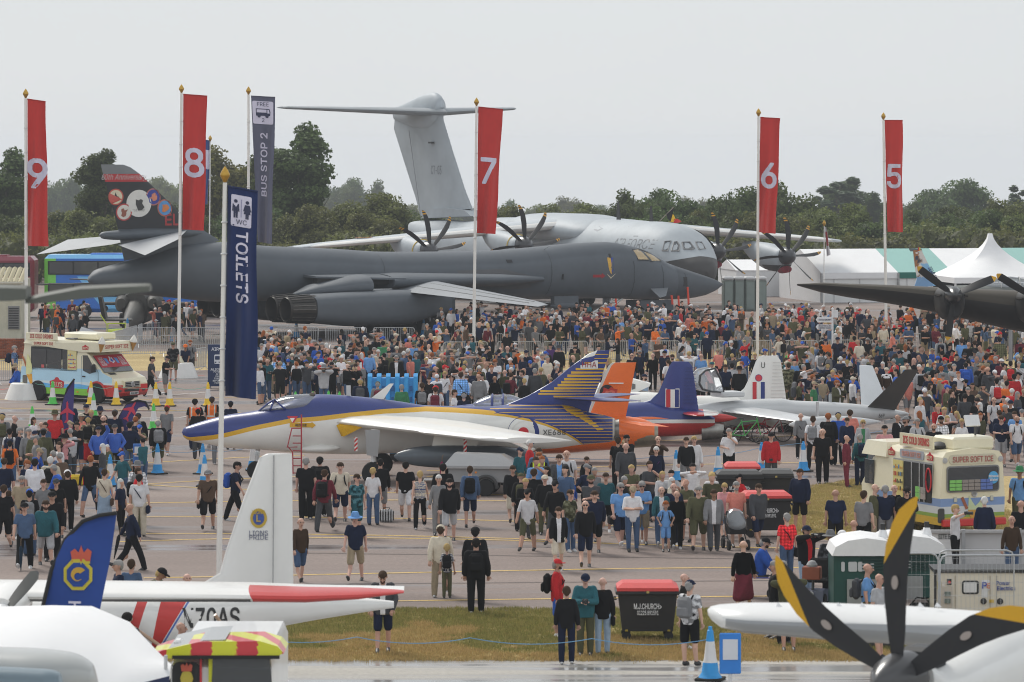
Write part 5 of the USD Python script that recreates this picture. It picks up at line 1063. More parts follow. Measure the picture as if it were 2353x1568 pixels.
man = [(-.075,.13),(.075,.13),(.09,-.06),(.06,-.06),(.055,.07),(.05,-.22),(.008,-.22),(0,-.03),(-.008,-.22),(-.05,-.22),(-.055,.07),(-.06,-.06),(-.09,-.06)]
lady = [(-.06,.13),(.06,.13),(.1,-.03),(.07,-.03),(.05,.05),(.085,-.1),(.04,-.1),(.04,-.22),(.006,-.22),(0,-.1),(-.006,-.22),(-.04,-.22),(-.04,-.1),(-.085,-.1),(-.05,.05),(-.07,-.03),(-.1,-.03)]
for cx,pl in ((.29,man),(.67,lady)):
 WCm += [(prism(pl,.004,BK,'xz'),cx,.10,BK,'figure_symbol',.018),(prism([(.045 * math.cos(a),.045 * math.sin(a)) for a in np.linspace(0,6.28,13)[:-1]],.004,BK,'xz'),cx,.063,BK,'figure_symbol',.018)]
WCm += [(rot90(text('TOILETS',.28,FWH,True,width=1.78),90),.52,.375,FWH,'lettering',.012)]
flagpole('tall_flag','navy vertical flag reading TOILETS on the nearest white pole',(517,420),(503,1330),[(523,428),(590,441),(591,917),(517,911)],NAVY,WCm,None,r=.075)
flagpole('small_flag','small far blue and white flag half hidden by the 8 flag',(483,325),(480,700),[(469,322),(485,324),(476,470),(466,470)],(0.03,0.06,0.2),[(prism(rrect(.3,1.3,.03),.004,FWH,'xz'),.6,.3,FWH,'panel',.012)],262,r=.05)
flagpole('small_flag','small far white flag with a red cross on a thin pole',(1894,520),(1893,712),[(1895,523),(1899,524),(1908,585),(1900,590)],(0.6,0.58,0.6),[(prism([(-.04,-.5),(.04,-.5),(.04,.5),(-.04,.5)],.004,FRED,'xz'),.55,.4,FRED,'red_cross',.012)],262,r=.04)
# feather flags
def feather(label,poly,pole,Y,base_py,cloth,marks):
 b = P(pole[0][0],HY + FX * HC / Y,Y); t = thing('feather_flag',label,'flag',b); s = Y / FX
 q = lambda px,py: ((px - CX) * s - b[0],HC - (py - HY) * s)
 m = prism([q(*p) for p in poly],.004,cloth,'xz'); v,f = trimesh.remesh.subdivide_to_size(m.v,m.f,.25); m = Mesh(v,f,cloth)
 wv = lambda v: .05 * np.sin(v[:,0] * 4 + v[:,2] * 2.2)
 m.v[:,1] += wv(m.v); cl = put(t,'cloth',m,M_flag,40)
 pp = [q(*p) for p in pole]; pp = [(pp[0][0],0.0)] + pp
 put(t,'pole',tube([(x,0,z) for x,z in pp],.035,6,(0.01,) * 3),M_plastic,50)
 put(t,'base',box(.7,.7,.05,(0,0,0),(0.02,) * 3),M_metal)
 for mm,(px,py),c,nm,lift in marks:
  mm = mm.copy(); x,z = q(px,py)
  vv,ff = trimesh.remesh.subdivide_to_size(mm.v,mm.f,.25); mm = Mesh(vv,ff,c); mm.move((x,0,z)); o = mm.v[:,1].copy(); mm.v[:,1] = wv(mm.v) - lift + o * .0 - .004 * (o < o.mean()); put(cl,nm,mm,M_flag)
PUR,PK = (0.055,0.045,0.16),(0.52,0.05,0.09)
plane_sym = [(0,.5),(.05,.42),(.06,.2),(.42,-.04),(.42,-.12),(.06,.0),(.045,-.3),(.16,-.42),(.16,-.47),(0,-.43),(-.16,-.47),(-.16,-.42),(-.045,-.3),(-.06,.0),(-.42,-.12),(-.42,-.04),(-.06,.2),(-.05,.42)]
ps = lambda k,a=0: prism(plane_sym,.004,PK,'xz').xf(np.diag([k * .8,1,k])).rot('y',a)
feather('purple feather flag with red airplane at the left, upright',[(171,872),(166,1050),(140,1054),(137,985),(143,930),(155,892)],[(139,1056),(137,985),(143,930),(155,892),(171,871)],134,1060,PUR,[(ps(.78),(155,948),PK,'plane_symbol',.014),(rot90(text('VIA',.36,PK,True),-90),(154,1010),PK,'lettering',.014)])
feather('purple feather flag with red airplane, drooping tip, behind the lanyard men',[(343,940),(332,934),(318,938),(306,960),(288,1076),(268,1072),(266,1000),(274,958),(292,928),(316,920),(335,924)],[(268,1078),(266,1000),(274,958),(292,928),(316,920),(335,924),(343,942)],133,1080,PUR,[(ps(.75,28),(300,945),PK,'plane_symbol',.014),(rot90(text('VIA',.36,PK,True),-80),(280,1018),PK,'lettering',.014)])
CGB,CGY = (0.022,0.06,0.25),(0.5,0.42,0.05)
oct_ = lambda r: [(r * math.cos(a),r * math.sin(a) * 1.08) for a in np.linspace(math.pi / 8,2 * math.pi + math.pi / 8,9)[:-1]]
crown_ = [(-.17,-.12),(.17,-.12),(.2,.08),(.12,.14),(.05,.06),(0,.2),(-.05,.06),(-.12,.14),(-.2,.08)]
feather('large blue feather flag with a crowned gold crest at lower left',[(268,1181),(252,1290),(222,1445),(92,1445),(97,1400),(118,1310),(150,1240),(190,1198),(230,1184)],[(88,1480),(97,1400),(118,1310),(150,1240),(190,1198),(230,1184),(268,1179)],62,1500,CGB,
 [(prism(oct_(.245),.004,CGY,'xz'),(180,1320),CGY,'crest',.012),(prism(oct_(.19),.004,CGB,'xz'),(180,1320),CGB,'crest',.018),(prism([(.138 * math.cos(a) * (1 - .03 * i),.138 * math.sin(a) * (1 - .03 * i)) for i,a in enumerate(np.linspace(.6,5.6,14))] + [(.06 * math.cos(a),.06 * math.sin(a) - .02) for a in np.linspace(5.0,.9,9)],.004,(0.5,0.3,0.05),'xz'),(180,1321),(0.5,0.3,0.05),'crest',.024),
     (prism(crown_,.004,(0.5,0.08,0.06),'xz').xf(np.diag([.82,1,.82])),(187,1277),(0.5,0.1,0.06),'crown_emblem',.012),(prism([(-.14,-.12),(.14,-.12),(.14,-.08),(-.14,-.08)],.004,CGY,'xz'),(187,1278),CGY,'crown_emblem',.018),(rot90(text('HM',.19,FWH,True),90),(172,1410),FWH,'lettering',.012)])
# ---------------------------------------------------------------- tents
def marquee():
 t = thing('marquee','long marquee with white and pale green roof bays behind the tail with an eagle','tent',P(1838,HY + FX * HC / 277,277),13)
 L,dp,ze,zr = 19.0,5.0,2.02,3.55
 x = 0.0
 for w,c in ((5.6,0),(4.0,1),(4.6,0),(4.8,1)):
  rc = (0.74,0.74,0.74) if c == 0 else (0.25,0.45,0.41); fc = (0.7,0.7,0.7) if c == 0 else (0.012,0.13,0.1)
  for s in (-1,1): put(t,'roof_panel',hull([(x,s * dp,ze),(x + w,s * dp,ze),(x,0,zr),(x + w,0,zr),(x,s * dp,ze + .04),(x + w,s * dp,ze + .04),(x,0,zr + .04),(x + w,0,zr + .04)],rc),M_vinyl,None,'pale green roof panel' if c else None)
  put(t,'valance',box(w - .04,.06,.42,(x + w / 2,-dp - .05,ze - .38),fc),M_vinyl)
  put(t,'wall_panel',box(w - .1,.04,ze - .35,(x + w / 2,-dp + .02,0),(0.66,0.66,0.65)),M_vinyl)
  for k in range(3): put(t,'wall_seam',box(.05,.03,ze - .4,(x + w * (k + .5) / 3,-dp - .02,0),(0.45,) * 3),M_vinyl)
  put(t,'post',box(.14,.14,ze,(x,-dp - .06,0),(0.3,) * 3),M_metal); x += w
 for e in (0,L): put(t,'gable',hull([(e,-dp,0),(e,dp,0),(e,-dp,ze),(e,dp,ze),(e,0,zr),(e + .04,0,zr - .1)],(0.68,) * 3),M_vinyl)
marquee()
def pagoda(px,Y,w,zt,label):
 b = P(px,HY + FX * HC / Y,Y); t = thing('pagoda_tent',label,'tent',b,8); h = w / 2; ze = 2.35; rings = []
 for u in np.linspace(0,1,9):
  k = (1 - u) ** 1.75 * (h - .12) + .12; z = ze + (zt - ze) * u
  rings.append([(k * a,k * b_,z) for a,b_ in ((-1,-1),(0,-1.0),(1,-1),(1,0),(1,1),(0,1),(-1,1),(-1,0))])
 put(t,'roof',loft(A(rings),True,(0.76,) * 3),M_vinyl,50); put(t,'valance',loft(A([[(h * 1.01 * a,h * 1.01 * b_,z) for a,b_ in ((-1,-1),(1,-1),(1,1),(-1,1))] for z in (ze - .35,ze + .02)]),False,(0.72,) * 3),M_vinyl)
 for a in (-1,1):
  for b_ in (-1,1): put(t,'leg',box(.12,.12,ze,(a * h * .98,b_ * h * .98,0),(0.6,) * 3),M_metal)
 put(t,'back_wall',box(w * .95,.05,ze - .1,(0,h * .95,0),(0.05,0.05,0.055)),M_vinyl)
pagoda(2275,256,6.4,5.15,'white pagoda tent with a tall pointed top at the right')
b = P(1700,HY + FX * HC / 286,286); t = thing('store_tent','low white tent behind the outer right propeller','tent',b,10)
put(t,'roof',hull([(-1,-3,1.9),(4.6,-3,1.9),(-1,3,1.9),(4.6,3,1.9),(-1,0,2.6),(4.6,0,2.6)],(0.74,) * 3),M_vinyl); put(t,'wall',box(5.5,5.9,1.9,(1.8,0,0),(0.66,) * 3),M_vinyl)
for k,px in enumerate((1672,1697,1722,1748)):
 t = thing('portable_toilet',f'grey green portable toilet cabin, {["first","second","third","fourth"][k]} from the left beyond the bomber nose','toilet cabin',P(px,HY + FX * HC / 259,259),4,'portable toilets beyond the bomber')
 put(t,'cabin',box(.66,1.1,2.0,(0,0,0),(0.16,0.19,0.17),.04),M_plastic); put(t,'roof',box(.72,1.2,.25,(0,0,2.0),(0.5,0.5,0.5),.1),M_plastic); put(t,'door',box(.5,.04,1.75,(0,-.56,.12),(0.2,0.24,0.22)),M_plastic)
# ---------------------------------------------------------------- buses
def bus_(label,x0px,x1px,toppx,Y,cols,dark,front):
 s = Y / FX; b = P(x0px,HY + FX * HC / Y,Y); L = (x1px - x0px) * s; h = HC - (toppx - HY) * s; t = thing('double_decker_bus',label,'bus',b)
 bd = box(L,2.5,h - .35,(L / 2,1.25,.35),cols[0],.25)
 for fld,c in cols[1]: paint(bd,fld,c)
 body = put(t,'body',bd,M_paint,30)
 n = max(3,int(L / 1.55));
 for z0 in (h - 1.25,1.35):
  put(body,'window_band',box(L - .5,.05,.86,(L / 2,-.005,z0),(0.012,) * 3),M_plastic)
  for k in range(n):
   w = (L - .6) / n; put(body,'window',box(w - .1,.03,.74,(.3 + w * (k + .5),-.035,z0 + .06),(.03,) * 3),M_dark_glass)
 for x in (L * .22,L * .75):
  tr_,hb_ = wheel(.48,.3); w = put(t,'wheel',tr_.move((x,.12,.48)),M_rubber,40); put(w,'hub',hb_.move((x,.12,.48)),M_metal,40)
 put(t,'roof_pod',box(L * .5,1.4,.1,(L / 2,1.25,h - .02),tuple(A(cols[0]) * 1.2)),M_paint)
 return t,L,h
BLU,LBL,GRN = (0.02,0.14,0.5),(0.16,0.45,0.75),(0.16,0.5,0.07)
t,L,h = bus_('blue double decker bus with a green end, behind the bomber tail',101,520,586,247,(BLU,[(lambda v: .75 - v[:,0],GRN),([lambda v: v[:,2] - 3.75],LBL),([lambda v: v[:,0] - 2.1 - (2.6 - v[:,2]) * .8,lambda v: 4.0 + (2.6 - v[:,2]) * .8 - v[:,0],lambda v: 2.62 - v[:,2]],LBL)]),0,0)
put(t,'end_window',box(.03,1.6,.8,(-.02,1.25,h - 1.3),(0.02,) * 3),M_dark_glass)
t,L,h = bus_('maroon coach behind the cream hut at the left edge',-180,78,590,247,((0.17,0.012,0.03),[]),0,0)
put(t,'lettering',text('BUS',.4,(0.4,0.12,0.14)).move((L - 1.3,-.06,1.95)),M_plastic)
put(t,'poster',box(.45,.02,.35,(L - 2.0,-.07,h - 1.15),(0.6,) * 3),M_plastic)
# ---------------------------------------------------------------- hut and brick wall
b = P(0,HY + FX * HC / 212,212); t = thing('hut','cream hut with corrugated roof and dark louvre at the left edge','building',b)
w = put(t,'wall',box(4.0,4.0,3.55,(-.85,2.0,0),(0.5,0.48,0.38)),M_chalk); f = put(w,'louvre_frame',box(.62,.06,1.25,(.75,-.03,.9),(0.2,) * 3),M_plastic)
for k in range(9): put(f,'louvre_slat',hull([(.48,-.09,.95 + k * .13),(1.02,-.09,.95 + k * .13),(.48,-.05,1.04 + k * .13),(1.02,-.05,1.04 + k * .13),(.48,-.06,.95 + k * .13),(1.02,-.06,.95 + k * .13)],(0.03,) * 3),M_plastic)
for k in range(14):
 x0 = -2.9 + k * .3; put(t,'roof_sheet',hull([(x0,-.35,3.45),(x0 + .27,-.35,3.45),(x0 - .0,2.2,4.15),(x0 + .27,2.2,4.15),(x0 + .13,-.35,3.53),(x0 + .13,2.2,4.23)],(0.42,0.38,0.26)),M_chalk)
put(t,'gutter',tube([(-3,-.4,3.42),(1.3,-.4,3.42)],.07,6,(0.5,0.48,0.4)),M_plastic)
b = P(0,HY + FX * HC / 199,199); t = thing('brick_wall','low red brick wall behind the left ice cream van','wall',b)
put(t,'mortar_core',box(7.0,.2,1.02,(-.2,.12,0),(0.3,0.28,0.25)),M_chalk); rb = random.Random(3); stf = Mesh(); nb = 0
for r_ in range(13):
 for k in range(31):
  x0 = -3.7 + k * .225 + (r_ % 2) * .11; c = A((0.26,0.085,0.05)) * rb.uniform(.6,1.25); bk = box(.205,.05,.066,(x0 + .1,.0 - rb.uniform(0,.01),.02 + r_ * .078),c)
  if r_ >= 4 and nb < 280 and x0 > -.4: put(t,'brick',bk,M_chalk); nb += 1
  else: stf.add(bk)
put(t,'brick',stf,M_chalk,kind='stuff')
# ---------------------------------------------------------------- crowd barriers
def barrier_mesh():
 g = (0.42,0.43,0.44); m = tube([(-1.1,0,.18),(-1.1,0,.98),(-1.07,0,1.06),(-1.0,0,1.1),(1.0,0,1.1),(1.07,0,1.06),(1.1,0,.98),(1.1,0,.18)],.02,6,g); m.add(tube([(-1.1,0,.2),(1.1,0,.2)],.02,6,g))
 bars = merge(*[tube([(x,0,.2),(x,0,1.1)],.012,4,g) for x in np.linspace(-1.02,1.02,22)])
 ft = [tube([(x,-.3,.02),(x,0,.2),(x,.3,.02)],.018,5,g) for x in (-.85,.85)]; return m,bars,ft
stage.CreateClassPrim('/World/_proto_barrier'); m_,b_,f_ = barrier_mesh()
put('/World/_proto_barrier','frame',m_,M_metal,50); put('/World/_proto_barrier','bars',b_,M_metal,50,kind='stuff'); [put('/World/_proto_barrier','foot',q,M_metal,50) for q in f_]
def instance(proto,name,loc,rz,label,cat,group,s=1.0):
 g = UsdGeom.Xform.Define(stage,numbered('/World/' + name)); g.AddTranslateOp().Set(Gf.Vec3d(*map(float,loc))); g.AddRotateZOp().Set(float(rz))
 if s != 1.0: g.AddScaleOp().Set((s,s,s))
 g.GetPrim().GetReferences().AddInternalReference(proto); g.GetPrim().SetInstanceable(True); setd(g.GetPrim(),label=label,category=cat,group=group)
BG = 'crowd barriers across the show ground'; rb = random.Random(8)
for row,pts in (('in the row below the bomber engines',[(300,800),(960,800)]),('in the row behind the left ice cream van',[(255,822),(575,820)]),('in the short row right of the left ice cream van',[(425,858),(487,850)]),('in the long row between the crowd and the straw grass',[(1000,838),(1140,836),(2090,832)]),('in the row below the dark wing propeller',[(2060,818),(2420,806)]),
                  ('in the kinked run beside the blue water barrier',[(958,868),(1040,862),(1085,845)]),('in the second row under the bomber wing tip',[(1060,815),(1260,817)]),('in the row in front of the brick wall',[(-40,886),(118,882)]),('in the curved row beyond the ice cream van roof',[(250,815),(330,790),(420,786)])):
 p = A([G(*q) for q in pts])[:,:2];
 for a,c in zip(p[:-1],p[1:]):
  L = np.linalg.norm(c - a); n = max(1,int(L / 2.25)); d = (c - a) / L
  for k in range(n):
   q = a + d * (k + .5) * L / n + A([0,rb.uniform(-.12,.12)]); instance('/World/_proto_barrier','crowd_barrier',(q[0],q[1],0),math.degrees(math.atan2(d[1],d[0])) + rb.uniform(-5,5),'galvanised steel crowd barrier ' + row,'barrier','barriers ' + row)
# ---------------------------------------------------------------- cones and ropes
def cone_proto(name,c):
 p = '/World/_proto_cone_' + name; stage.CreateClassPrim(p)
 prof = [(.001,1.0),(.035,.995),(.04,.93),(.055,.92),(.06,.88),(.115,.42),(.14,.3),(.16,.14),(.21,.07),(.22,.05),(.001,.05)]
 m = lathe(prof,18,c); paint(m,[lambda v: v[:,2] - .33,lambda v: .72 - v[:,2]],(0.66,0.65,0.64)); put(p,'cone',m,M_plastic,40); put(p,'base',box(.5,.5,.05,(0,0,0),(0.018,0.018,0.016),.015),M_rubber); return p
CONE = {k: cone_proto(k,c) for k,c in dict(blue=(0.03,0.28,0.62),green=(0.08,0.5,0.08),yellow=(0.78,0.5,0.02),red=(0.65,0.08,0.03)).items()}
for c,px,py,where in [('yellow',209,931,'left of the left van front wheel'),('yellow',267,932,'at the front wheel of the left ice cream van'),('yellow',358,934,'just right of the left ice cream van bumper'),('yellow',390,934,'beside the man in grey shorts by the van'),('yellow',478,934,'next to the navy information board'),('green',121,931,'in front of the left van rear wheel'),
 ('green',353,988,'beside the man with a red cap'),('green',74,995,'among the people at the far left'),('green',215,962,'behind the purple feather flags'),('green',36,874,'by the seated person at the left drum'),('green',679,958,'behind the blue jet canopy, leftmost of four tips'),('green',719,958,'behind the blue jet canopy, second of four tips'),('green',755,956,'behind the blue jet canopy, third of four tips'),('green',780,958,'behind the blue jet canopy, rightmost of four tips'),('green',1014,870,'right of the blue water barrier'),
 ('green',1807,866,'behind the people in camouflage'),('green',1941,862,'beside the thin white sign post'),('red',2188,822,'at the right hand barrier row'),('blue',2171,1011,'right of the V tail jet, tall in the crowd'),('blue',2118,1028,'below the V tail jet tip'),('blue',1650,1098,'left of the black bins, beside the ice cream eater'),('blue',1750,1086,'behind the photographer in a red jacket'),('blue',1846,1084,'below the pale grey jet wing'),('blue',1554,1106,'behind a man in grey shorts'),
 ('blue',362,1090,'with a rope, before the grey backpack'),('blue',466,1090,'under the blue nose of the striped jet'),('blue',470,1118,'just left of the TOILETS pole'),('blue',581,1082,'under the nose wheel of the striped jet'),('blue',858,1096,'beside the main wheel of the striped jet'),('blue',253,1118,'between the lanyard men and the checked shirt'),('blue',2,1128,'at the very left edge'),('blue',395,786,'below the bomber tail, left of the 8 pole'),('blue',293,772,'beside the yellow vest under the bomber'),('blue',105,772,'beyond the left ice cream van roof'),('blue',681,776,'below the bomber engine nozzles'),('blue',973,772,'below the bomber wing root'),('blue',1632,1563,'nearest to the camera on the wet concrete')]:
 instance(CONE[c],'traffic_cone',G(px,py),rb.uniform(0,90),f'{c} and white traffic cone {where}','traffic cone',None,1.0 if py < 1500 else 1.08)
def rope(label,pts,c=(0.12,0.3,0.5),hgt=.82):
 out = []
 for (a,ya),(b2,yb) in zip(pts[:-1],pts[1:]):
  p,q = G(a,ya),G(b2,yb)
  for k in range(10): u = k / 10; r_ = p * (1 - u) + q * u; out.append((r_[0],r_[1],hgt - .12 * 4 * u * (1 - u)))
 out.append((*G(*pts[-1])[:2],hgt)); put(None,'barrier_rope',tube(out,.008,4,c),M_plastic,label=label,cat='rope')
rope('pale blue rope strung between cones in front of the striped jet',[(-20,1126),(253,1118),(362,1090),(466,1090),(581,1082),(858,1096),(1210,1106),(1554,1106),(1750,1086),(2171,1011)]); rope('blue rope along the verge in front of the nearest bin',[(560,1556),(820,1558),(1080,1560),(1360,1562),(1632,1563)]); rope('green rope between the yellow cones by the left van',[(36,908),(121,931),(209,931),(267,932),(358,934),(390,934),(478,934)],(0.1,0.42,0.33))
# ---------------------------------------------------------------- signs
t = thing('information_board','navy information board with a bus symbol, left of the TOILETS pole','sign',G(500,893)); put(t,'board',box(.86,.06,1.86,(0,0,.1),(0.014,0.03,0.085)),M_plastic)
for s in (-.35,.35): put(t,'foot',box(.08,.6,.1,(s,0,0),(0.3,) * 3),M_metal)
W_ = (0.6,0.62,0.66)
for s,z,h in (('AIR T',1.75,.14),('ALIGHT',.85,.11),('FLYIN',.74,.075),('AI',.64,.075),('SW',.54,.075),('FAMI',.44,.075),('REFUEL',.34,.075),('HOS',.25,.075)): put(t,'lettering',text(s,h,W_,True).move((-.02,-.034,z)),M_plastic)
for m,c in icon_bus(.001): pass
put(t,'bus_symbol',prism(rrect(.3,.42,.06),.004,W_,'xz').move((0,-.037,1.3)),M_plastic); put(t,'bus_symbol',prism(rrect(.22,.16,.02),.004,(0.014,0.03,0.085),'xz').move((0,-.043,1.36)),M_plastic)
for s in (-.09,.09): put(t,'bus_symbol',box(.07,.006,.05,(s,-.045,1.14),(0.014,0.03,0.085)),M_plastic)
b = G(1913,858); t = thing('finger_post','white finger post with two arrow boards in the right hand crowd','sign',b); sc = b[1] / FX; zz = lambda py: HC - (py - HY) * sc
put(t,'post',merge(tube([(0,0,0),(0,0,zz(712))],.045,8,(0.72,) * 3),lathe([(.01,.12),(.06,.06),(.05,0),(.01,0)],10,(0.72,) * 3).move((0,0,zz(712)))),M_paint,50)
for lines,y0,y1,c in ((('STATIC AIRCRAFT',),729,741,(0.72,) * 3),(('BOOSTER CLUBS','(AIRCREW TRADING)'),746,757,(0.72,) * 3)):
 z0,z1 = zz(y1),zz(y0); bd = put(t,'arrow_board',prism([(0,z0),(0,z1),(-.72,z1),(-.8,(z0 + z1) / 2),(-.72,z0)],.03,c,'xz').move((0,-.07,0)),M_plastic)
 for k,s in enumerate(lines): put(bd,'lettering',text(s,.075 if len(lines) == 1 else .06,(0.03,0.03,0.08),True,width=.6).move((-.36,-.075,z0 + (z1 - z0) * ((.5) if len(lines) == 1 else (.72 - .45 * k)))),M_plastic)
put(t,'notice',box(.24,.03,.36,(.14,0,zz(730)),(0.72,) * 3),M_plastic)
# ---------------------------------------------------------------- blue water barrier
b = G(903,932); t = thing('water_barrier','bright blue plastic water filled barrier behind the jet canopy','barrier',b); C_ = (0.035,0.32,0.68); sc = b[1] / FX; Wd = 126 * sc
prof = [(-.62,0),(.62,0),(.62,.25),(.38,.45),(.3,1.15),(-.3,1.15),(-.38,.45),(-.62,.25)]
put(t,'body',prism([(a,z) for a,z in prof],Wd * .86,(0.03,0.28,0.6),'yz').move((-Wd * .43,0,0)),M_plastic)
for k in range(6):
 x = -Wd / 2 + Wd * (k + .5) / 6; pr = [(-.66,0),(.66,0),(.66,.3),(.46,.5),(.4,1.22),(.25,1.32),(.05,1.2),(-.05,1.2),(-.25,1.32),(-.4,1.22),(-.46,.5),(-.66,.3)]
 put(t,'rib',prism(pr,Wd * .075,C_,'yz').move((x - Wd * .04,0,0)),M_plastic)
for k in range(5):
 x = -Wd / 2 + Wd * (k + 1) / 6; put(t,'slot',box(Wd * .05,.02,.22,(x,-.47,.62),(0.012,0.1,0.28)),M_plastic); put(t,'slot',box(Wd * .05,.02,.22,(x,-.62,.18),(0.012,0.1,0.28)),M_plastic)
# ---------------------------------------------------------------- grey trailer
b = G(1100,1136); t = thing('box_trailer','grey box trailer with a sloped lid under the striped jet','trailer',b,-8); sc = b[1] / FX; g1,g2 = (0.24,0.245,0.25),(0.3,0.305,0.31)
put(t,'body',hull([(x,y,z) for x in (-.85,1.25) for y in (-.6,.6) for z in (.42,.85)] + [(1.35,y,.85) for y in (-.6,.6)],g1),M_paint); put(t,'lid',hull([(x,y,.87) for x in (-1.0,1.35) for y in (-.66,.66)] + [(-.72,y,1.28) for y in (-.3,.3)] + [(.75,y,1.25) for y in (-.3,.3)] + [(x,y,.92) for x in (-1.0,1.35) for y in (-.66,.66)],g2),M_paint)
put(t,'lid_rim',box(2.38,1.34,.05,(.18,0,.84),(0.36,) * 3),M_metal)
for s in (-1,1):
 tr_,hb_ = wheel(.26,.18,hub=(0.35,) * 3); w = put(t,'wheel',tr_.move((.32,s * .68,.26)),M_rubber,40); put(w,'hub',hb_.move((.32,s * .68,.26)),M_metal,40)
 put(t,'mudguard',tube([(.32 + .34 * math.cos(a),s * .68,.27 + .34 * math.sin(a)) for a in np.linspace(-.1,3.25,14)],.06,6,(0.05,) * 3),M_plastic)
put(t,'side_marker',lathe([(.03,-.01),(.035,0),(.03,.01),(.001,.012)],12,(0.8,0.25,0.02),'y').move((.0,-.61,.72)),M_plastic); put(t,'drawbar',tube([(-.85,0,.42),(-1.7,0,.42),(-1.75,0,.3)],.04,8,(0.4,) * 3),M_metal); tr_,hb_ = wheel(.24,.16); put(t,'spare_wheel',merge(tr_,hb_).rot('z',90).move((-1.02,-.2,.62)),M_rubber,40)
# ---------------------------------------------------------------- wheeled bins
def bin_(label,px,py,lid,txt,rz=0,open_=False,w=1.27,h=1.18):
 t = thing('wheeled_bin',label,'bin',G(px,py),rz); bk = (0.016,0.016,0.017)
 put(t,'body',hull([(x * k,y * k2,z) for z,k,k2 in ((.2,.86,.8),(h - .18,1,1)) for x in (-w / 2,w / 2) for y in (-.42,.42)],bk),M_plastic); put(t,'rim',box(w + .12,.96,.08,(0,0,h - .18),bk,.02),M_plastic)
 lm = hull([(x,y,h - .1) for x in (-w / 2 - .03,w / 2 + .03) for y in (-.47,.47)] + [(x,y,h - .03) for x in (-w / 2 - .03,w / 2 + .03) for y in (-.47,.47)] + [(x * .85,y,h + .06) for x in (-w / 2,w / 2) for y in (-.25,.42)],lid)
 put(t,'lid',lm,M_plastic)
 for x in (-w * .36,w * .36):
  for y in (-.3,.3): tr_,hb_ = wheel(.1,.05,hub=(0.3,0.25,0.05)); put(t,'castor',merge(tr_,hb_,box(.06,.08,.12,(0,0,.1),(0.35,0.26,0.04))).move((x,y,.1)),M_rubber)
 put(t,'lock',box(.06,.02,.05,(0,-.5,h - .14),(0.45,0.35,0.12)),M_metal)
 for k,s in enumerate(txt): put(t,'lettering',text(s,.115 if k == 0 else .09,(0.62,) * 3,True,width=(.6,.46)[k]).rot('x',-5).move((0,-.425,h - .43 - .14 * k)),M_plastic)
 for s in (-1,1): put(t,'handle',tube([(s * (w / 2 + .03),-.2,h - .3),(s * (w / 2 + .1),-.2,h - .3),(s * (w / 2 + .1),.2,h - .3),(s * (w / 2 + .03),.2,h - .3)],.02,6,bk),M_plastic)
RL = (0.55,0.055,0.05)
bin_('black wheeled bin with a red lid, nearest, on the grass verge',1487,1468,RL,('M.J.CHURCH>','01225 891591'),0); bin_('black wheeled bin with a red lid behind the man in a dark raincoat',1760,1233,RL,('M.J.CHURCH>','01225 891591'),3)
bin_('black wheeled bin with white lettering, left of the back pair of bins',1697,1178,(0.02,) * 3,('M.J.CHURCH>','01225 891591'),2); bin_('plain black wheeled bin, right of the back pair of bins',1783,1176,(0.03,) * 3,(),-3,w=.95); bin_('red lidded bin mostly hidden behind the back pair of bins',1705,1158,RL,(),0,w=1.0)
# ---------------------------------------------------------------- helicopter seen from behind, under the bomber tail
b = P(310,HY + FX * HC / 232,232); t = thing('attack_helicopter','dark olive helicopter seen from behind under the bomber tail','helicopter',b,90); OL = (0.055,0.052,0.045); s = 232 / FX; X = lambda px: -(px - 310) * s; Z = lambda py: HC - (py - HY) * s
put(t,'tail_boom',fuse([[-6.5,Z(741),.12,.2,.2],[-4,Z(735),.3,.4,.35],[-1,Z(728),.55,.7,.6],[0,Z(722),.6,.9,.7],[.3,Z(720),.6,.95,.7]],18,OL,2.4),M_matt,50)
put(t,'fuselage',fuse([[0,Z(715),.75,1.1,.9],[2,Z(712),.9,1.2,.9],[5,Z(722),.7,.9,.7],[7,Z(732),.3,.4,.3]],18,OL,2.8),M_matt,50)
for y in (X(300) + .5,X(342) - .3): put(t,'engine',fuse([[-.6,Z(697),.25,.3,.3],[0,Z(698),.42,.5,.5],[2.4,Z(700),.4,.45,.5]],14,OL,2.6).move((0,y,0)),M_matt,50)
put(t,'tail_fin',hull([(-6.8,X(267) - .1,Z(722)),(-5.6,X(267) - .1,Z(722)),(-7.4,X(263),Z(672)),(-6.5,X(263),Z(672)),(-6.8,X(267) + .12,Z(722)),(-5.6,X(267) + .12,Z(722)),(-7.4,X(263) + .2,Z(672))],OL),M_matt); put(t,'stabilator',box(.9,(331 - 200) * s,.12,(-7.0,X(265),Z(726)),(0.09,0.088,0.08),.04),M_matt)
for sg in (1,-1): put(t,'stub_wing',box(1.0,1.9,.16,(1.5,sg * 1.75 + X(330),Z(703)),OL,.05),M_matt); put(t,'weapon_pod',lathe([(.02,-.8),(.16,-.7),(.2,.5),(.02,.7)],10,OL,'x').move((1.5,sg * 2.5 + X(330),Z(712))),M_matt,40)
put(t,'rotor_mast',tube([(2,X(312),Z(690)),(2,X(312),Z(650))],.18,8,OL),M_matt)
for k in range(4): put(t,'rotor_blade',box(6.8,.5,.06,(3.7,0,0),OL).rot('z',40 + 90 * k).move((2,X(312),Z(652))),M_matt)
for sg in (1,-1): tr_,hb_ = wheel(.4,.28); put(t,'wheel',merge(tr_,hb_).move((3.5,sg * 1.1 + X(310),.4)),M_rubber,40)
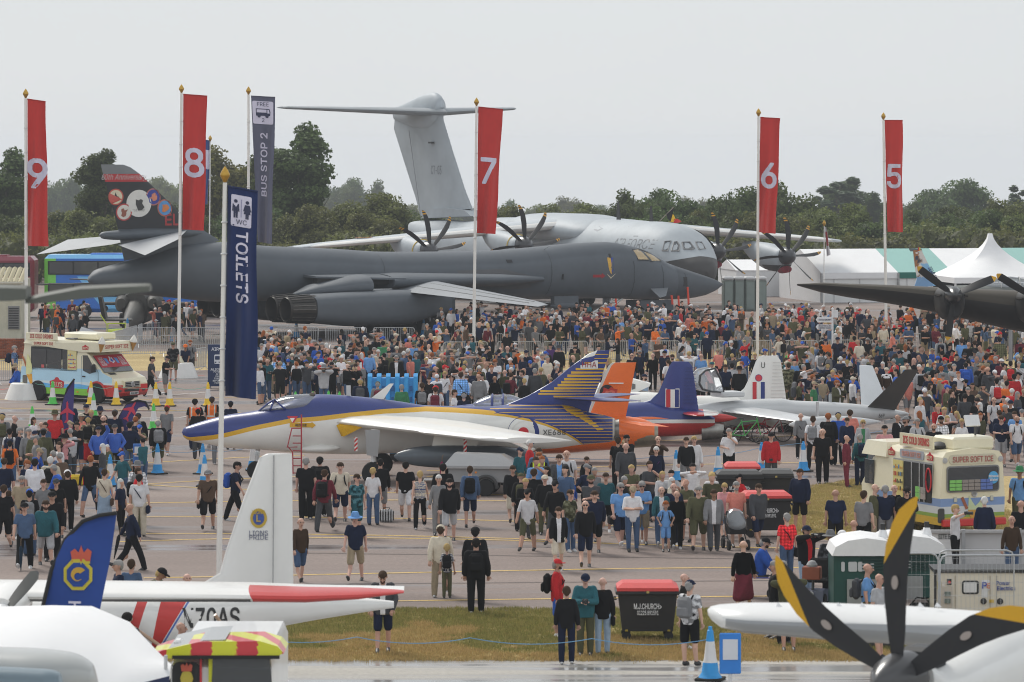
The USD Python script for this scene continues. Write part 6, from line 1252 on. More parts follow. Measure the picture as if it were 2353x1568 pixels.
# ================================================================ ice cream vans, cabins, generator
CRM,CRD = (0.73,0.68,0.5),(0.4,0.035,0.03)
def softserve(h=.5,c0=(0.7,0.68,0.62),c1=(0.42,0.22,0.06)):
 return lathe([(.01,0),(.11 * h / .5,.3 * h / .5),(.12 * h / .5,.32 * h / .5)],12,c1).add(lathe([(.13 * h / .5,.31 * h / .5),(.13 * h / .5,.36 * h / .5),(.09 * h / .5,.44 * h / .5),(.01,.56 * h / .5)],12,c0))
def van_wheel(t,x,y,r=.35):
 tr_,hb_ = wheel(r,.24,hub=(0.25,) * 3,n=24); w = put(t,'wheel',tr_.move((x,y,r)),M_rubber,40); sp = hb_.move((x,y,r))
 for k in range(10): a = 2 * math.pi * k / 10; sp.add(box(.035,.02,r * .5,(0,0,0),(0.5,) * 3).move((0,0,r * .08)).rot('y',math.degrees(a)).move((x,y - .1 * (1 if y < 0 else -1),r)))
 put(w,'rim',sp,M_bare,40)
def signboard(parent,s,w,h,at,face,c=CRD,bg=CRM,tw=None,rz=0.0):
 """a board facing -y turned by rz, with lettering"""
 m = box(w,.04,h,(0,0,-h / 2),bg,.01).rot('z',rz).move(at); p = put(parent,'sign_board',m,M_paint)
 put(p,'lettering',text(s,h * .56,c,True,width=tw or w * .84).move((0,-.024,0)).rot('z',rz).move(at),M_plastic); return p
# ---- left van: nose to the right and towards the camera; its right-hand side (-y) faces us
b = G(190,921); t = thing('ice_cream_van','cream, blue and green ice cream van with red slush poster, at the left','van',b,-36)
W = 2.0; prof = [(-2.66,.38),(-2.62,1.2),(-2.45,2.42),(1.0,2.46),(1.12,2.1),(1.32,1.98),(2.02,1.28),(2.62,1.05),(2.74,.85),(2.76,.45),(2.6,.3),(-2.5,.32)]
bd = prism(prof,W,CRM,'xz').move((0,-W / 2,0)); bd.v[:,1] *= np.where(bd.v[:,2] > 2.2,.93,1.0); v,f = trimesh.remesh.subdivide_to_size(bd.v,bd.f,.7); bd = Mesh(v,f,CRM)
side = lambda v: -v[:,1] + v[:,0] * 0 - .9
SKY,MID,GR_ = (0.42,0.64,0.78),(0.12,0.42,0.78),(0.2,0.5,0.04)
inb = lambda v: 1.55 + .0 * v[:,2] - v[:,0] + 1.0 * (np.abs(v[:,1]) > .97)
paint(bd,[lambda v: 1.42 - v[:,2],inb],SKY); paint(bd,[lambda v: .86 - v[:,2],inb],(0.62,0.72,0.76)); paint(bd,[lambda v: .74 + .04 * np.sin(v[:,0] * 3) - v[:,2],inb],MID); paint(bd,[lambda v: .58 - v[:,2],inb],GR_)
paint(bd,[lambda v: v[:,0] - 1.36,lambda v: .78 + .2 * np.clip(v[:,0] - 2.0,0,1) * 0 - v[:,2]],(0.5,0.03,0.025))
body = put(t,'body',bd,M_paint,25)
for wx in (-1.62,1.72):
 for s in (-1,1):
  put(t,'wheel_arch',prism([(wx + .47 * math.cos(a),.35 + .5 * math.sin(a)) for a in np.linspace(-.1,math.pi + .1,16)],.06,(0.012,) * 3,'xz').move((0,s * 1.0 - .03 + s * .002,0)),M_plastic); van_wheel(t,wx,s * .93,.36)
put(t,'wheel_arch_trim',tube([(1.72 + .5 * math.cos(a),-1.02,.36 + .53 * math.sin(a)) for a in np.linspace(.0,math.pi * .95,14)],.05,6,(0.5,0.03,0.025)),M_paint,50)
wd = put(t,'serving_window',box(2.62,.03,.98,(-.72,-.985,1.3),(0.02,) * 3),M_plastic)
for x0,w in ((-1.55,.82),(-.7,.8),(-.02,.4)): put(wd,'pane',box(w,.02,.8,(x0,-1.003,1.38),(.05,) * 3),M_dark_glass)
put(wd,'price_board',box(.5,.02,.84,(.32,-1.012,1.36),(0.66,0.58,0.28)),M_plastic); rb = random.Random(5)
for k in range(18): put(wd,'price_picture',box(.06,.008,rb.choice((.05,.1)),(.15 + .085 * (k % 5),-1.026,1.43 + .17 * (k // 5)),rb.choice(((0.5,0.05,0.05),(0.05,0.2,0.5),(0.55,0.25,0.05),(0.4,0.1,0.2)))),M_plastic)
put(wd,'counter_box',box(.5,.02,.12,(-.75,-.998,1.42),(0.3,0.5,0.48)),M_plastic); put(wd,'sticker',box(.16,.01,.13,(-1.35,-1.018,1.4),(0.5,0.1,0.1)),M_plastic)
door = put(t,'cab_door',tube([(.85,-1.004,.45),(.85,-1.004,1.95),(1.15,-.985,2.05),(1.3,-.985,1.95),(1.78,-1.004,1.3),(1.78,-1.004,.95),(1.3,-1.004,.5)],.012,4,(0.15,0.2,0.22)),M_plastic)
put(door,'side_window',prism([(.93,1.35),(.93,1.98),(1.18,2.0),(1.66,1.32),(1.3,1.22)],.03,(.03,) * 3,'xz').move((0,-1.012,0)),M_dark_glass); put(door,'handle',box(.16,.04,.05,(.98,-1.01,1.08),(0.02,) * 3),M_plastic)
put(t,'mirror',box(.16,.22,.34,(1.62,-1.14,1.3),(0.012,) * 3,.04),M_plastic)
a,c_ = A([1.345,2.0]),A([2.07,1.275]); nrm = A([c_[1] - a[1],-(c_[0] - a[0])]) * -1; nrm /= np.linalg.norm(nrm)
def slope(u0,u1,y0,y1,off,c,th=.02):
 p = [a + (c_ - a) * u + nrm * o for u in (u0,u1) for o in (off,off + th)]; return hull([(q[0],y,q[1]) for q in p for y in (y0,y1)],c)
ws = put(t,'windscreen',slope(.04,.97,-.9,.9,.0,(.03,) * 3),M_dark_glass); pp = put(ws,'slush_poster',slope(.05,.72,-.88,.88,.022,(0.45,0.03,0.05),.008),M_plastic)
def on_slope(m,u,y,off=.034):
 """m drawn in x-z facing -y: lay it on the windscreen"""
 d = (c_ - a) / np.linalg.norm(c_ - a); o = a + (c_ - a) * u + nrm * off; v = m.v; r = np.stack([o[0] - d[0] * v[:,2] - nrm[0] * v[:,1],y + v[:,0],o[1] - d[1] * v[:,2] - nrm[1] * v[:,1]],1); q = m.copy(); q.v = r; return q
for y,fl in ((-.62,1),(.62,1)):
 for k,s in enumerate(('ICE','COLD','SLUSH')): put(pp,'lettering',on_slope(text(s,.12,(0.65,0.6,0.62),True,width=.26 + .03 * k),.25 + .16 * k,y),M_plastic)
 put(pp,'slush_cup',on_slope(prism([(-.07,-.16),(.05,-.18),(.1,.12),(-.1,.14)],.006,(0.1,0.3,0.65),'xz'),.36,y * .52),M_plastic)
g_ = [(.17 * q * math.cos(k),.2 * q * math.sin(k)) for k,q in zip(np.linspace(0,6.28,18)[:-1],np.random.default_rng(2).uniform(.55,1.2,17))]
put(pp,'splash_emblem',on_slope(prism(g_,.006,(0.62,0.62,0.68),'xz'),.34,0),M_plastic); put(pp,'splash_emblem',on_slope(prism([(x * .5,z * .5) for x,z in g_],.006,(0.05,0.08,0.4),'xz'),.36,0,.042),M_plastic)
for s in (-1,1):
 put(t,'headlight',hull([(2.56,s * .62,.98),(2.5,s * .98,1.06),(2.7,s * .62,.84),(2.62,s * .99,.88),(2.74,s * .66,.86),(2.62,s * .95,1.02)],(0.62,0.62,0.64)),M_bare); put(t,'fog_light',box(.05,.16,.08,(2.76,s * .75,.5),(0.05,) * 3),M_plastic)
gl = put(t,'grille',hull([(2.72,y,z) for y in (-.56,.56) for z in (.62,.98)] + [(2.8,y,z) for y in (-.5,.5) for z in (.66,.92)],(0.66,0.6,0.42)),M_paint); put(gl,'grille_mesh',hull([(2.79,y,z) for y in (-.46,.46) for z in (.67,.92)] + [(2.812,y,z) for y in (-.43,.43) for z in (.69,.9)],(0.012,) * 3),M_plastic)
for z in (.72,.79,.86): put(gl,'grille_bar',box(.03,.86,.022,(2.81,0,z),(0.5,) * 3),M_bare)
put(gl,'star_badge',lathe([(.085,0),(.1,.012),(.115,0)],20,(0.6,) * 3,'x').move((2.83,0,.8)),M_bare)
for k in range(3): put(gl,'star_badge',box(.012,.022,.1,(0,0,0),(0.6,) * 3).rot('x',120 * k).move((2.835,0,.8)),M_bare)
np_ = put(t,'number_plate',box(.02,.52,.12,(2.79,.12,.36),(0.62,) * 3),M_plastic); put(np_,'lettering',text('FG24 GDY',.08,(0.03,) * 3,True,width=.44).rot('z',90).move((2.803,.12,.42)),M_plastic)
put(t,'bumper_grille',box(.03,.9,.1,(2.765,0,.5),(0.02,) * 3),M_plastic)
put(t,'roof_pod',hull([(x,y,z) for x,y,z in ((-2.5,-.98,2.4),(1.9,-1.06,2.14),(-2.5,.98,2.4),(1.9,1.06,2.14),(-2.35,-.85,2.62),(1.85,-1.04,2.55),(-2.35,.85,2.62),(1.85,1.04,2.55),(1.0,-1.05,2.12),(1.0,1.05,2.12))],CRM),M_paint,25)
put(t,'roof_box',box(1.9,1.2,.28,(.1,.35,2.6),CRM,.05),M_paint); put(t,'roof_vent',box(.5,.25,.05,(-.15,-.5,2.62),(0.08,) * 3,.02),M_plastic)
signboard(t,'ICE COLD DRINKS',1.8,.3,(-1.45,-.96,2.72),-1,tw=1.32); signboard(t,'SUPER SOFT ICE',1.35,.2,(-1.3,-1.0,2.42),-1,tw=1.1); signboard(t,'SUPER SOFT ICE',1.75,.26,(1.9,0,2.35),-1,rz=90,tw=1.45)
for y in (-1.0,1.0): put(t,'ice_cone_ornament',softserve(.62).rot('y',8).move((1.92,y,2.12)),M_plastic,40)
def kelly(parent,m,nm='maker_badge'): return put(parent,nm,m,M_plastic)
bdg = lambda k: prism([(-.3 * k,-.13 * k),(.3 * k,-.13 * k),(.33 * k,.1 * k),(.12 * k,.16 * k),(.05 * k,.24 * k),(-.05 * k,.24 * k),(-.12 * k,.16 * k),(-.33 * k,.1 * k)],.006,(0.5,0.03,0.04),'xz')
for k,x,z,y in ((.55,1.1,2.3,-1.055),(1.25,-.55,.72,-1.006)): kelly(t,bdg(k).move((x,y,z))); put(t,'lettering',text("KELLY'S",.15 * k,(0.7,0.62,0.45),True,width=.5 * k).move((x,y - .004,z)),M_plastic)
cn = put(t,'ice_cream_mural',prism([(-2.3,1.1),(-1.98,1.12),(-1.92,.55),(-1.98,.5)],.006,(0.72,0.34,0.03),'xz').move((0,-1.008,0)),M_plastic); put(cn,'ice_cream_mural',prism([(-2.32,1.1),(-2.3,1.6),(-2.24,1.95),(-2.12,1.8),(-1.98,1.5),(-1.96,1.2),(-2.1,1.08)],.006,(0.68,0.68,0.34),'xz').move((0,-1.012,0)),M_plastic); put(cn,'ice_cream_mural',prism([(-2.56,1.85),(-2.5,1.88),(-2.24,1.45),(-2.34,1.4)],.006,(0.42,0.14,0.05),'xz').move((0,-1.004,0)),M_plastic)
put(t,'filler_cap',prism(rrect(.26,.46,.06),.012,(0.12,0.11,0.09),'xz').move((-2.38,-1.012,.82)),M_plastic)
for x in (-.9,.62): put(t,'side_marker',box(.1,.02,.05,(x,-1.005,.42),(0.8,0.22,0.02)),M_plastic)
put(t,'bonnet_vent',hull([(2.1,y,1.262) for y in (-.75,-.35)] + [(2.25,y,1.21) for y in (-.75,-.35)] + [(2.1,y,1.268) for y in (-.75,-.35)],(0.02,) * 3),M_plastic); put(t,'underbody',box(4.6,1.8,.25,(0,0,.18),(0.01,) * 3),M_plastic)
# ---- right van: seen from its rear left corner
b = G(2162,1238); t = thing('ice_cream_van','cream ice cream van seen from behind, selling from its side window, at the right','van',b,0); vr = t
# local axes here: -y is the rear face turned 25 degrees, built directly in a rotated frame
rz = 24
def K(m): m.v = m.v * [1,.87,1]; return m.rot('z',rz)
Wv,Lv = 2.0,4.3      # rear face spans x 0..W at y 0; body runs to +y
pr = [(0,.35),(-.02,1.1),(.06,2.2),(.16,2.34),(1.0,2.44),(1.84,2.34),(1.94,2.2),(2.02,1.1),(2.0,.35)]
bd = prism(pr,Lv,CRM,'xz'); bd.v[:,1] -= bd.v[:,1].min(); v,f = trimesh.remesh.subdivide_to_size(bd.v,bd.f,.7); bd = Mesh(v,f,CRM); cut_ = lambda z: (lambda v: z - v[:,2])
paint(bd,cut_(1.08),(0.18,0.28,0.5)); paint(bd,cut_(.86),(0.55,0.58,0.6)); paint(bd,cut_(.66),(0.2,0.32,0.06)); paint(bd,cut_(.56),(0.52,0.34,0.04)); body = put(t,'body',K(bd),M_paint,25)
rw = put(t,'rear_window',K(prism(rrect(1.66,.72,.09),.02,(0.2,) * 3,'xz').move((1.0,-.035,1.6))),M_plastic); put(rw,'pane',K(prism(rrect(1.58,.64,.07),.02,(.03,) * 3,'xz').move((1.0,-.055,1.6))),M_dark_glass)
for k in range(21):
 col = ((0.2,0.5,0.12),(0.25,0.22,0.2),(0.1,0.16,0.42))[0 if k % 7 < 2 else 1 if k % 7 < 5 else 2]; put(rw,'drink_box',K(box(.18,.03,.085,(.33 + .195 * (k % 7),-.075,1.3 + .1 * (k // 7)),col)),M_plastic)
put(rw,'water_sticker',K(prism([(.16 * math.cos(q),.17 * math.sin(q)) for q in np.linspace(0,6.28,25)[:-1]],.012,(0.08,0.36,0.65),'xz').move((1.62,-.08,1.62))),M_plastic)
for k,s in enumerate(('Mineral','Water')): put(rw,'lettering',K(text(s,.065,(0.65,) * 3,True).move((1.62,-.094,1.66 - .1 * k))),M_plastic)
pl = put(t,'sign_board',K(prism(rrect(1.5,.27,.12),.03,(0.55,0.51,0.38),'xz').move((1.0,-.02,2.14))),M_paint); put(pl,'lettering',K(text('SUPER SOFT ICE',.15,(0.38,0.12,0.1),True,width=1.28).move((1.0,-.03,2.14))),M_plastic)
for x in (.12,1.88): put(t,'tail_light',K(lathe([(.07,0),(.08,-.02),(.001,-.03)],14,(0.4,) * 3,'y').move((x,-.005,2.12))),M_plastic)
put(t,'rear_badge',K(lathe([(.075,0),(.09,-.015),(.1,0)],18,(0.6,) * 3,'y').move((1.05,-.02,1.2))),M_bare)
for x in (.45,1.6): put(t,'door_hinge',K(box(.1,.03,.14,(x,-.02,.98),(0.5,0.5,0.42),.01)),M_plastic)
put(t,'rear_bumper',K(box(2.0,.16,.2,(1.0,-.08,.32),(0.5,0.03,0.03),.03)),M_paint); put(t,'indicator',K(prism(rrect(.2,.4,.05),.03,(0.05,) * 3,'xz').move((.0,-.03,.62))),M_plastic)
put(t,'ice_cream_mural',K(prism([(1.0,.35),(1.2,.35),(1.32,.75),(.85,.75)],.008,(0.55,0.3,0.05),'xz').move((0,-.01,0))),M_plastic); put(t,'ice_cream_mural',K(prism([(.85,.75),(1.32,.75),(1.36,1.15),(1.2,.95),(1.08,.85),(.98,.98),(.88,1.15)],.008,(0.5,0.58,0.36),'xz').move((0,-.014,0))),M_plastic); put(t,'ice_cream_mural',K(prism([(.62,1.08),(.7,1.12),(.86,.8),(.78,.76)],.008,(0.3,0.1,0.05),'xz').move((0,-.012,0))),M_plastic)
# serving side faces -x
def on_side(m,y,z,off=.012):
 """m drawn in x-z facing -y, laid on the side wall (x = 0): its +x runs towards the rear"""
 q = m.copy(); v = m.v; q.v = np.stack([v[:,1] - off,y - v[:,0],v[:,2] + z],1); return K(q)
hw = put(t,'serving_window',on_side(prism(rrect(2.5,1.15,.05),.02,(0.3,) * 3,'xz'),1.75,1.45),M_plastic); put(hw,'opening',on_side(prism(rrect(1.75,1.05,.04),.02,(0.012,) * 3,'xz'),1.4,1.45,.03),M_plastic)
mb = put(hw,'price_board',on_side(box(.62,.02,1.05,(0,0,-.52),(0.62,0.53,0.2)),2.62,1.45,.035),M_plastic)
for k in range(24): put(mb,'price_picture',on_side(box(.05,.01,rb.choice((.06,.11)),(-.24 + .1 * (k % 6),0,.3 - .2 * (k // 6)),rb.choice(((0.45,0.05,0.05),(0.05,0.2,0.5),(0.5,0.25,0.05),(0.05,0.05,0.05)))),2.62,1.45,.05),M_plastic)
for y in (.95,1.25,1.75): put(hw,'window_rail',on_side(box(.035,.02,1.05,(0,0,-.52),(0.5,) * 3),y,1.45,.045),M_metal)
for k,c in enumerate(((0.2,0.5,0.12),(0.35,0.3,0.28),(0.2,0.5,0.12),(0.3,0.28,0.26))): put(hw,'drink_box',on_side(box(.3,.02,.16,(0,0,0),c),1.35 - .32 * (k % 2),1.0 + .17 * (k // 2),.045),M_plastic)
put(hw,'red_hoop',on_side(Mesh(*(lambda q: (q.v,q.f))(tube([(.16 * math.cos(q),0,.32 * math.sin(q)) for q in np.linspace(0,6.28,20)],.025,6)),(0.5,0.03,0.04)),.68,1.55,.05),M_plastic)
sb = put(t,'sign_board',on_side(prism(rrect(1.5,.24,.07),.03,(0.36,0.38,0.42),'xz'),1.9,2.18,-.03),M_paint); put(sb,'lettering',on_side(text('SUPER SOFT ICE',.13,(0.55,0.25,0.2),True,width=1.2),1.9,2.18,-.02),M_plastic)
sb = put(t,'sign_board',on_side(box(2.1,.05,.36,(0,0,-.18),(0.72,0.66,0.46)),1.7,2.56,-.1),M_paint); put(sb,'lettering',on_side(text('ICE COLD DRINKS',.2,(0.5,0.06,0.05),True,width=1.65),1.7,2.56,-.07),M_plastic)
for y in (3.2,.75): put(t,'maker_badge',on_side(bdg(.62),y,2.16,-.03),M_plastic); put(t,'lettering',on_side(text("KELLY'S",.09,(0.7,0.6,0.4),True,width=.3),y,2.16,-.024),M_plastic)
put(t,'cab',K(hull([(.05,4.2,.4),(1.95,4.2,.4),(.05,5.1,.4),(1.95,5.1,.4),(.08,4.2,2.0),(1.92,4.2,2.0),(.1,5.3,1.15),(1.9,5.3,1.15),(.12,4.55,1.95),(1.88,4.55,1.95)],CRM)),M_paint,25); put(t,'cab_window',on_side(prism([(-.1,-.3),(-.1,.38),(.5,.38),(.5,-.3),(-.3,-.3)],.02,(.03,) * 3,'xz'),4.75,1.5,.02),M_dark_glass)
put(t,'roof_pod',K(hull([(x,y,z) for x in (-.04,2.04) for y in (3.4,5.0) for z in (2.02,)] + [(x,y,2.42) for x in (.05,1.95) for y in (3.5,4.85)],CRM)),M_paint,25); put(t,'roof_box',K(box(1.3,1.3,.36,(1.2,.95,2.36),CRM,.06)),M_paint); put(t,'roof_vent',K(lathe([(.3,0),(.34,.06),(.25,.14),(.02,.17)],18,(0.04,) * 3).move((.55,1.1,2.4))),M_plastic,40); put(t,'red_roof_hatch',K(box(.7,.5,.12,(.5,2.6,2.4),(0.5,0.08,0.08),.02)),M_plastic)
put(t,'aerial',K(tube([(1.55,.9,2.6),(1.55,.9,3.0)],.03,6,(0.05,) * 3)),M_plastic); put(t,'aerial_panel',K(box(.45,.06,.32,(1.45,.85,2.98),(0.66,) * 3).rot('x',-25,(1.45,.85,3.0))),M_plastic)
for y in (.75,4.4):
 for x in (.12,1.88): tr_,hb_ = wheel(.34,.22); w = put(t,'wheel',K(merge(tr_,hb_).rot('z',90).move((x,y,.34))),M_rubber,40)
# ---------------------------------------------------------------- white hoarding, toilet cabins, generator, wire fence
def at_xy(px,py,Y): return P(px,py,Y)
Y = 99; s = Y / FX; b = P(2117,HY + FX * HC / Y,Y); zz = lambda py: HC - (py - HY) * s; xx = lambda px: (px - 2117) * s
t = thing('steel_hoarding','white site hoarding panels in a grey steel frame reading SITE EVENT','hoarding',b); put(t,'panel',box(xx(2212) - 0,.06,zz(1224),(xx(2164),0,0),(0.68,0.68,0.67)),M_paint); put(t,'panel',box(xx(2420) - xx(2212),.06,zz(1221),(xx(2316),.04,0),(0.5,0.5,0.5)),M_paint)
for px,py in ((2213,1216),(2326,1216),(2342,1214)): put(t,'steel_post',box(.09,.12,zz(py),(xx(px),-.06,0),(0.36,0.37,0.38)),M_metal)
put(t,'top_rail',box(xx(2420),.12,.07,(xx(2268),-.05,zz(1224)),(0.42,) * 3),M_metal); put(t,'lettering',text('SITE EVENT',.12,(0.04,) * 3,True,width=.56).move((xx(2181),-.04,zz(1233))),M_plastic); put(t,'lettering',text('17',.1,(0.15,) * 3).move((xx(2122),-.04,zz(1233))),M_plastic)
DGN = (0.008,0.055,0.045)
for label,x0,x1,Y,ytop,yw in (('dark green toilet cabin with a white roof, front left of the two',1916,2066,88.5,1236,1275),('dark green toilet cabin with a domed white roof, behind the propeller blade',2000,2172,92.5,1230,1270)):
 s = Y / FX; b = P((x0 + x1) / 2,HY + FX * HC / Y,Y); zz = lambda py: HC - (py - HY) * s; w = (x1 - x0) * s; t = thing('toilet_cabin',label,'toilet cabin',b,0); hz_ = zz(yw)
 put(t,'cabin',box(w,1.6,hz_,(0,.8,0),DGN,.04),M_plastic); put(t,'roof',loft(A([[(k * w * .53,.8 + d * .9,z) for k,z in ((-1,hz_ - .02),(-.9,hz_ + .18),(-.55,zz(ytop) - .06),(0,zz(ytop)),(.55,zz(ytop) - .06),(.9,hz_ + .18),(1,hz_ - .02))] for d in (-1,1)]),True,(0.7,) * 3),M_plastic,40)
 for k in range(4): put(t,'vent_window',prism(rrect(.2 if k in (1,2) else .08,.22,.03),.03,(0.5,0.52,0.53),'xz').move((-w * .36 + .22 * k,-.02,hz_ - .27)),M_plastic)
 for k in range(5): put(t,'louvre',box(.55,.04,.035,(w * .12,-.02,hz_ - .4 + .07 * k),(0.006,0.035,0.03)),M_plastic)
 put(t,'chequer_plate',box(w * .5,.03,.6,(-w * .05,-.03,hz_ - 1.15),(0.3,0.31,0.31)),M_metal); put(t,'flue',merge(lathe([(.13,0),(.08,.18),(.02,.2)],12,(0.7,) * 3),box(.11,.11,.14,(0,0,.18),(0.02,) * 3)).move((w * .3,.8,zz(ytop) - .08)),M_plastic,40)
Y = 86.5; s = Y / FX; b = P(2150,HY + FX * HC / Y,Y); zz = lambda py: HC - (py - HY) * s; xx = lambda px: (px - 2150) * s
t = thing('generator','cream generator cabinet with round vents reading Power Electrics','generator',b); CG = (0.62,0.57,0.47); h = zz(1316)
put(t,'cabinet',box(xx(2460),1.1,h - .12,(xx(2304),.55,.12),CG,.02),M_paint); put(t,'top_edge',box(xx(2460) + .06,1.16,.07,(xx(2304),.55,h),(0.02,) * 3),M_plastic); put(t,'skid',box(xx(2460),1.0,.12,(xx(2304),.55,0),(0.03,) * 3),M_plastic); put(t,'corner_post',box(.05,.05,h,(-.01,-.01,0),(0.02,) * 3),M_plastic)
def face(name,m,px,py,mat=M_plastic,y=-.012): return put(t,name,m.move((xx(px),y,zz(py))),mat)
face('control_recess',box(.27,.02,.46,(0,0,-.23),(0.45,0.4,0.34)),2174,1372)
for py in (1365,1381): face('socket',box(.13,.04,.1,(0,0,-.05),(0.12,0.15,0.13)),2177,py,y=-.03)
f_ = face('window',prism(rrect(.38,.3,.06),.03,(0.02,) * 3,'xz'),2230,1350); put(f_,'notice',prism(rrect(.29,.22,.02),.01,(0.6,) * 3,'xz').move((xx(2229),-.03,zz(1350))),M_plastic)
f_ = face('maker_badge',prism(rrect(.2,.23,.03),.01,(0.62,) * 3,'xz'),2266,1345); put(f_,'lettering',text('P',.14,(0.02,0.06,0.35),True).move((xx(2262),-.026,zz(1345))),M_plastic); put(f_,'lettering',text('E',.11,(0.6,0.16,0.05),True).move((xx(2271),-.026,zz(1346))),M_plastic)
face('lettering',text('Power',.085,(0.03,0.06,0.25),True,width=.3),2305,1340,y=-.018); face('lettering',text('Electrics',.085,(0.03,0.06,0.25),True,width=.4),2312,1352,y=-.018)
face('paper_notice',box(.13,.01,.17,(0,0,-.08),(0.6,) * 3),2262,1365)
for px in (2260,2298): face('round_vent',lathe([(.001,-.03),(.06,-.02),(.07,0)],16,(0.03,) * 3,'y'),px,1382)
face('warning_plate',box(.1,.01,.07,(0,0,-.03),(0.6,0.4,0.05)),2278,1382); face('warning_plate',box(.07,.01,.16,(0,0,-.08),(0.6,0.5,0.05)),2157,1345); face('warning_plate',box(.07,.01,.16,(0,0,-.08),(0.6,0.55,0.5)),2168,1345)
face('stop_button',merge(box(.1,.02,.13,(0,0,-.06),(0.02,) * 3),lathe([(.035,-.03),(.001,-.045)],10,(0.5,0.03,0.02),'y')),2181,1338); face('mesh_vent',box(.42,.015,.19,(0,0,-.1),(0.12,0.11,0.09)),2323,1417)
for px in (2195,2275,2290): face('door_seam',box(.012,.01,1.0,(0,0,-.5),(0.3,0.27,0.22)),px,1375)
Y = 82.5; s = Y / FX; zz = lambda py: HC - (py - HY) * s; wm_ = (0.4,0.41,0.42)
for k,(x0,x1,ptop,Yk) in enumerate(((2034,2156,1272,83.5),(2157,2330,1265,84.2),(2160,2420,1276,82.0))):
 s = Yk / FX; b = P(x0,HY + FX * HC / Yk,Yk); w = (x1 - x0) * s; h = HC - (ptop - HY) * s; t = thing('wire_fence',('wire mesh fence panel in front of the green cabins','tall wire mesh fence panel behind the generator top','wire mesh fence panel in front of the generator')[k],'fence',b)
 put(t,'frame',tube([(0,0,0),(0,0,h - .15),(.05,0,h - .04),(.16,0,h),(w - .16,0,h),(w - .05,0,h - .04),(w,0,h - .15),(w,0,0)],.021,7,wm_),M_metal,50); n_ = int(w / .09)
 put(t,'mesh',merge(*[tube([(w * i / n_,0,.1),(w * i / n_,0,h - .02)],.0022,3,wm_) for i in range(1,n_)] + [tube([(0,0,z),(w,0,z)],.003,3,wm_) for z in np.arange(.2,h,.27)]),M_metal,kind='stuff')
 put(t,'foot',box(.6,.22,.13,(0,0,0),(0.04,) * 3,.02),M_rubber)
t = thing('camera_bag','dark camera bag lying by the generator corner','bag',G(2116,1428)); put(t,'body',box(.6,.3,.42,(0,0,0),(0.02,0.021,0.022),.12),M_cloth,30); put(t,'strap',tube([(-.25,0,.35),(-.1,-.1,.55),(.1,-.1,.52),(.25,0,.35)],.02,5,(0.03,) * 3),M_cloth)
t = thing('camera_bag','open green camera bag with white cloth by the generator','bag',G(2160,1430)); put(t,'body',box(.7,.35,.32,(0,0,0),(0.03,0.032,0.028),.1),M_cloth,30); put(t,'lid',box(.5,.12,.3,(0,.12,.26),(0.14,0.14,0.09),.05),M_cloth); put(t,'white_cloth',hull([(-.2,-.1,.3),(.1,-.15,.33),(.15,0,.3),(-.1,.05,.42),(-.22,0,.34)],(0.5,) * 3),M_cloth)
# ================================================================ large aircraft at the edges and in the foreground
def blade(L,w0,tip_c,tip_from,sweep=.0,c=(0.02,0.02,0.021),tw=(62,24),dots=False):
 sec = []
 for u in np.linspace(.06,1,12):
  ch = w0 * (.55 + .75 * math.sin(math.pi * min(u * .62 + .18,1))) * (1 if u < .93 else .62 if u < .99 else .25); a = airfoil(7,.09); t_ = math.radians(tw[0] + (tw[1] - tw[0]) * u)
  x,z = (a[:,0] - .45) * ch + sweep * L * (u ** 2 - .35 * u),a[:,1] * ch; sec.append(np.stack([z * math.cos(t_) + x * math.sin(t_),x * math.cos(t_) - z * math.sin(t_),np.full(len(x),u * L)],-1))
 m = loft(A(sec),True,c); paint(m,lambda v: v[:,2] - tip_from * L,tip_c); return m
# ---- dark wartime bomber: only its right wing and two engines reach into view
b = P(2185,HY + FX * HC / 172,172); t = thing('dark_bomber','dark wartime bomber wing with two propellers entering at the right edge','aircraft',b,0); s = 172 / FX; X = lambda px: (px - 2185) * s; Z = lambda py: HC - (py - HY) * s; BKG = (0.02,0.019,0.018); DE = (0.06,0.05,0.036)
secs = []
for u in np.linspace(0,1,12):
 px = 2520 - (2520 - 1838) * u; ch = 4.6 - 2.6 * u - (1.7 * max(0,(u - .82) / .18) ** 2); zt = np.interp(px,[1838,1900,2050,2185,2350,2520],[655,648.5,651,656,660,668]); th = np.interp(px,[1838,1900,2050,2185,2350,2520],[3,20,38,58,92,110]) * s
 a = airfoil(11,1.0,0); y0 = 1.2 * u + .35; a_ = a[:,1] * 1.0; yy = y0 + a[:,0] * ch; zz = Z(zt) - th * .5 + a_ * th * 1.0 - a[:,0] * ch * .2
 secs.append(np.stack([np.full(len(a),X(px)),yy,zz],-1))
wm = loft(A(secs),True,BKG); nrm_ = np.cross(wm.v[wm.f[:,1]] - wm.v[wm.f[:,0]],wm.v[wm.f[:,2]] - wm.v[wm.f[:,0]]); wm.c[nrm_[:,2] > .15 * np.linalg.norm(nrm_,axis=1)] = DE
put(t,'wing',wm,M_matt,40)
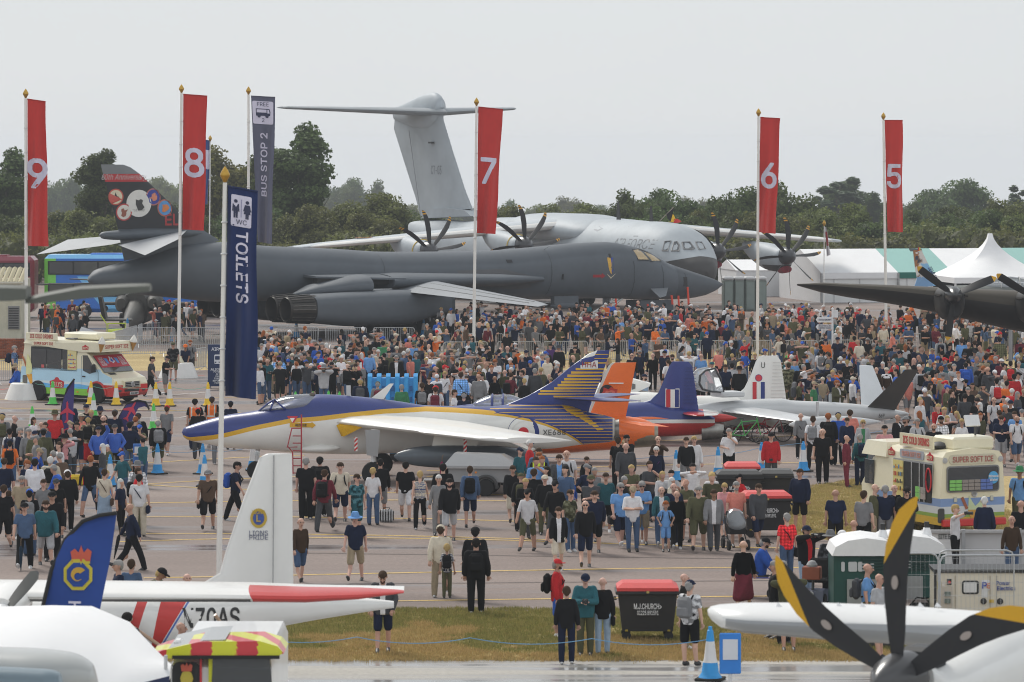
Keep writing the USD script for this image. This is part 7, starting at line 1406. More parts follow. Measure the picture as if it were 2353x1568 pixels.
for hx,hy in ((2185,676),(2372,684)):
 x,z = X(hx),Z(hy); nc = fuse(smooth_st([[0,z - .12,.42,.42,.5],[-.5,z - .2,.58,.55,.85],[-1.6,z - .25,.66,.6,.95],[-3.2,z - .2,.5,.5,.6],[-5,z,.1,.1,.1]],5),24,BKG,2.3).rot('z',-90).move((x,-.9,0)); e = put(t,'engine_nacelle',nc,M_matt,40)
 put(e,'chin_intake',lathe([(.3,.3),(.34,0),(.28,.02),(.02,.1)],18,(0.012,) * 3,'y').move((x,-1.0,z - .62)),M_matt,40)
 for sg in (-1,1):
  for k in range(6): put(e,'exhaust_stub',tube([(x + sg * .5,-.7 + .2 * k,z - .02),(x + sg * .66,-.6 + .2 * k,z - .06)],.05,6,(0.05,0.045,0.04)),M_bare)
 pr = put(t,'propeller',lathe([(.02,-.75),(.16,-.66),(.3,-.4),(.38,-.05),(.38,.1),(.02,.1)],20,(0.018,) * 3,'y').move((x,-.95,z)),M_paint,40)
 for k in range(3):
  bl = blade(2.0,.32,(0.65,0.36,0.03),.92,0,(0.018,0.018,0.019)).rot('z',90); put(pr,'blade',bl.rot('y',188 + 120 * k if hx < 2300 else 182 + 120 * k).move((x,-1.1,z)),M_matt,40)
put(t,'main_gear',tube([(X(2372),0,Z(720)),(X(2372),0,.6)],.16,8,BKG),M_matt); tr_,hb_ = wheel(.7,.45); put(t,'wheel',merge(tr_,hb_).rot('z',90).move((X(2372),0,.7)),M_rubber,40)
# canopy of another aircraft behind it
b = P(2322,HY + FX * HC / 186,186); t = thing('parked_canopy_jet','glass canopy and dark body showing above the dark wing at the right','aircraft',b); s = 186 / FX
zc = HC - (656 - HY) * s; put(t,'fuselage',fuse([[-4.5,zc - .7,.2,.2,.2],[-2.5,zc - .6,.7,.6,.6],[0,zc - .55,.8,.62,.7],[3,zc - .6,.6,.5,.6],[5,zc - .8,.1,.1,.1]],20,(0.12,0.13,0.12)),M_matt,50); put(t,'canopy',fuse(smooth_st([[-1.5,zc - .1,.05,.05,.05],[-1.0,zc - .1,.4,.35,.1],[0,zc - .1,.5,.52,.1],[1.0,zc - .1,.4,.3,.1],[1.6,zc - .1,.05,.05,.05]],3),18,(.5,) * 3),M_canopy,50)
for x in (-.5,.4): put(t,'canopy_frame',tube([(x,.5 * math.cos(q),zc - .1 + .5 * math.sin(q)) for q in np.linspace(0,math.pi,12)],.03,5,(0.4,0.4,0.38)),M_paint)
put(t,'gear_leg',tube([(0,0,zc - 1),(0,0,.3)],.1,6,(0.3,) * 3),M_paint)
# ---- fighter tail painted with a bird of prey
b = P(2125,HY + FX * HC / 214,214); t = thing('painted_tail_fighter','fighter tail painted with a pale feathered head, word SEMPER, before the tents','aircraft',b); s = 214 / FX; X = lambda px: (px - 2125) * s; Z = lambda py: HC - (py - HY) * s
fo = [(2098,575),(2117,575),(2135,612),(2147,635),(2168,655),(2100,662),(2107,640),(2102,610)]; fn = prism([(X(a),Z(c)) for a,c in fo],.22,(0.16,0.3,0.5),'xz').move((0,-.11,0)); v,f = trimesh.remesh.subdivide_to_size(fn.v,fn.f,.12); fn = Mesh(v,f,(0.16,0.3,0.5))
cen = fn.v[fn.f].mean(1); q = meshkit.fbm(cen * [2.2,1,2.2] + 3,4,5); up_ = (cen[:,2] - Z(640)) / (Z(575) - Z(640)); left = cen[:,0] < X(2110) + .35 * (up_ < .5)
fn.c[(up_ > .05)] = (0.45,0.44,0.42); fn.c[(up_ > .05) & (q > .52)] = (0.62,0.6,0.57); fn.c[(up_ > .04) & (q < .42)] = (0.2,0.12,0.07); fn.c[(up_ > .2) & left & (q < .55)] = (0.3,0.13,0.05); fn.c[(up_ > .04) & (q < .33)] = (0.03,0.035,0.06); fn.c[(cen[:,0] > X(2118) + (Z(612) - cen[:,2]) * .6) & (cen[:,2] < Z(606))] = (0.22,0.45,0.68)
fi = put(t,'fin',fn,M_gloss); put(t,'fin_tip',hull([(X(2088),-.1,Z(571)),(X(2117),-.1,Z(572)),(X(2119),-.1,Z(578)),(X(2092),-.1,Z(578)),(X(2088),.1,Z(571)),(X(2117),.1,Z(572)),(X(2119),.1,Z(578)),(X(2092),.1,Z(578))],(0.1,0.13,0.14)),M_gloss)
for k,c in enumerate(((0.5,0.04,0.04),(0.65,0.45,0.03))): put(fi,'tail_band',box(.06,.02,.2,(X(2110) + .07 * k,-.13,Z(577)),c),M_plastic)
put(fi,'lettering',text('SEMPER',.2,(0.02,0.04,0.12),True,width=.75).rot('y',63).move((X(2143),-.13,Z(628))),M_plastic); put(t,'fuselage',fuse([[X(2095),2.4,.4,.4,.4],[X(2125),2.5,.6,.6,.6],[X(2260),2.5,.7,.7,.7],[X(2400),2.6,.1,.1,.1]],18,(0.3,0.32,0.33)),M_matt,50); put(t,'gear_leg',tube([(2,0,2),(2,0,.3)],.1,6,(0.4,) * 3),M_paint); put(t,'wing',box(2.5,7,.12,(2.6,0,2.4),(0.3,0.32,0.33),.04),M_matt)
# ---- rotor blade at the left edge
Y = 40; s = Y / FX; b = P(-640,HY + FX * HC / Y,Y); t = thing('rotor_blade_helicopter','drooping grey green helicopter rotor blade reaching in from the left edge','helicopter',b); X = lambda px: (px + 640) * s; Z = lambda py: HC - (py - HY) * s; RG_ = (0.10,0.105,0.09)
def ribbon(rows,c): return loft(A([[(X(px),y - d,Z(py) + h),(X(px),y - d * .5,Z(py) + h + .03),(X(px),y + d,Z(py) + h),(X(px),y + d,Z(py2)),(X(px),y - d,Z(py2))] for px,py,py2,y,d,h in rows]),True,c)
put(t,'rotor_blade',ribbon([(-620,668,690,0,.28,0),(-200,662,688,0,.28,0),(20,660,690,0,.28,0),(66,662,688,0,.22,0)],RG_),M_matt,30); put(t,'blade_tip',ribbon([(60,691,697,.05,.14,0),(100,680,696,.05,.2,0),(190,663,686,.05,.25,0),(300,658,674,.05,.24,0),(345,658,670,.05,.14,0)],RG_),M_matt,30); put(t,'rotor_mast',tube([(0,0,0),(0,0,Z(680))],.25,10,RG_),M_matt)
# ---- white twin with the registration N70AS, lower left
IW,IR = (0.72,0.71,0.68),(0.5,0.035,0.03)
b = P(640,HY + FX * HC / 76,76); t = thing('white_twin_plane','white high wing plane marked N70AS with red wing tip, lower left','aircraft',b); s = 76 / FX; X = lambda px: (px - 640) * s; Z = lambda py: HC - (py - HY) * s
def outl(pts,y0,y1,c,sm=None,name='fin',taper=None):
 m = prism([(X(a),Z(q)) for a,q in pts],y1 - y0,c,'xz').move((0,y0,0)); return m
LE,TE = [(430,1362),(505,1316),(520,1262),(560,1145),(596,1052),(612,1043)],[(676,1376),(674,1340),(673,1265),(672,1150),(671,1050),(670,1043)]
sec = []
for (a,q),(c_,d) in zip(LE,TE):
 f = airfoil(10,1.0); sec.append(np.stack([X(a) + f[:,0] * (X(c_) - X(a)),f[:,1] * .2,Z(q) + f[:,0] * (Z(d) - Z(q))],-1))
fin_ = loft(A(sec),True,IW); fi = put(t,'fin',fin_,M_gloss,40); put(fi,'rudder_gap',tube([(X(630),-.1,Z(1046)),(X(628),-.12,Z(1375))],.012,5,(0.35,) * 3),M_matt); put(fi,'fin_fairing',tube([(X(590),0,Z(1046)),(X(592),0,Z(1038))],.05,8,(0.3,) * 3),M_gloss)
cr = lambda r,px,py,off,c: to_side(prism([(X(px) + r * math.cos(q) * .85,Z(py) + r * math.sin(q)) for q in np.linspace(0,6.28,25)[:-1]],.004,c,'xz'),fin_,-1,off)
put(fi,'emblem',cr(.19,595,1190,.006,(0.5,0.34,0.05)),M_plastic); put(fi,'emblem',cr(.13,595,1190,.010,(0.05,0.09,0.3)),M_plastic); put(fi,'emblem',to_side(text('L',.13,(0.5,0.34,0.05),True).move((X(595),0,Z(1190))),fin_,-1,.014),M_plastic); put(fi,'emblem',to_side(text('LIONS',.07,(0.5,0.34,0.05),True,width=.24).move((X(595),0,Z(1176))),fin_,-1,.014),M_plastic)
for k,w in enumerate(('LIONS','PRIDE')): put(fi,'lettering',to_side(text(w,.09,(0.12,0.13,0.2),width=.36).move((X(595),0,Z(1224 + 10 * k))),fin_,-1,.006),M_plastic)
fs = [(-60,1430,.9,.62,.75),(120,1438,.8,.62,.62),(300,1436,.74,.62,.6),(450,1424,.6,.5,.5),(600,1408,.42,.36,.34),(760,1395,.26,.22,.2),(905,1390,.08,.07,.06)]
fm = fuse(smooth_st([[X(a),Z(q),w,u,d] for a,q,w,u,d in fs],6),26,IW,2.7); paint(fm,[lambda v: v[:,0] - X(302) - (v[:,2] - Z(1440)) * .3,lambda v: X(395) + (v[:,2] - Z(1440)) * .6 - v[:,0]],IR); paint(fm,[lambda v: v[:,0] - X(325) - (v[:,2] - Z(1440)) * .3,lambda v: X(362) + (v[:,2] - Z(1440)) * .2 - v[:,0]],IW); paint(fm,[lambda v: v[:,0] - X(397) - (v[:,2] - Z(1440)) * .6,lambda v: X(402) + (v[:,2] - Z(1440)) * .6 - v[:,0]],(0.08,0.14,0.4))
fu = put(t,'fuselage',fm,M_gloss,40); put(fu,'lettering',to_side(text('N70AS',.36,(0.03,) * 3,True,width=1.1).move((X(490),0,Z(1412))),fm,-1,.006),M_plastic)
Yw = 70; sw = Yw / FX; xw = lambda px: (px - CX) * sw - b[0]; zw = lambda py: HC - (py - HY) * sw; sec = []
for px,yt,yb,ch,dy in ((-200,1348,1392,2.0,0),(100,1352,1392,2.0,0),(400,1356,1392,1.95,0),(575,1360,1392,1.9,.02),(700,1364,1394,1.7,.1),(820,1366,1388,1.2,.3),(925,1372,1377,.4,.8)):
 f = airfoil(11,1.0); th = (yb - yt) * sw; zc = zw((yt + yb) / 2); sec.append(np.stack([np.full(len(f),xw(px)),Yw - 76 + dy + f[:,0] * ch,zc + f[:,1] * th * .95 + .08 * f[:,0]],-1))
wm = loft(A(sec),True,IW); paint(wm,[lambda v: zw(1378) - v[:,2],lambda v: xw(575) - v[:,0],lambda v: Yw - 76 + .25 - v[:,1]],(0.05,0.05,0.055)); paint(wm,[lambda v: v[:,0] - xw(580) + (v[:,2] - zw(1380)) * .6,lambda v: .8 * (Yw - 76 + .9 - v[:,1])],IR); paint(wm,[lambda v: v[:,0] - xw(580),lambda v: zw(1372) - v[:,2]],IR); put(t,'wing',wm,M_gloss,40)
for px in (18,-260):
 x,z = xw(px),zw(1395); put(t,'engine_nacelle',fuse(smooth_st([[-.3,z,.3,.3,.3],[.1,z,.36,.34,.36],[1.2,z + .05,.4,.36,.38],[2.4,z + .1,.1,.1,.1]],4),18,IW).rot('z',90).move((x,Yw - 76 - .9,0)),M_gloss,40); pr = put(t,'propeller',lathe([(.02,-.34),(.1,-.3),(.2,-.1),(.22,.05),(.02,.06)],16,(0.66,) * 3,'y').move((x + .05,Yw - 76 - 1.2,z)),M_gloss,40)
 for k in range(3): put(pr,'blade',blade(1.0,.2,(0.12,) * 3,.97,0,(0.14,0.14,0.13)).rot('z',90).rot('y',40 + 120 * k).move((x + .05,Yw - 76 - 1.25,z)),M_matt,40)
for p0,p1 in (((555,1480),(505,1396)),((300,1420),(430,1500))): put(t,'strut',tube([(X(p0[0]),-.8,Z(p0[1])),(X(p1[0]),-1.2,Z(p1[1]))],.035,7,(0.45,0.3,0.2)),M_gloss)
put(t,'wheel',wheel(.3,.2)[0].move((X(430),-1.0,.3)),M_rubber,40); put(t,'wheel',wheel(.3,.2)[0].move((X(430),1.0,.3)),M_rubber,40)
# ---- white canopy sheet with a navy valance
Y = 58; s = Y / FX; b = P(120,HY + FX * HC / Y,Y); t = thing('gazebo','white gazebo roof with a navy edge in the lower left corner','tent',b); X = lambda px: (px - 120) * s; Z = lambda py: HC - (py - HY) * s
top = [(-60,1424,1.6),(90,1420,1.6),(185,1422,1.6),(280,1452,1.2),(345,1500,.6),(396,1536,.1)]; bot = [(-60,1455,-1.4),(40,1470,-1.4),(120,1500,-1.4),(190,1540,-1.4),(250,1566,-1.3),(395,1545,-.4)]
vt = A([(X(a),y,Z(q)) for a,q,y in top]); vb = A([(X(a),y,Z(q)) for a,q,y in bot]); G_ = A([vt * (1 - u) + vb * u + [0,0,.10 * math.sin(math.pi * u)] for u in np.linspace(0,1,9)]); put(t,'roof',loft(np.concatenate([G_,G_[::-1] - [0,0,.02]]),False,(0.74,) * 3,False),M_vinyl,True)
put(t,'valance',loft(A([vb + [0,-.01,0],vb + [0,-.02,-.25]]),False,(0.02,0.03,0.08),False),M_vinyl)
for px,y in ((-40,-1.3),(385,-.3),(60,1.5)): put(t,'leg',tube([(X(px),y,0),(X(px),y,Z(1500))],.03,6,(0.5,) * 3),M_metal)
# ---- grey engine pod at the very corner
Y = 50; s = Y / FX; b = P(60,HY + FX * HC / Y,Y); t = thing('grey_plane','grey rounded engine pods of a plane in the bottom left corner','aircraft',b); X = lambda px: (px - 60) * s; Z = lambda py: HC - (py - HY) * s
put(t,'engine_cowling',fuse(smooth_st([[X(225),Z(1575),.05,.05,.05],[X(210),Z(1565),.3,.22,.3],[X(150),Z(1560),.5,.34,.4],[X(60),Z(1556),.6,.36,.5],[X(-120),Z(1552),.6,.36,.5]],5),24,(0.38,0.39,0.38),2.6),M_gloss,50); put(t,'engine_cowling',fuse(smooth_st([[X(166),Z(1570),.05,.05,.05],[X(155),Z(1560),.2,.2,.2],[X(120),Z(1556),.26,.22,.24],[X(-120),Z(1552),.3,.24,.26]],4),20,(0.14,0.19,0.22),2.6).move((0,-.9,0)),M_gloss,50)
put(t,'warning_strip',box(.4,.01,.03,(X(225),-.62,Z(1562)),(0.55,0.42,0.05)),M_plastic); put(t,'gear_leg',tube([(0,0,Z(1575)),(0,0,0)],.1,8,(0.4,) * 3),M_paint)
# ---- rescue service vehicle
Y = 60; s = Y / FX; b = P(520,HY + FX * HC / Y,Y); t = thing('rescue_vehicle','white rescue vehicle with yellow and red chequered roof edge, bottom left','car',b,0); X = lambda px: (px - 520) * s; Z = lambda py: HC - (py - HY) * s; YL,RDD = (0.62,0.62,0.03),(0.55,0.04,0.05)
put(t,'body',hull([(X(a),y,z) for a,z0 in ((395,0),(626,0)) for y in (-.2,4.2) for z in (.4,Z(1530))] + [(X(410),.2,Z(1496)),(X(618),.2,Z(1496)),(X(410),3.8,Z(1496)),(X(618),3.8,Z(1496))],(0.66,0.66,0.65)),M_paint,25)
rm = hull([(X(a),y,Z(q)) for a,q in ((350,1500),(375,1490),(460,1470),(600,1468),(640,1480),(655,1496),(640,1502),(365,1508))  for y in (-.3,.9)],YL); v,f = trimesh.remesh.subdivide_to_size(rm.v,rm.f,.25); rm = Mesh(v,f,YL); paint(rm,lambda v: np.sin(v[:,0] * 9 + v[:,1] * 5) - .1,RDD); put(t,'chequered_roof',rm,M_paint,30)
put(t,'roof_panel',hull([(X(a),y,Z(q)) for a,q in ((390,1486),(470,1468),(520,1466),(480,1490)) for y in (-.2,1.5)],(0.3,0.31,0.31)),M_paint); put(t,'rear_window',hull([(X(a),y,Z(q)) for a,q in ((492,1500),(622,1500),(630,1600),(488,1600)) for y in (-.26,-.2)],(.03,) * 3),M_dark_glass); put(t,'window_header',box(X(645) - X(400),.1,.05,((X(645) + X(400)) / 2,-.3,Z(1508)),(0.01,) * 3),M_plastic)
for px,w,c in ((482,.06,YL),(462,.03,RDD)): put(t,'reflective_strip',hull([(X(px) + d,-.24,Z(q)) for q,o in ((1500,0),(1600,0)) for d in (0,w)] + [(X(px) + d,-.2,Z(q)) for q in (1500,1600) for d in (0,w)],c),M_plastic)
put(t,'crest',prism([(.10 * math.cos(q),.13 * math.sin(q)) for q in np.linspace(0,6.28,9)[:-1]],.02,(0.5,0.4,0.06),'xz').move((X(432),-.25,Z(1555))),M_plastic); put(t,'crest',prism(crown_,.01,(0.5,0.1,0.06),'xz').xf(np.diag([.45,1,.45])).move((X(432),-.26,Z(1530))),M_plastic); put(t,'dark_panel',prism(rrect(.42,.5,.1),.02,(0.02,) * 3,'xz').move((X(430),-.22,Z(1555))),M_plastic)
for x in (X(420),X(620)):
 for y in (.6,3.2): put(t,'wheel',wheel(.36,.24)[0].rot('z',90).move((x,y,.36)),M_rubber,40)
put(t,'beacon',box(.12,.3,.09,(X(405),.4,Z(1490)),(0.7,) * 3,.03),M_plastic)
# ---- turboprop at the lower right: hub, three visible blades, wing and white nacelle
Y = 46; s = Y / FX; b = P(2060,HY + FX * HC / Y,Y); t = thing('white_turboprop','white turboprop with black scimitar blades and yellow tips, lower right','aircraft',b,0); X = lambda px: (px - 2060) * s; Z = lambda py: HC - (py - HY) * s; hz2 = Z(1558)
fw = A([-.62,-.78,0]); ax = math.degrees(math.atan2(fw[1],fw[0]))
put(t,'nacelle',fuse(smooth_st([[-.35,hz2 - .05,.3,.28,.4],[-.6,hz2 - .2,.42,.3,.5],[-1.4,hz2 - .12,.52,.4,.6],[-2.4,hz2 - .02,.58,.5,.62],[-4.2,hz2 + .0,.5,.5,.5],[-5.6,hz2 - .1,.1,.1,.1]],5),28,(0.72,0.72,0.7),2.2).rot('z',ax),M_gloss,50); put(t,'intake_lip',box(.4,.42,.3,(-.6,.0,hz2 + .02),(0.03,0.032,0.035),.05).rot('z',ax),M_matt)
pr = put(t,'propeller',lathe([(.02,.45),(.12,.38),(.24,.2),(.3,-.05),(.3,-.25),(.02,-.26)],20,(0.05,0.05,0.052),'x').move((0,0,hz2)).rot('z',ax),M_paint,40)
for k in range(6):
 sec = []
 for u,sw,ch,tw in ((.12,0,.18,20),(.25,-.02,.26,18),(.42,-.05,.32,16),(.58,-.06,.36,14),(.72,-.03,.36,13),(.84,.03,.32,12),(.92,.09,.25,12),(.98,.17,.11,12),(1.0,.21,.04,12)):
  a = airfoil(9,.07); tw_ = math.radians(90 - tw); x,z = (a[:,0] - .5) * ch + sw,a[:,1] * ch; sec.append(np.stack([z * math.cos(tw_) + x * math.sin(tw_) * .0 + x * math.cos(tw_) * .25,x * 1.0,np.full(len(x),u * 2.15)],-1))
 bl = loft(A(sec),True,(0.022,0.022,0.024)); edge_ = lambda v: v[:,2] - 1.55 - 1.1 * np.clip(.12 - v[:,1],-.3,.4)
 paint(bl,[lambda v: v[:,2] - 1.72 - (v[:,1] - .02) * 1.6],(0.66,0.36,0.02)); m_ = bl.rot('x',-2 - 60 * k).move((0,0,hz2)).rot('z',ax); bp = put(pr,'blade',m_,M_matt,40)
 put(bp,'blade_emblem',lathe([(.001,.0),(.055,.0),(.055,.015),(.001,.016)],14,(0.35,0.3,0.27),'x').xf(np.diag([1,.8,1.5])).move((.012,-.05,1.12)).rot('x',-2 - 60 * k).move((0,0,hz2)).rot('z',ax),M_plastic)
Yw = 49.5; sw_ = Yw / FX; xw = lambda px: (px - CX) * sw_ - b[0]; zw = lambda py: HC - (py - HY) * sw_; sec = []
for px,yt,yb,ch,dy in ((1637,1428,1438,.3,1.0),(1645,1418,1448,.8,.75),(1665,1412,1462,1.3,.5),(1720,1407,1472,1.7,.3),(1900,1405,1484,2.0,.1),(2100,1412,1496,2.2,0),(2250,1424,1506,2.3,0),(2480,1436,1518,2.3,0)):
 f = airfoil(13,1.0); th = (yb - yt) * sw_; zc = zw((yt + yb) / 2); sec.append(np.stack([np.full(len(f),xw(px)),Yw - Y + dy + f[:,0] * ch,zc + f[:,1] * th + .02 * f[:,0]],-1))
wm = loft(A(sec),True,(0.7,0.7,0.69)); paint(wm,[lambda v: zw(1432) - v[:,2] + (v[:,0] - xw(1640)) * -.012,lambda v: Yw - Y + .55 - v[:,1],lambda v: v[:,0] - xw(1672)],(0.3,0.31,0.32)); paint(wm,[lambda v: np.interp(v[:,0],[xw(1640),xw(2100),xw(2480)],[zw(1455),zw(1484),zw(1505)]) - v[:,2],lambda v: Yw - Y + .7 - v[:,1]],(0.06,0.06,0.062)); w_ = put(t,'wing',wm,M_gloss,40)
for px in (1790,1868,1930,1985,2040,2120,2160): put(w_,'vortex_fin',hull([(xw(px),Yw - Y + .6,zw(1408)),(xw(px + 16),Yw - Y + .6,zw(1408)),(xw(px + 5),Yw - Y + .62,zw(1397)),(xw(px),Yw - Y + .64,zw(1408)),(xw(px + 16),Yw - Y + .64,zw(1408))],(0.72,) * 3),M_gloss)
put(t,'gear_leg',tube([(2.0,1.5,hz2 - .5),(2.0,1.5,0)],.12,8,(0.5,) * 3),M_paint)
# ================================================================ people
V3 = lambda *a: np.array(a,float)
BUILD = {'m': dict(H=1.76,sh=.168,hip=.095,ch=.125,wa=.125,arm=1.0,leg=1.0,head=1.0),'f': dict(H=1.65,sh=.146,hip=.10,ch=.110,wa=.105,arm=.86,leg=.95,head=1.02),'c': dict(H=1.32,sh=.142,hip=.085,ch=.11,wa=.11,arm=.85,leg=.85,head=1.22)}
# pose: (thigh forward, knee) for both legs, lean, hands (out, forward, up from the hip) for both, head pitch
REST = (.245,.06,-.07)
POSES = {'s': (((3,4),(-3,4)),0,(REST,(.26,.02,-.06)),0),'w': (((24,8),(-18,22)),3,((.23,-.16,-.03),(.235,.24,.01)),2),'p': (((2,3),(-2,3)),2,((.06,.30,.24),(.08,.30,.23)),16),'c': (((2,3),(-4,3)),0,((.07,.24,.60),(.09,.25,.59)),0),
 'f': (((2,3),(-2,3)),0,((-.10,.20,.22),(-.08,.23,.25)),0),'h': (((4,4),(-4,4)),0,((.20,.07,.08),(.20,.07,.08)),0),'a': (((6,5),(-6,5)),0,((.05,.20,.50),(.10,.24,.20)),4),'u': (((3,4),(-3,4)),0,((.26,.16,.88),(.20,.16,.05)),-6),
 'i': (((84,84),(80,78)),8,((.13,.36,.05),(.15,.34,.05)),6),'b': (((2,3),(-4,5)),22,((.06,.42,.12),(.10,.40,.12)),-6),'q': (((20,8),(-16,20)),8,((.18,.42,.10),(.18,.42,.10)),8),'d': (((12,6),(-8,12)),5,((.2,.14,.0),(.24,.10,-.02)),26)}
def ik(S_,T,l1,l2,hint):
 d = T - S_; L = min(np.linalg.norm(d),l1 + l2 - .004); u = d / (np.linalg.norm(d) + 1e-9); a = (l1 * l1 - l2 * l2 + L * L) / (2 * L); h = math.sqrt(max(l1 * l1 - a * a,0)); n = hint - u * (hint @ u); n /= np.linalg.norm(n) + 1e-9
 return S_ + u * a + n * h,S_ + u * L
_jc = {}
def joints(bk,pk):
 if (bk,pk) in _jc: return _jc[bk,pk]
 B,(legs,lean,hands,hp) = BUILD[bk],POSES[pk]; J = {}
 Rl = lambda v: R('x',lean) @ v
 J['pel'] = V3(0,0,0); J['che'] = Rl(V3(0,0,.36)); J['nek'] = Rl(V3(0,.0,.535)); Rh = R('x',lean + hp); J['hed'] = J['nek'] + Rh @ V3(0,-.015,.165); J['Rh'] = Rh; J['Rl'] = R('x',lean)
 for s,n,(a,k),(hx,hf,hz) in ((1,'l',legs[0],hands[0]),(-1,'r',legs[1],hands[1])):
  hip = V3(s * B['hip'],0,-.02); kn = hip + R('x',a) @ V3(0,0,-.43); kn[0] += s * .012; an = kn + R('x',a - k) @ V3(0,0,-.41); J['hip' + n],J['kne' + n],J['ank' + n] = hip,kn,an; J['foo' + n] = (a - k if pk in 'wq' else 0)
  sh = Rl(V3(s * B['sh'],.01,.475)); t = V3(s * hx,-hf,hz) if pk not in 'bi' else Rl(V3(s * hx,-hf,hz)); el,wr = ik(sh,t,.275,.25,V3(s * .75,.7,-.35)); J['sho' + n],J['elb' + n],J['wri' + n] = sh,el,wr
 low = min(J['ankl'][2],J['ankr'][2]) - .075; J['z'] = -low; _jc[bk,pk] = J; return J
def ball(p,r,n=10): return m3.Manifold.sphere(float(r),n).translate([float(x) for x in p])
def seg(a,ra,b,rb,n=10): return m3.Manifold.batch_hull([ball(a,ra,n),ball(b,rb,n)])
def blob(parts,res=.05,it=6):
 m = m3.Manifold.batch_boolean(parts,m3.OpType.Add).refine_to_length(res).to_mesh(); t = trimesh.Trimesh(A(m.vert_properties)[:,:3],A(m.tri_verts),process=True)
 trimesh.smoothing.filter_taubin(t,.5,.53,it); return t
def hand(el,wr,s):
 """palm, four bent fingers of unequal length and a thumb at the side"""
 d = wr - el; d /= np.linalg.norm(d); sd = np.cross(d,V3(0,0,1)); sd /= np.linalg.norm(sd) + 1e-9; nr = np.cross(sd,d); k = wr + d * .085; ps = [m3.Manifold.batch_hull([ball(wr,.024,6),ball(k + sd * .03,.014,6),ball(k - sd * .03,.014,6)])]
 for o,l in ((-.03,.058),(-.01,.072),(.011,.068),(.03,.052)):
  a = k + sd * o; b = a + (d * .8 - nr * .35) * l * .55; ps += [seg(a,.009,b,.0085,6),seg(b,.0085,b + (d * .4 - nr * .8) * l * .5,.0075,6)]
 a = wr + d * .03 + sd * .03 * -s; b = a + (d * .6 - sd * s * .75) * .05; return ps + [seg(a,.012,b,.010,6),seg(b,.010,b + (d * .9 - nr * .4) * .035,.008,6)]
_pm = {}
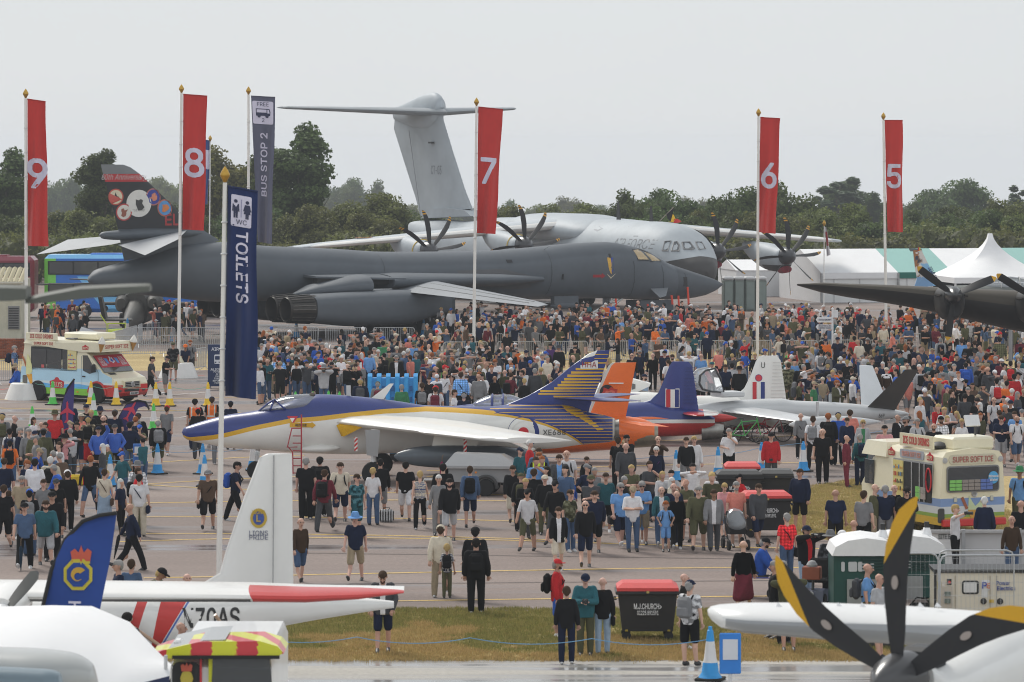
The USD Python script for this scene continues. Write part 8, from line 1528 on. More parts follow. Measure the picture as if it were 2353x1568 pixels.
def piece(bk,pk,kind):
 key = bk,pk,kind
 if key in _pm: return _pm[key]
 B,J = BUILD[bk],joints(bk,pk); a_,l_ = B['arm'],B['leg']; hs = B['head']; out = None; Rl = J['Rl']
 if kind == 'body':
  P_ = [seg(J['pel'] + V3(0,.01,-.02),B['wa'] * .72,J['che'] + Rl @ V3(0,.015,0),B['ch'] * .7),seg(J['che'] + Rl @ V3(0,.015,0),B['ch'] * .65,J['nek'] - Rl @ V3(0,0,.06),.07),seg(J['nek'] - Rl @ V3(0,-.01,.08),.06 * a_ + .003,J['hed'] - J['Rh'] @ V3(0,-.01,.06),.05)]
  h,Rh = J['hed'],J['Rh']; q = lambda x,y,z: h + Rh @ (V3(x,y,z) * hs)
  P_.append(m3.Manifold.batch_hull([ball(q(0,.018,.035),.088 * hs,14),ball(q(0,-.02,.02),.076 * hs,12),ball(q(0,-.04,-.075),.036 * hs,10),ball(q(.03,-.02,-.06),.03 * hs,8),ball(q(-.03,-.02,-.06),.03 * hs,8)]))
  for n,s in (('l',1),('r',-1)):
   P_ += [seg(J['sho' + n],.052 * a_,J['elb' + n],.04 * a_),seg(J['elb' + n],.041 * a_,J['wri' + n],.026 * a_),seg(J['hip' + n],.078 * l_,J['kne' + n],.053 * l_),seg(J['kne' + n] + V3(0,.012,-.1),.055 * l_,J['ank' + n],.036 * l_),seg(J['kne' + n],.053 * l_,J['kne' + n] + V3(0,.012,-.12),.055 * l_),seg(J['ank' + n],.036,J['ank' + n] + V3(0,-.02,-.03),.034)]
  t = blob(P_,.055,5); m = m3.Manifold(m3.Mesh(np.asarray(t.vertices,np.float32),np.asarray(t.faces,np.uint32)))
  ex = [m3.Manifold.batch_hull([ball(q(0,-.092,.02),.010 * hs,6),ball(q(0,-.118,-.018),.013 * hs,6),ball(q(0,-.085,-.03),.016 * hs,6)])] + [m3.Manifold.batch_hull([ball(q(s * .088,.012,.02),.012 * hs,6),ball(q(s * .09,.02,-.02),.009 * hs,6),ball(q(s * .09,.03,.015),.01 * hs,6)]) for s in (1,-1)]
  for n,s in (('l',1),('r',-1)): ex += hand(J['elb' + n],J['wri' + n],s)
  u = m3.Manifold.batch_boolean([m] + ex,m3.OpType.Add).to_mesh() if m.status() == m3.Error.NoError else None
  out = (A(u.vert_properties)[:,:3].astype(float),A(u.tri_verts)) if u is not None else (A(t.vertices),A(t.faces))
 elif kind[0] in 'tljv':        # tee, long sleeve, jacket, sleeveless
  e = {'t': .014,'l': .02,'j': .034,'v': .010}[kind[0]]; hem = {'t': -.09,'l': -.09,'j': -.12,'v': -.06}[kind[0]]; sw = B['sh']
  cb = [ball(J['che'] + Rl @ V3(q * sw * .5,.005,-.01),B['ch'] * .84 + e,12) for q in (1,-1)]; fr = ball(J['che'] + Rl @ V3(0,-.03,-.02),B['ch'] * .84 + e,12)
  lo = m3.Manifold.batch_hull([ball(V3(q * B['hip'] * .6,.0,hem),B['wa'] * .8 + e,12) for q in (1,-1)] + cb + [fr]).trim_by_plane((0.0,0.0,1.0),hem)
  up = m3.Manifold.batch_hull(cb + [fr] + [ball(J['sho' + q] + Rl @ V3(-.012 if q == 'l' else .012,0,-.008),.048 * a_ + e,10) for q in 'lr'] + [ball(J['nek'] - Rl @ V3(0,0,.055),.052 + e * .3,10)])
  P_ = [lo,up]
  for s in (1,-1):
   n = 'l' if s > 0 else 'r'; sh,el,wr = J['sho' + n],J['elb' + n],J['wri' + n]
   if kind[0] == 't': P_.append(seg(sh,.056 * a_ + e,sh * .32 + el * .68,.052 * a_ + e))
   elif kind[0] in 'lj': P_ += [seg(sh,.055 * a_ + e,el,.046 * a_ + e),seg(el,.046 * a_ + e,el * .08 + wr * .92,.034 * a_ + e * .8)]
  if kind[0] in 'jl': P_.append(m3.Manifold.batch_hull([ball(J['nek'] + Rl @ V3(0,.045,-.02),.05,8),ball(J['nek'] + Rl @ V3(.05,.03,-.03),.04,8),ball(J['nek'] + Rl @ V3(-.05,.03,-.03),.04,8)]))
  t = blob(P_,.045,7); out = (A(t.vertices),A(t.faces))
 elif kind[0] in 'STK':         # shorts, trousers, skirt
  P_ = [m3.Manifold.batch_hull([ball(V3(s * B['hip'] * .6,0,-.02),B['wa'] * .82 + .012,12) for s in (1,-1)] + [ball(V3(0,0,.07),B['wa'] * .85,12)])]
  for n in 'lr':
   h,k,an = J['hip' + n],J['kne' + n],J['ank' + n]
   if kind == 'S': P_.append(seg(h,.105 * l_,h * .12 + k * .88,.092 * l_))
   elif kind == 'T': P_ += [seg(h,.104 * l_,k,.082 * l_),seg(k,.082 * l_,k * .5 + an * .5 + V3(0,.008,0),.078 * l_),seg(k * .5 + an * .5 + V3(0,.008,0),.078 * l_,an,.064 * l_)]
  if kind == 'K': P_ = [m3.Manifold.batch_hull([ball(V3(0,0,.05),B['wa'] * .85,12)] + [ball(J['kne' + n] * .75 + J['ank' + n] * .25 + V3(0,0,0),.12,12) for n in 'lr'] + [ball(J['hip' + n],.1,10) for n in 'lr'])]
  t = blob(P_,.05,6); out = (A(t.vertices),A(t.faces))
 elif kind == 'shoe_l' or kind == 'shoe_r':
  n = kind[-1]; an,f = J['ank' + n],J['foo' + n]; Rf = R('x',max(min(f,25),-35)); q = lambda y,z: an + Rf @ V3(0,y,z); m = m3.Manifold.batch_hull([ball(q(.03,-.035),.036,8),ball(q(.0,.0),.042,8),ball(q(-.15,-.05),.034,8),ball(q(-.11,-.04),.042,8)]).to_mesh(); out = (A(m.vert_properties)[:,:3].astype(float),A(m.tri_verts))
 else:
  h,Rh = J['hed'],J['Rh']; q = lambda x,y,z: h + Rh @ (V3(x,y,z) * hs)
  sph = lambda r,n=12: A(m3.Manifold.sphere(float(r),n).to_mesh().vert_properties)[:,:3]
  if kind in ('hair','long'):
   P_ = [m3.Manifold.batch_hull([ball(q(0,.03,.05),.095 * hs,14),ball(q(0,-.03,.07),.07 * hs,12),ball(q(0,.06,-.01),.068 * hs,10)]),m3.Manifold.batch_hull([ball(q(s * .055,.04,.03),.048 * hs,8) for s in (1,-1)] + [ball(q(0,.07,-.05),.045 * hs,8)])]
   if kind == 'long': P_.append(m3.Manifold.batch_hull([ball(q(s * .06,.05,.0),.05 * hs,8) for s in (1,-1)] + [ball(q(s * .05,.085,-.26),.04,8) for s in (1,-1)]))
   t = blob(P_,.04,3); out = (A(t.vertices),A(t.faces))
  elif kind == 'cap':
   v = sph(.103 * hs,16); v = v[v[:,2] > -.01]; pk_ = np.array([(math.sin(a) * .075 * hs,-.06 - math.cos(a) * .125 * hs,z) for a in np.linspace(-1.2,1.2,7) for z in (.005,.017)]); o = merge(hull(v * [1,1.08,1.0] + [0,.008,.035]),hull(np.vstack([pk_ + [0,0,.03],v[v[:,2] < .02] * [.9,.9,1] + [0,0,.035]]))); o.v = h + o.v @ Rh.T; out = (o.v,o.f)
  elif kind == 'hat': o = merge(lathe([(.001,.15),(.07,.145),(.098,.09),(.106,.03),(.18,.012),(.19,.0),(.105,.015)],16)); o.v = h + (o.v * hs * [1,1.05,1] + [0,.01,.03]) @ Rh.T; out = (o.v,o.f)
  elif kind in ('glasses','eyes','mouth'):
   bs = [box(.052,.012,.03,(s * .034,-.094,.006)) for s in (1,-1)] + [box(.14,.03,.008,(0,-.075,.02))] if kind == 'glasses' else [box(.022,.01,.010,(s * .033,-.0925,.014)) for s in (1,-1)] + [box(.034,.01,.006,(s * .033,-.0935,.034)) for s in (1,-1)] if kind == 'eyes' else [box(.042,.012,.009,(0,-.086,-.062))]
   o = merge(*bs); o.v = h + (o.v * hs) @ Rh.T; out = (o.v,o.f)
  elif kind == 'beard': v = np.vstack([q(x,y,z)[None] for x,y,z in ((.062,-.045,-.03),(-.062,-.045,-.03),(.045,-.08,-.05),(-.045,-.08,-.05),(.04,-.06,-.11),(-.04,-.06,-.11),(0,-.095,-.1),(0,-.1,-.07),(.05,-.02,-.09),(-.05,-.02,-.09))]); o = hull(v); out = (o.v,o.f)
  elif kind == 'pack': o = box(.3,.17,.44,(0,0,0),bev=.06); o.add(box(.24,.08,.2,(0,.1,.04),bev=.03)); o.v = (o.v + [0,B['ch'] + .10,.06]) @ Rl.T; out = (o.v,o.f)
  elif kind in ('strap_l','strap_r'):
   for s in (1,) if kind == 'strap_l' else (-1,):
    pts = [Rl @ V3(s * .09,B['ch'] + .03,.42),Rl @ V3(s * .10,.04,.515),Rl @ V3(s * .10,-.06,.46),Rl @ V3(s * .115,-B['ch'] - .035,.33),Rl @ V3(s * .15,-.06,.17),Rl @ V3(s * .14,B['ch'],.12)]; o = tube(pts,.02,5)
   out = (o.v,o.f)
  elif kind == 'sling': o = tube([Rl @ V3(.16,.05,.48),Rl @ V3(.08,-B['ch'] - .04,.33),V3(-.15,-.08,.0),V3(-.19,.02,-.08)],.014,5); o.add(tube([Rl @ V3(.16,.05,.48),Rl @ V3(.02,B['ch'] + .04,.3),V3(-.19,.02,-.08)],.014,5)); o.add(box(.1,.28,.24,(-.235,.02,-.28),bev=.04)); out = (o.v,o.f)
  elif kind == 'camera': p = (J['wril'] + J['wrir']) / 2 + V3(0,-.07,.03); o = merge(box(.13,.07,.09,p - [0,0,.045],bev=.012),lathe([(.035,0),(.04,.02),(.04,.16),(.045,.17),(.001,.17)],12,axis='y').xf(np.diag([1,-1,1])).move(p + [0,-.02,0])); out = (o.v,o.f)
  elif kind == 'phone': p = (J['wril'] + J['wrir']) / 2 + V3(0,-.08,.05); o = box(.08,.012,.15,p - [0,0,.06]); out = (o.v,o.f)
  elif kind == 'icecone': p = J['wril'] + V3(0,-.05,.06); o = softserve(.18).move(p - [0,0,.06]); out = (o.v,o.f)
  elif kind == 'lanyard': o = tube([Rl @ V3(.05,-.03,.52),Rl @ V3(.03,-B['ch'] - .045,.36),Rl @ V3(0,-B['ch'] - .055,.2),Rl @ V3(-.03,-B['ch'] - .045,.36),Rl @ V3(-.05,-.03,.52)],.011,4); o.add(box(.08,.01,.11,(0,-B['ch'] - .065,.1))); out = (o.v,o.f)
 _pm[key] = out; return out
COL = dict(k=('black',(0.009,0.009,0.01)),n=('navy',(0.011,0.017,0.042)),w=('white',(0.66,0.65,0.66)),g=('grey',(0.2,0.2,0.205)),d=('dark grey',(0.06,0.062,0.068)),l=('light grey',(0.4,0.4,0.41)),b=('blue',(0.03,0.1,0.42)),s=('sky blue',(0.15,0.32,0.62)),t=('teal',(0.022,0.095,0.115)),r=('red',(0.5,0.025,0.03)),m=('maroon',(0.14,0.022,0.035)),o=('orange',(0.72,0.16,0.03)),y=('bright yellow',(0.6,0.72,0.05)),
 p=('pink',(0.6,0.28,0.29)),u=('purple',(0.1,0.04,0.16)),e=('green',(0.05,0.2,0.09)),v=('olive',(0.085,0.085,0.045)),c=('cream',(0.56,0.5,0.4)),h=('khaki',(0.3,0.24,0.16)),z=('brown',(0.1,0.065,0.045)),j=('denim',(0.06,0.1,0.18)),i=('pale denim',(0.28,0.37,0.48)),f=('salmon',(0.66,0.22,0.17)))
HAIR = dict(b=('brown',(0.05,0.03,0.018)),k=('dark',(0.014,0.012,0.011)),g=('grey',(0.28,0.27,0.26)),w=('white',(0.6,0.59,0.57)),y=('blond',(0.42,0.3,0.13)),r=('ginger',(0.28,0.09,0.03)))
SKIN = ((0.52,0.31,0.23),(0.58,0.36,0.27),(0.47,0.27,0.2),(0.43,0.25,0.18),(0.55,0.33,0.26),(0.3,0.16,0.1))
def pattern(m,ch,base,r):
 c = m.v[m.f].mean(1)
 if ch == '=': on = np.sin(c[:,2] * 130) > .1; m.c[on] = COL['w'][1] if base[0] < .3 else (0.08,0.1,0.2)
 elif ch == '#': m.c = m.c * np.where(np.sin(c[:,2] * 75) > 0,1.0,1.7)[:,None] * np.where(np.sin(c[:,0] * 75) > 0,.8,1.3)[:,None]
 elif ch == '*':
  q = meshkit.noise(c * 14,int(r.integers(99))); m.c[q > .58] = np.clip(A(base) * .4,0,1); m.c[q < .4] = np.clip(A(base) * 1.7 + .04,0,.8)
 return m
LAND = []
placed,labels = [],{}
ACT = dict(s='standing',w='walking',p='looking at their hands',c='holding a camera to the face',f='standing with folded arms',h='with hands on hips',a='eating',u='with one arm raised',i='sitting',b='leaning forward',q='pushing a pushchair',d='looking down')
def anchor(x,hy):
 best = min(LAND,key=lambda l: ((x - l[0]) / 1.6) ** 2 + (hy + 60 - l[1]) ** 2); dx = x - best[0]
 rel = 'left of' if dx < -45 else 'right of' if dx > 45 else 'behind' if hy + 60 < best[1] - 12 else 'in front of' if hy + 60 > best[1] + 25 else 'beside'
 return f'{rel} {best[2]}'
def person(x,hy,fc,bk,pk,top,bot,head,bag='.',group=None,r=None,ground=None,lab=None):
 r = np.random.default_rng(int(x * 31 + hy * 7)) if r is None else r; mir = pk.isupper(); pk = pk.lower(); J = joints(bk,pk); B = BUILD[bk]; stand = joints(bk,'s'); full = stand['z'] + stand['hed'][2] + .135 * B['head']
 H = B['H'] * r.uniform(.97,1.03); k = H / full; topz = (J['z'] + J['hed'][2] + .125 * B['head']) * k
 if ground is None: Y = FX * (HC - topz) / (hy - HY); loc = P(x,hy,Y); loc[2] = 0
 else: loc = A(ground,float)
 gx = k * r.uniform(.96,1.14 if bk == 'm' else 1.06)
 inner = None; pat = ''; spec = top
 if spec[-1] in '=#*': pat,spec = spec[-1],spec[:-1]
 tc,kind = COL[spec[0]],spec[1]
 if kind == 'J': inner,kind = COL[spec[2]],'j'
 gar = {'t': 'T-shirt','l': 'long sleeved top','j': 'jacket','v': 'sleeveless top'}[kind]; gar = {'#': 'checked shirt','=': 'striped top','*': 'patterned top'}.get(pat,gar)
 bc,bt = COL[bot[0]],{'s': 'S','t': 'T','k': 'K'}[bot[1]]; bn = {'S': 'shorts','T': 'trousers','K': 'skirt'}[bt]
 hd = {'C': lambda: COL[head[1]][0] + ' cap','H': lambda: COL[head[1]][0] + ' hat','L': lambda: 'long ' + HAIR[head[1]][0] + ' hair','x': lambda: 'bald'}.get(head[0],lambda: HAIR[head[0]][0] + ' hair')()
 bn2 = {'B': lambda: f'{COL[bag[1]][0]} backpack','S': lambda: f'{COL[bag[1]][0]} bag','K': lambda: 'camera','P': lambda: 'phone','I': lambda: 'ice cream','N': lambda: 'lanyard','Y': lambda: 'bright vest'}.get(bag[0],lambda: '')()
 who = f'person in {tc[0]} {gar}' + (f' over {inner[0]}' if inner else '')
 tail_ = lab or anchor(x,hy); cand = []
 for mid in (f', {hd}, {ACT[pk]}',f', {bc[0]} {bn}, {hd}',f', {bc[0]} {bn}, {bn2}' if bn2 else '',f', {hd}, {bn2}' if bn2 else '',f', {bc[0]} {bn}, {ACT[pk]}',f', {bc[0]} {bn}'):
  s_ = f'{who}{mid} {tail_}'.replace('  ',' ')
  if mid and len(s_.split()) <= 16: cand.append(s_)
 cand += [f'{who}, {hd} {tail_}',f'{who} {tail_}']
 lb = next((c for c in cand if c not in labels and len(c.split()) <= 16),None)
 if lb is None:
  for w in ('tallest','shortest','nearest','farthest'):
   q = f'{w} {cand[-1]}'
   if q not in labels and len(q.split()) <= 16: lb = q; break
  else: lb = cand[-1]
 labels[lb] = labels.get(lb,0) + 1
 t = thing('person',lb,'person',loc,fc,group)
 def pc(name,kind_,c,mat=M_cloth,sm=True,parent=t,fn=None):
  v,f = piece(bk,pk,kind_); m = Mesh(v + [0,0,J['z']],f,c)
  if fn: m = fn(m)
  m.v = m.v * [gx * (-1 if mir else 1),gx,k]
  if mir: m.f = m.f[:,::-1]
  return put(parent,name,m,mat,sm)
 sk = SKIN[int(r.integers(0,26)) % 5 if r.random() > .06 else 5]; pc('body','body',sk,M_skin,60)
 jit = lambda c: tuple(np.clip(A(c) * r.uniform(.85,1.15),0,.8))
 tcol = jit(tc[1])
 def fix(m):
  if pat: pattern(m,pat,tcol,r)
  if inner:
   w = .052; paint(m,[lambda v: w + .03 * np.clip((v[:,2] - J['z'] - .2) * 2,0,1) - np.abs(v[:,0]),lambda v: -v[:,1] - .05,lambda v: J['z'] + .56 - v[:,2]],inner[1])
  if bag[0] == 'Y': z0 = J['z']; paint(m,[lambda v: B['sh'] - .005 - np.abs(v[:,0])],COL[bag[1]][1]); paint(m,[lambda v: .03 - np.abs(v[:,2] - z0 - .12),lambda v: B['sh'] - .005 - np.abs(v[:,0])],(0.55,0.55,0.5)); [paint(m,[lambda v: .022 - np.abs(v[:,0] - o),lambda v: v[:,2] - z0 - .15],(0.55,0.55,0.5)) for o in (-.1,.1)]
  return m
 pc({'t': 'shirt','l': 'jumper','j': 'jacket','v': 'vest_top'}[kind],kind + (pat or ''),tcol,M_cloth,60 if (inner or pat or bag[0] == 'Y') else True,fn=fix)
 pc({'S': 'shorts','T': 'trousers','K': 'skirt'}[bt],bt,jit(bc[1]))
 sc = (0.6,0.6,0.6) if r.random() < .35 else (0.03,0.03,0.032)
 for n in ('shoe_l','shoe_r'): pc('shoe',n,sc,M_plastic,40)
 pc('eyes','eyes',(0.03,0.022,0.018),M_skin,None); pc('mouth','mouth',(0.3,0.1,0.09),M_skin,None)
 hc = HAIR.get(head[-1] if head[0] in 'L' else head[0],HAIR['b'])[1]
 if head[0] == 'L': pc('hair','long',hc)
 elif head[0] == 'C': pc('cap','cap',jit(COL[head[1]][1]),M_cloth,40); pc('hair','long' if bk == 'f' else 'hair',HAIR['bkgy'[int(r.integers(4))]][1],fn=lambda m: Mesh(m.v * .97 + m.v.mean(0) * .03 + [0,.008,-.02],m.f,m.c[0]))
 elif head[0] == 'H': pc('hat','hat',jit(COL[head[1]][1]),M_cloth,40)
 elif head[0] != 'x': pc('hair','hair',hc)
 if bk == 'm' and r.random() < .3: pc('beard','beard',hc if head[0] not in 'CHx' else HAIR['b'][1])
 if r.random() < .2: pc('glasses','glasses',(0.012,0.012,0.014),M_plastic,None)
 if bag[0] == 'B': b_ = pc('backpack','pack',jit(COL[bag[1]][1]),M_cloth,40); [pc('strap',q,(0.02,0.02,0.022),M_cloth,40,b_) for q in ('strap_l','strap_r')]
 elif bag[0] == 'S': pc('shoulder_bag','sling',jit(COL[bag[1]][1]),M_cloth,40)
 elif bag[0] == 'N': pc('lanyard','lanyard',COL[bag[1]][1],M_plastic,40)
 if bag[0] == 'K' or pk == 'c': pc('camera','camera',(0.02,0.02,0.02),M_plastic,30)
 elif bag[0] == 'P': pc('phone','phone',(0.02,0.02,0.02),M_plastic,None)
 elif bag[0] == 'I': pc('ice_cream','icecone',(0.5,0.36,0.2),M_plastic,40)
 placed.append((loc[0],loc[1])); return t
LAND += [(84,250,'x')][:0] + [(60,905,'the 9 flag drum'),(210,880,'the left ice cream van'),(410,860,'the 8 flag pole'),(495,885,'the navy information board'),(155,1010,'the upright feather flag'),(300,1010,'the drooping feather flag'),(180,1300,'the blue crest flag'),(507,1100,'the TOILETS pole'),(640,1180,'the white plane fin'),(690,1000,'the red boarding ladder'),(560,950,'the blue jet nose'),(640,860,'the TOILETS flag foot'),(720,870,'the blue jet canopy'),(903,890,'the water barrier'),(1000,850,'the kinked barrier run'),
 (1010,1110,'the drop tank'),(1100,1110,'the grey trailer'),(1088,840,'the 7 flag pole'),(1250,860,'the striped tail fin'),(1420,860,'the orange fin'),(1300,1080,'the striped jet tail'),(1560,880,'the blue fin'),(1650,880,'the raised canopy'),(1765,880,'the white fin'),(1400,1180,'the striped jet tail pipe'),(1560,1100,'the cone by the back bins'),(1700,1130,'the back pair of bins'),(1765,1210,'the raincoat bin'),(1680,1240,'the bins, on the taxiway'),(1740,845,'the 6 flag pole'),(1913,840,'the finger post'),(1990,900,'the V tail'),(2080,950,'the dark tail fin'),
 (1900,1010,'the pale jet wing tank'),(2037,800,'the 5 flag pole'),(2188,815,'the red cone'),(2171,990,'the tall blue cone'),(2080,1130,'the right van window'),(2240,1180,'the right van rear'),(2330,1100,'the right van, at the edge'),(1940,1260,'the green toilet cabins'),(1960,1380,'the toilet cabin plate'),(1487,1400,'the nearest bin'),(1632,1520,'the nearest cone'),(1700,1440,'the turboprop wing tip'),(830,1380,'the red wing tip'),(700,1300,'the white fin rudder'),(450,1440,'the N70AS lettering'),(560,1480,'the rescue vehicle'),(310,1420,'the gazebo'),(1060,1300,'the verge edge'),(1300,1400,'the verge, far side'),(300,760,'the dark helicopter'),(420,740,'the bomber tail'),(680,770,'the bomber nozzles'),(860,780,'the bomber engine'),(1200,730,'the bomber wing tip'),(1390,740,'the bomber nose gear'),(1560,740,'the bomber nose'),(2185,740,'the dark wing propeller'),(2300,770,'the dark wing')]
